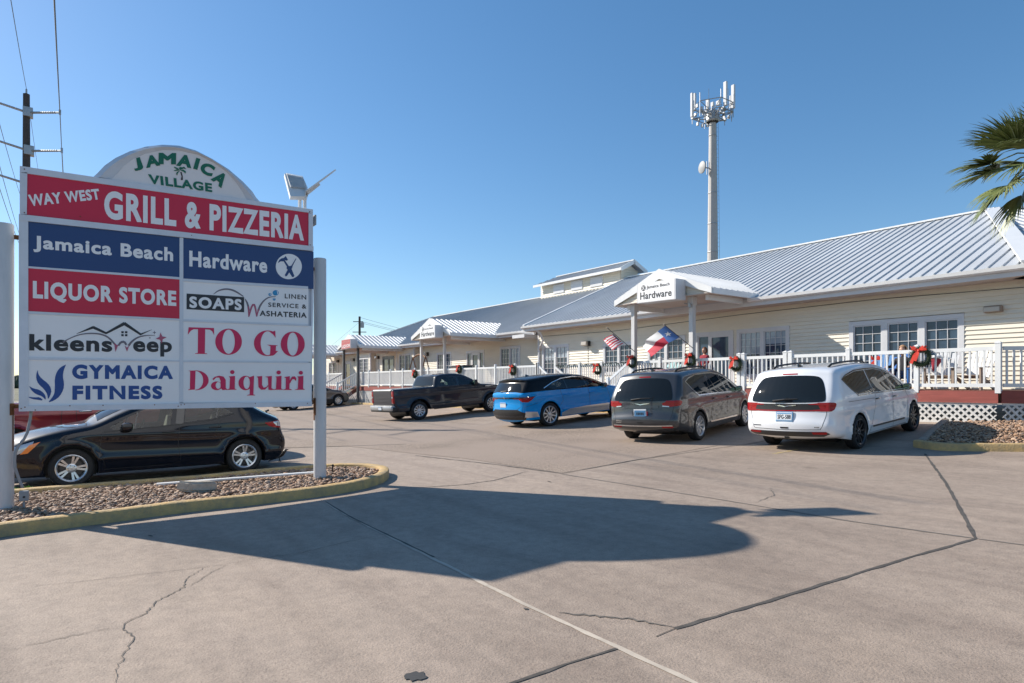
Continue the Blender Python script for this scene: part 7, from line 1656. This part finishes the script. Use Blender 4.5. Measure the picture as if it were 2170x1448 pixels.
strokes('logo_arc', ZD, [stroke([(575, 938), (650, 880), (760, 858), (860, 875), (950, 925), (1018, 972)], [6, 24, 26, 10]), stroke([(1040, 1005), (1082, 1085), (1098, 1180)], [8, 30, 26], 1), stroke([(1238, 1180), (1262, 1110), (1320, 1030), (1400, 978), (1500, 974)], [28, 26, 16, 5])], M['sign_grey'], G_['soap'])
strokes('logo_stroke', ZD, [stroke([(1092, 1120), (1097, 1275)], [24, 14], 0), stroke([(1102, 1262), (1130, 1140), (1170, 1075), (1196, 1140), (1212, 1268)], [12, 26, 28, 26, 12], 1), stroke([(1214, 1270), (1240, 1160)], [14, 24], 0)], M['sign_pink'], G_['soap'], .0035)
shape('bubble', ZD, [[ell(1495, 918, 45, 40)], [ell(1410, 942, 23, 22)], [ell(1473, 1013, 21, 21)]], M['sign_cyan'], G_['soap']); shape('bubble_glint', ZD, [[[(1508, 885), (1528, 900), (1530, 930), (1515, 945), (1520, 915)]], [ell(1414, 937, 8, 8)], [ell(1470, 1005, 8, 8)]], W_, G_['soap'], .005)
txt('LINEN', ZD, (1630, 930), (1630, 998), (1948, 1017), (1948, 952), M['sign_black'], G_['soap'], .022, 1.12); txt('SERVICE &', ZD, (1385, 1060), (1385, 1124), (1950, 1154), (1950, 1090), M['sign_black'], G_['soap'], .022, 1.12); txt('ASHATERIA', ZD, (1258, 1178), (1258, 1260), (1955, 1290), (1955, 1212), M['sign_black'], G_['soap'], .03, 1.06)
txt('kleens', ZB, (133, 290), (133, 503), (1192, 521), (1192, 322), M['sign_black'], G_['kleen'], .036); txt('eep', ZB, (1458, 378), (1458, 576), (1953, 580), (1953, 392), M['sign_black'], G_['kleen'], .036)
strokes('house_roof', ZB, [stroke([(735, 288), (950, 205)], [4, 34], 0), stroke([(945, 203), (1115, 282)], [36, 26], 0), stroke([(1108, 284), (1348, 156)], [24, 42], 0), stroke([(1342, 154), (1555, 296)], [42, 24], 0), stroke([(1548, 298), (1695, 236)], [22, 3], 0)], M['sign_black'], G_['kleen'])
strokes('logo_arc', ZB, [stroke([(562, 398), (640, 350), (760, 300), (900, 280), (1050, 290), (1150, 335), (1232, 430)], [22, 12, 14, 18, 20, 24]), stroke([(1400, 440), (1440, 385), (1520, 330), (1620, 308), (1740, 308)], [30, 24, 14, 3]), stroke([(1270, 440), (1300, 395), (1345, 388), (1372, 430)], [20, 28, 28, 24], 1)], M['sign_grey'], G_['kleen'], .0045)
shape('logo_stroke', ZB, [[[(1218, 405), (1250, 430), (1272, 425), (1232, 520), (1224, 470)]], [[(1352, 440), (1380, 465), (1412, 430), (1380, 515), (1368, 490)]]], M['sign_pink'], G_['kleen'], .005)
shape('house_window', ZB, [[[(x, y), (x + 31, y), (x + 31, y + 26), (x, y + 26)]] for x in (1307, 1354) for y in (255, 293)], M['sign_black'], G_['kleen'])
def star4(cx, cy, R, r, rot=0): return [(cx + (R if k % 2 == 0 else r) * math.sin(math.radians(45 * k + rot)), cy - (R if k % 2 == 0 else r) * math.cos(math.radians(45 * k + rot))) for k in range(8)]
shape('logo_star', ZB, [[star4(1815, 342, 72, 26, -8)]], M['sign_pink'], G_['kleen'], .006); shape('logo_star', ZB, [[star4(1730, 272, 26, 8)], [star4(1672, 340, 15, 5)]], M['sign_grey'], G_['kleen'])
shape('leaf_logo', ZB, [[chaikin(l + [l[0]], 1)[:-1]] for l in ([(602, 680), (572, 755), (560, 830), (578, 920), (570, 1000), (520, 1090), (450, 1140), (368, 1168), (420, 1110), (455, 1050), (460, 960), (458, 860), (480, 780), (530, 715)], [(243, 748), (245, 800), (290, 860), (370, 920), (410, 980), (415, 1040), (372, 1135), (365, 1060), (320, 990), (250, 930), (220, 860), (225, 790)], [(133, 955), (180, 985), (260, 1000), (320, 1045), (345, 1095), (342, 1135), (300, 1085), (220, 1060), (160, 1010)], [(116, 1092), (200, 1100), (270, 1096), (314, 1142), (230, 1128), (165, 1120)])], M['sign_blue'], G_['gym'])
txt('GYMAICA', ZB, (680, 678), (680, 866), (1968, 868), (1968, 697), M['sign_blue'], G_['gym'], .055, 1.06); txt('FITNESS', ZB, (683, 947), (683, 1133), (1832, 1121), (1832, 950), M['sign_blue'], G_['gym'], .055, 1.06)
arcG = ell(980, 688, 143, 135, -52, -318 + 6, 40)
shape('lettering', ZCc, [[[(146, 519), (415, 527), (416, 602), (396, 562), (372, 545), (322, 541), (318, 793), (343, 796), (343, 802), (214, 800), (214, 795), (243, 790), (246, 540), (200, 540), (170, 556), (138, 598)]],
    [ell(569, 672, 141, 138), ell(569, 672, 66, 128)[::-1]], [ell(980, 688, 143, 135, -52, -322, 44) + ell(982, 688, 74, 126, -322, -52, 44)], [[(1062, 556), (1066, 630), (1048, 606), (1022, 575), (1030, 566)]], [[(973, 703), (1092, 711), (1070, 718), (1066, 800), (1040, 818), (1006, 822), (1012, 720)]], [ell(1247, 697, 127, 132), ell(1247, 697, 58, 122)[::-1]]], M['sign_magenta'], G_['togo'])
def i_st(dx): return [(570 + dx, 1040), (637 + dx, 1033), (634 + dx, 1165), (656 + dx, 1179), (540 + dx, 1181), (578 + dx, 1168), (584 + dx, 1052)]
shape('lettering', ZCc, [[[(140, 978), (220, 976), (213, 1178), (140, 1183), (142, 1178), (160, 1172), (163, 985)]], [ell(222, 1080, 136, 105, -92, 92, 30) + ell(222, 1080, 78, 98, 92, -92, 30)],
    [ell(442, 1138, 59, 46), ell(460, 1134, 28, 36)[::-1]], [[(398, 1066), (425, 1042), (468, 1031), (515, 1040), (539, 1075), (539, 1160), (556, 1178), (505, 1184), (484, 1155), (484, 1085), (470, 1052), (436, 1052), (408, 1080)]],
    [ell(608, 993, 23, 21)], [i_st(0)], [ell(748, 1108, 74, 76), ell(760, 1106, 34, 66)[::-1]], [[(795, 1045), (838, 1030), (831, 1228), (850, 1236), (850, 1240), (762, 1240), (764, 1236), (792, 1228)]],
    [[(865, 1040), (924, 1034), (922, 1128), (940, 1158), (968, 1150), (985, 1128), (985, 1146), (955, 1178), (912, 1180), (884, 1150), (880, 1056)]], [[(950, 1042), (1026, 1034), (1022, 1162), (1048, 1176), (1020, 1184), (990, 1180), (984, 1052)]],
    [ell(1098, 997, 23, 21)], [i_st(491)], [[(1153, 1046), (1216, 1036), (1211, 1168), (1237, 1178), (1237, 1182), (1138, 1182), (1172, 1168), (1174, 1056)]], [[(1212, 1085), (1240, 1040), (1270, 1038), (1284, 1060), (1281, 1088), (1260, 1066), (1240, 1072), (1214, 1118)]], [ell(1332, 1000, 22, 20)], [i_st(722)]], M['sign_magenta'], G_['daiq'])
for ch, cx, cy, w, h, a in [('J', 655, 280, 92, 135, 13), ('A', 815, 236, 176, 142, -11), ('M', 998, 207, 212, 138, 1), ('A', 1208, 236, 188, 146, 10), ('I', 1354, 270, 52, 138, 16), ('C', 1482, 336, 168, 140, 24), ('A', 1636, 452, 170, 158, 40)]:
    if ch == 'J': quad = [(590, 212), (596, 360), (718, 340), (662, 188)]
    else:
        ca, sa = math.cos(math.radians(a)), math.sin(math.radians(a)); quad = [(cx + x * ca - y * sa, cy + x * sa + y * ca) for x, y in ((-w / 2, -h / 2), (-w / 2, h / 2), (w / 2, h / 2), (w / 2, -h / 2))]
    txt(ch, ZE, *quad, M['sign_green'], ao, .06, off=-.018 + .004)
txt('VILLAGE', ZE, (762, 393), (775, 508), (1542, 615), (1537, 508), M['sign_green'], ao, .045, off=-.014)
for nm, lst, mt in (('palm_emblem', [[[(1153, 372), (1170, 368), (1184, 420), (1185, 466), (1160, 466), (1170, 420)]]], M['sign_brown']), ('palm_emblem', [[[(1150, 350), (1120, 318), (1078, 303), (1082, 318), (1108, 335)]], [[(1150, 352), (1110, 338), (1074, 352), (1082, 358), (1112, 356)]], [[(1152, 355), (1118, 365), (1102, 390), (1116, 412), (1128, 380)]], [[(1152, 350), (1160, 318), (1200, 305), (1228, 335), (1192, 328)]], [[(1155, 352), (1190, 340), (1222, 362), (1218, 388), (1190, 364)]], [[(1150, 345), (1135, 318), (1165, 306), (1175, 320)]]], M['sign_green'])): shape(nm, ZE, lst, mt, ao, off=-.014)

# solar flood light standing on the sign
fb = on_x(640, 440, SX - .12); fl = thing('solar_flood_light', 'white solar flood light with a tilted panel on top of the big sign', 'flood light', fb)
fp_ = lambda x, y, dx=0.0: on_x(560 + x / 8.044, 340 + y / 8.044, SX - .12 + dx)
m = MB()
for x in (605, 690): m.tube([fp_(x, 815), fp_(x, 640)], .028, 8)
m.bbox(fp_(640, 690, -.05), fp_(735, 590, .05), .015); m.lathe([(.03, -.05), (.03, .05)], 12, M=Matrix.Translation(fp_(695, 615)) @ Matrix.Rotation(math.pi / 2, 4, 'Y')); m.build('bracket', M['white_paint'], fl, smooth=True, sharp=40)
m = MB(); P = [fp_(345, 222, -.30), fp_(660, 285, -.30), fp_(740, 470, .02), fp_(690, 615, .10), fp_(445, 612, .10)]; m.prism(P, Vector((-.03, 0, -.05))); 
hd_ = m.build('lamp_head', M['white_paint'], fl); m = MB()
for k in range(16):
    t = (k + .5) / 16; a = fp_(365 + 290 * t, 226 + 57 * t, -.295); b = fp_(440 + 262 * t, 462 + 20 * t, -.02); m.beam(a + Vector((.01, 0, .005)), b + Vector((.01, 0, .005)), .006, .02)
m.build('cooling_fin', M['white_paint'], hd_)
m = MB(); a = fp_(700, 560); b = fp_(1118, 222); d_ = (b - a).normalized(); up_ = NX.cross(d_).normalized(); m.prism([a - NX * .27 + up_ * .025, a + NX * .27 + up_ * .025, b + NX * .25, b - NX * .25], -up_ * .022); m.prism([a - NX * .12 + up_ * .0, a + NX * .12 + up_ * .0, a.lerp(b, .45) + NX * .10, a.lerp(b, .45) - NX * .10], -up_ * .045); m.build('solar_panel', M['white_paint'], fl)
m = MB(); m.box(on_x(664, 460, SX - .2), on_x(667, 476, SX - .05)); m.build('sensor_box', M['grey_pipe'], sign)

# conduit with junction box, board, concrete lump, stakes, weeds
jb = on_ground(48, 1062); jb.z = ground_z(jb.x, jb.y) + .02; cd = thing('electrical_conduit', 'grey bent conduit ending in a small junction box on the gravel', 'conduit', jb)
jx = on_x(50, 1030, jb.x).x
pts = [on_x(66, 872, SX - .05), on_x(64, 890, SX - .04), on_x(56, 925, SX - .0), on_x(33, 952, SX + .03), on_x(30, 985, SX + .03), on_x(38, 1010, SX + .02), on_x(48, 1034, SX + .02)]
pts = [Vector(p) for p in chaikin([tuple(p) for p in []], 0)] if False else pts
sm = []
for a, b in zip(pts, pts[1:]): sm += [a.lerp(b, .25), a.lerp(b, .75)]
m = MB(); m.tube([pts[0]] + sm + [pts[-1]], .017, 8); m.build('pipe', M['grey_pipe'], cd, smooth=True); q = on_x(51, 1053, SX + .02); m = MB(); m.bbox((q.x - .03, q.y - .05, q.z - .055), (q.x + .03, q.y + .05, q.z + .075), .012); m.lathe([(.014, 0), (.012, .004), (.001, .005)], 10, m=1, M=Matrix.Translation((q.x + .031, q.y, q.z)) @ Matrix.Rotation(math.pi / 2, 4, 'Y')); m.tube([(q.x, q.y, q.z - .06), (q.x, q.y, ground_z(q.x, q.y) + .06)], .014, 6); m.build('junction_box', [M['grey_pipe'], M['black']], cd)
m = MB(); a = on_ground(332, 1026, .15); b = on_ground(668, 1001, .15); m.beam(a, b, .10, .022); tag(m.build('white_board', M['white_paint']), 'long white trim board lying on the gravel behind the concrete lump', 'board')
q = on_ground(418, 1040, .10); bm = bmesh.new(); bmesh.ops.create_cube(bm, size=1); bmesh.ops.scale(bm, vec=(.22, .42, .15), verts=bm.verts); bmesh.ops.bevel(bm, geom=list(bm.edges), offset=.03, segments=3, affect='EDGES'); bmesh.ops.subdivide_edges(bm, edges=list(bm.edges), cuts=2, use_grid_fill=True)
for v in bm.verts: v.co += Vector((random.uniform(-.004, .004), random.uniform(-.004, .004), random.uniform(-.004, .004))); v.co.y += v.co.x * .5
m = MB(); m.bm(bm, 0, Matrix.Translation((q.x, q.y, ground_z(q.x, q.y) + .165)) @ Matrix.Rotation(.25, 4, 'Z') @ Matrix.Rotation(-.10, 4, 'X')); tag(m.build('concrete_lump', M['stone'], smooth=True, sharp=50), 'rough pale concrete lump lying on the gravel against the white board', 'concrete block')
q = on_ground(705, 1000, .10); m = MB(); m.tube([(q.x, q.y, q.z - .06), (q.x, q.y, q.z + .11)], .014, 8); m.lathe([(.02, .10), (.022, .12), (.001, .13)], 8, M=Matrix.Translation(q)); tag(m.build('garden_light', M['black']), 'short black stake light in the gravel right of the sign post', 'stake light')
q = on_ground(347, 1036, .10); m = MB(); m.tube([(q.x, q.y, q.z - .05), (q.x + .01, q.y, q.z + .06)], .009, 6); tag(m.build('metal_stake', M['steel']), 'tiny metal stake in the gravel by the end of the white board', 'stake')
for (px, py, nb, lab) in [(62, 1038, 26, 'small green weed growing beside the junction box'), (34, 1042, 14, 'tiny green weed growing at the foot of the left sign post')]:
    q = on_ground(px, py, .08); m = MB()
    for k in range(nb):
        a = random.uniform(0, 6.28); r = random.uniform(.01, .09); h = random.uniform(.02, .075); c0 = q + Vector((r * .4 * math.cos(a), r * .4 * math.sin(a), 0)); c1 = q + Vector((r * math.cos(a), r * math.sin(a), h)); s_ = Vector((-math.sin(a), math.cos(a), 0)) * .014; m.quad(c0, c0.lerp(c1, .5) + s_, c1, c0.lerp(c1, .5) - s_)
    tag(m.build('weed', M['weed'], fixn=False), lab, 'weed')
# bird
bq = on_ground(592, 978); bz = ground_z(bq.x, bq.y); bird = thing('bird', 'black long tailed bird standing on the pavement behind the black hatchback', 'bird', (bq.x, bq.y, bz), world_parts=False)
v = [(0, 0, .10), (.05, 0, .13), (.085, 0, .17), (.105, 0, .205), (.135, 0, .215), (.165, 0, .212), (-.06, 0, .075), (-.12, 0, .045), (-.20, 0, .005)]
e = [(0, 1), (1, 2), (2, 3), (3, 4), (4, 5), (0, 6), (6, 7), (7, 8)]
skin_body('body', v, e, [.042, .045, .032, .026, .012, .004, .03, .016, (.012, .006)], [M['feather']], lambda c: 0, bird)
for sg in (-1, 1):
    m = MB(); m.tube([(.01, sg * .02, .09), (.0, sg * .022, .05), (.008, sg * .022, .004)], .005, 5)
    for a in (-.4, 0, .4, 3.1): m.tube([(.008, sg * .022, .005), (.008 + .025 * math.cos(a), sg * .022 + .025 * math.sin(a), .004)], .003, 4)
    m.build('leg', M['black'], bird)
bd = (on_ground(605, 970) - on_ground(575, 980)); bird.rotation_euler.z = YAW + .15; bird.scale = (1.15, 1.15, 1.15)

# ------------------------------------------------------------------ shop signs on the porticos
def shop_sign(lab, TL, BL, BR, TR, zf, y, depth, m_face, texts, emblem=None, m_box=M['trim']):
    P = [on_y(*zf(*p), y) for p in (TL, BL, BR, TR)]; s = thing('shop_sign', lab, 'sign', (P[0] + P[2]) / 2)
    mb = MB(); mb.prism(P, (0, depth, 0)); mb.build('sign_box', m_box, s)
    mb = MB(); ins = [p.lerp((P[0] + P[1] + P[2] + P[3]) / 4, .05) + Vector((0, -.004, 0)) for p in P]; mb.poly(ins); f = mb.build('sign_face', m_face, s)
    for (body, q, mt, bold) in texts: text_on('lettering', body, *[on_y(*zf(*p), y - .006) for p in q], mt, f, (0, -1, 0), bold=bold, off=.002)
    if emblem:
        cx, cy, r = emblem; mb = MB(); c = on_y(*zf(cx, cy), y - .008); rr = (on_y(*zf(cx + r, cy), y) - c).length; mb.poly([c + Vector((rr * math.cos(a), 0, rr * math.sin(a))) for a in [k * math.pi / 12 for k in range(24)]]); e_ = mb.build('emblem', M['sign_black'], f)
        mb = MB()
        for sg in (-1, 1):
            mb.beam(c + Vector((-sg * rr * .5, -.002, -rr * .62)), c + Vector((sg * rr * .45, -.002, rr * .6)), .002, rr * .26, upv=(1, 0, 0)); 
        mb.box(c + Vector((-rr * .65, -.004, rr * .38)), c + Vector((-rr * .1, -.001, rr * .62))); mb.build('emblem_tools', W_, e_)
    return s
ZF = lambda x, y: (1290 + x / 6.2, 540 + y / 6.2); ZG = lambda x, y: (880 + x / 6.58, 640 + y / 6.58); ZH = lambda x, y: (680 + x / 6.58, 640 + y / 6.58)
shop_sign('larger white hardware shop sign on the wide entrance gable above the flags', (372, 390), (372, 640), (878, 583), (878, 308), ZF, DN - .95, .50, M['sign_white'],
    [('Jamaica Beach', [(497, 408), (497, 462), (798, 412), (798, 362)], M['sign_black'], .015), ('Hardware', [(413, 500), (413, 595), (826, 540), (826, 448)], M['sign_black'], .022)], (455, 440, 30))
shop_sign('smaller white hardware shop sign on the gable above the pickup', (65, 350), (65, 522), (275, 494), (275, 320), ZG, DN - .95, .50, M['sign_white'],
    [('Jamaica Beach', [(125, 370), (125, 398), (248, 380), (248, 350)], M['sign_black'], .015), ('Hardware', [(85, 420), (85, 490), (260, 466), (260, 402)], M['sign_black'], .022)], (105, 384, 15))
shop_sign('red shop sign on the gable with black posts', (285, 535), (285, 666), (412, 641), (412, 514), ZH, DN - .95, .50, M['sign_red_faded'] if 'sign_red_faded' in M else mat('faded_red', (0.50, 0.10, 0.10), .5),
    [('JAMAICA', [(302, 555), (302, 578), (395, 560), (395, 536)], mat('faint_pink', (0.62, 0.30, 0.28), .5), .01), ('LIQUOR', [(295, 605), (295, 655), (405, 632), (405, 582)], W_, .02)])
# spot light on the right post of the wide gable
q = on_y(1466, 646, DN - .2); sl_ = thing('spot_light', 'small steel spot light clamped to the top of the right gable post', 'spot light', q); m = MB(); m.lathe([(.001, -.10), (.05, -.08), (.05, .05), (.001, .06)], 10, M=Matrix.Translation(q + Vector((-.06, -.05, 0)))); m.build('lamp_body', M['steel'], sl_); m = MB(); m.tube([q, q + Vector((-.22, -.12, .06))], .02, 6); m.build('bracket', M['steel'], sl_)
# decorations near the shop door: leaning boards seen behind the rail are left out where they cannot be made out
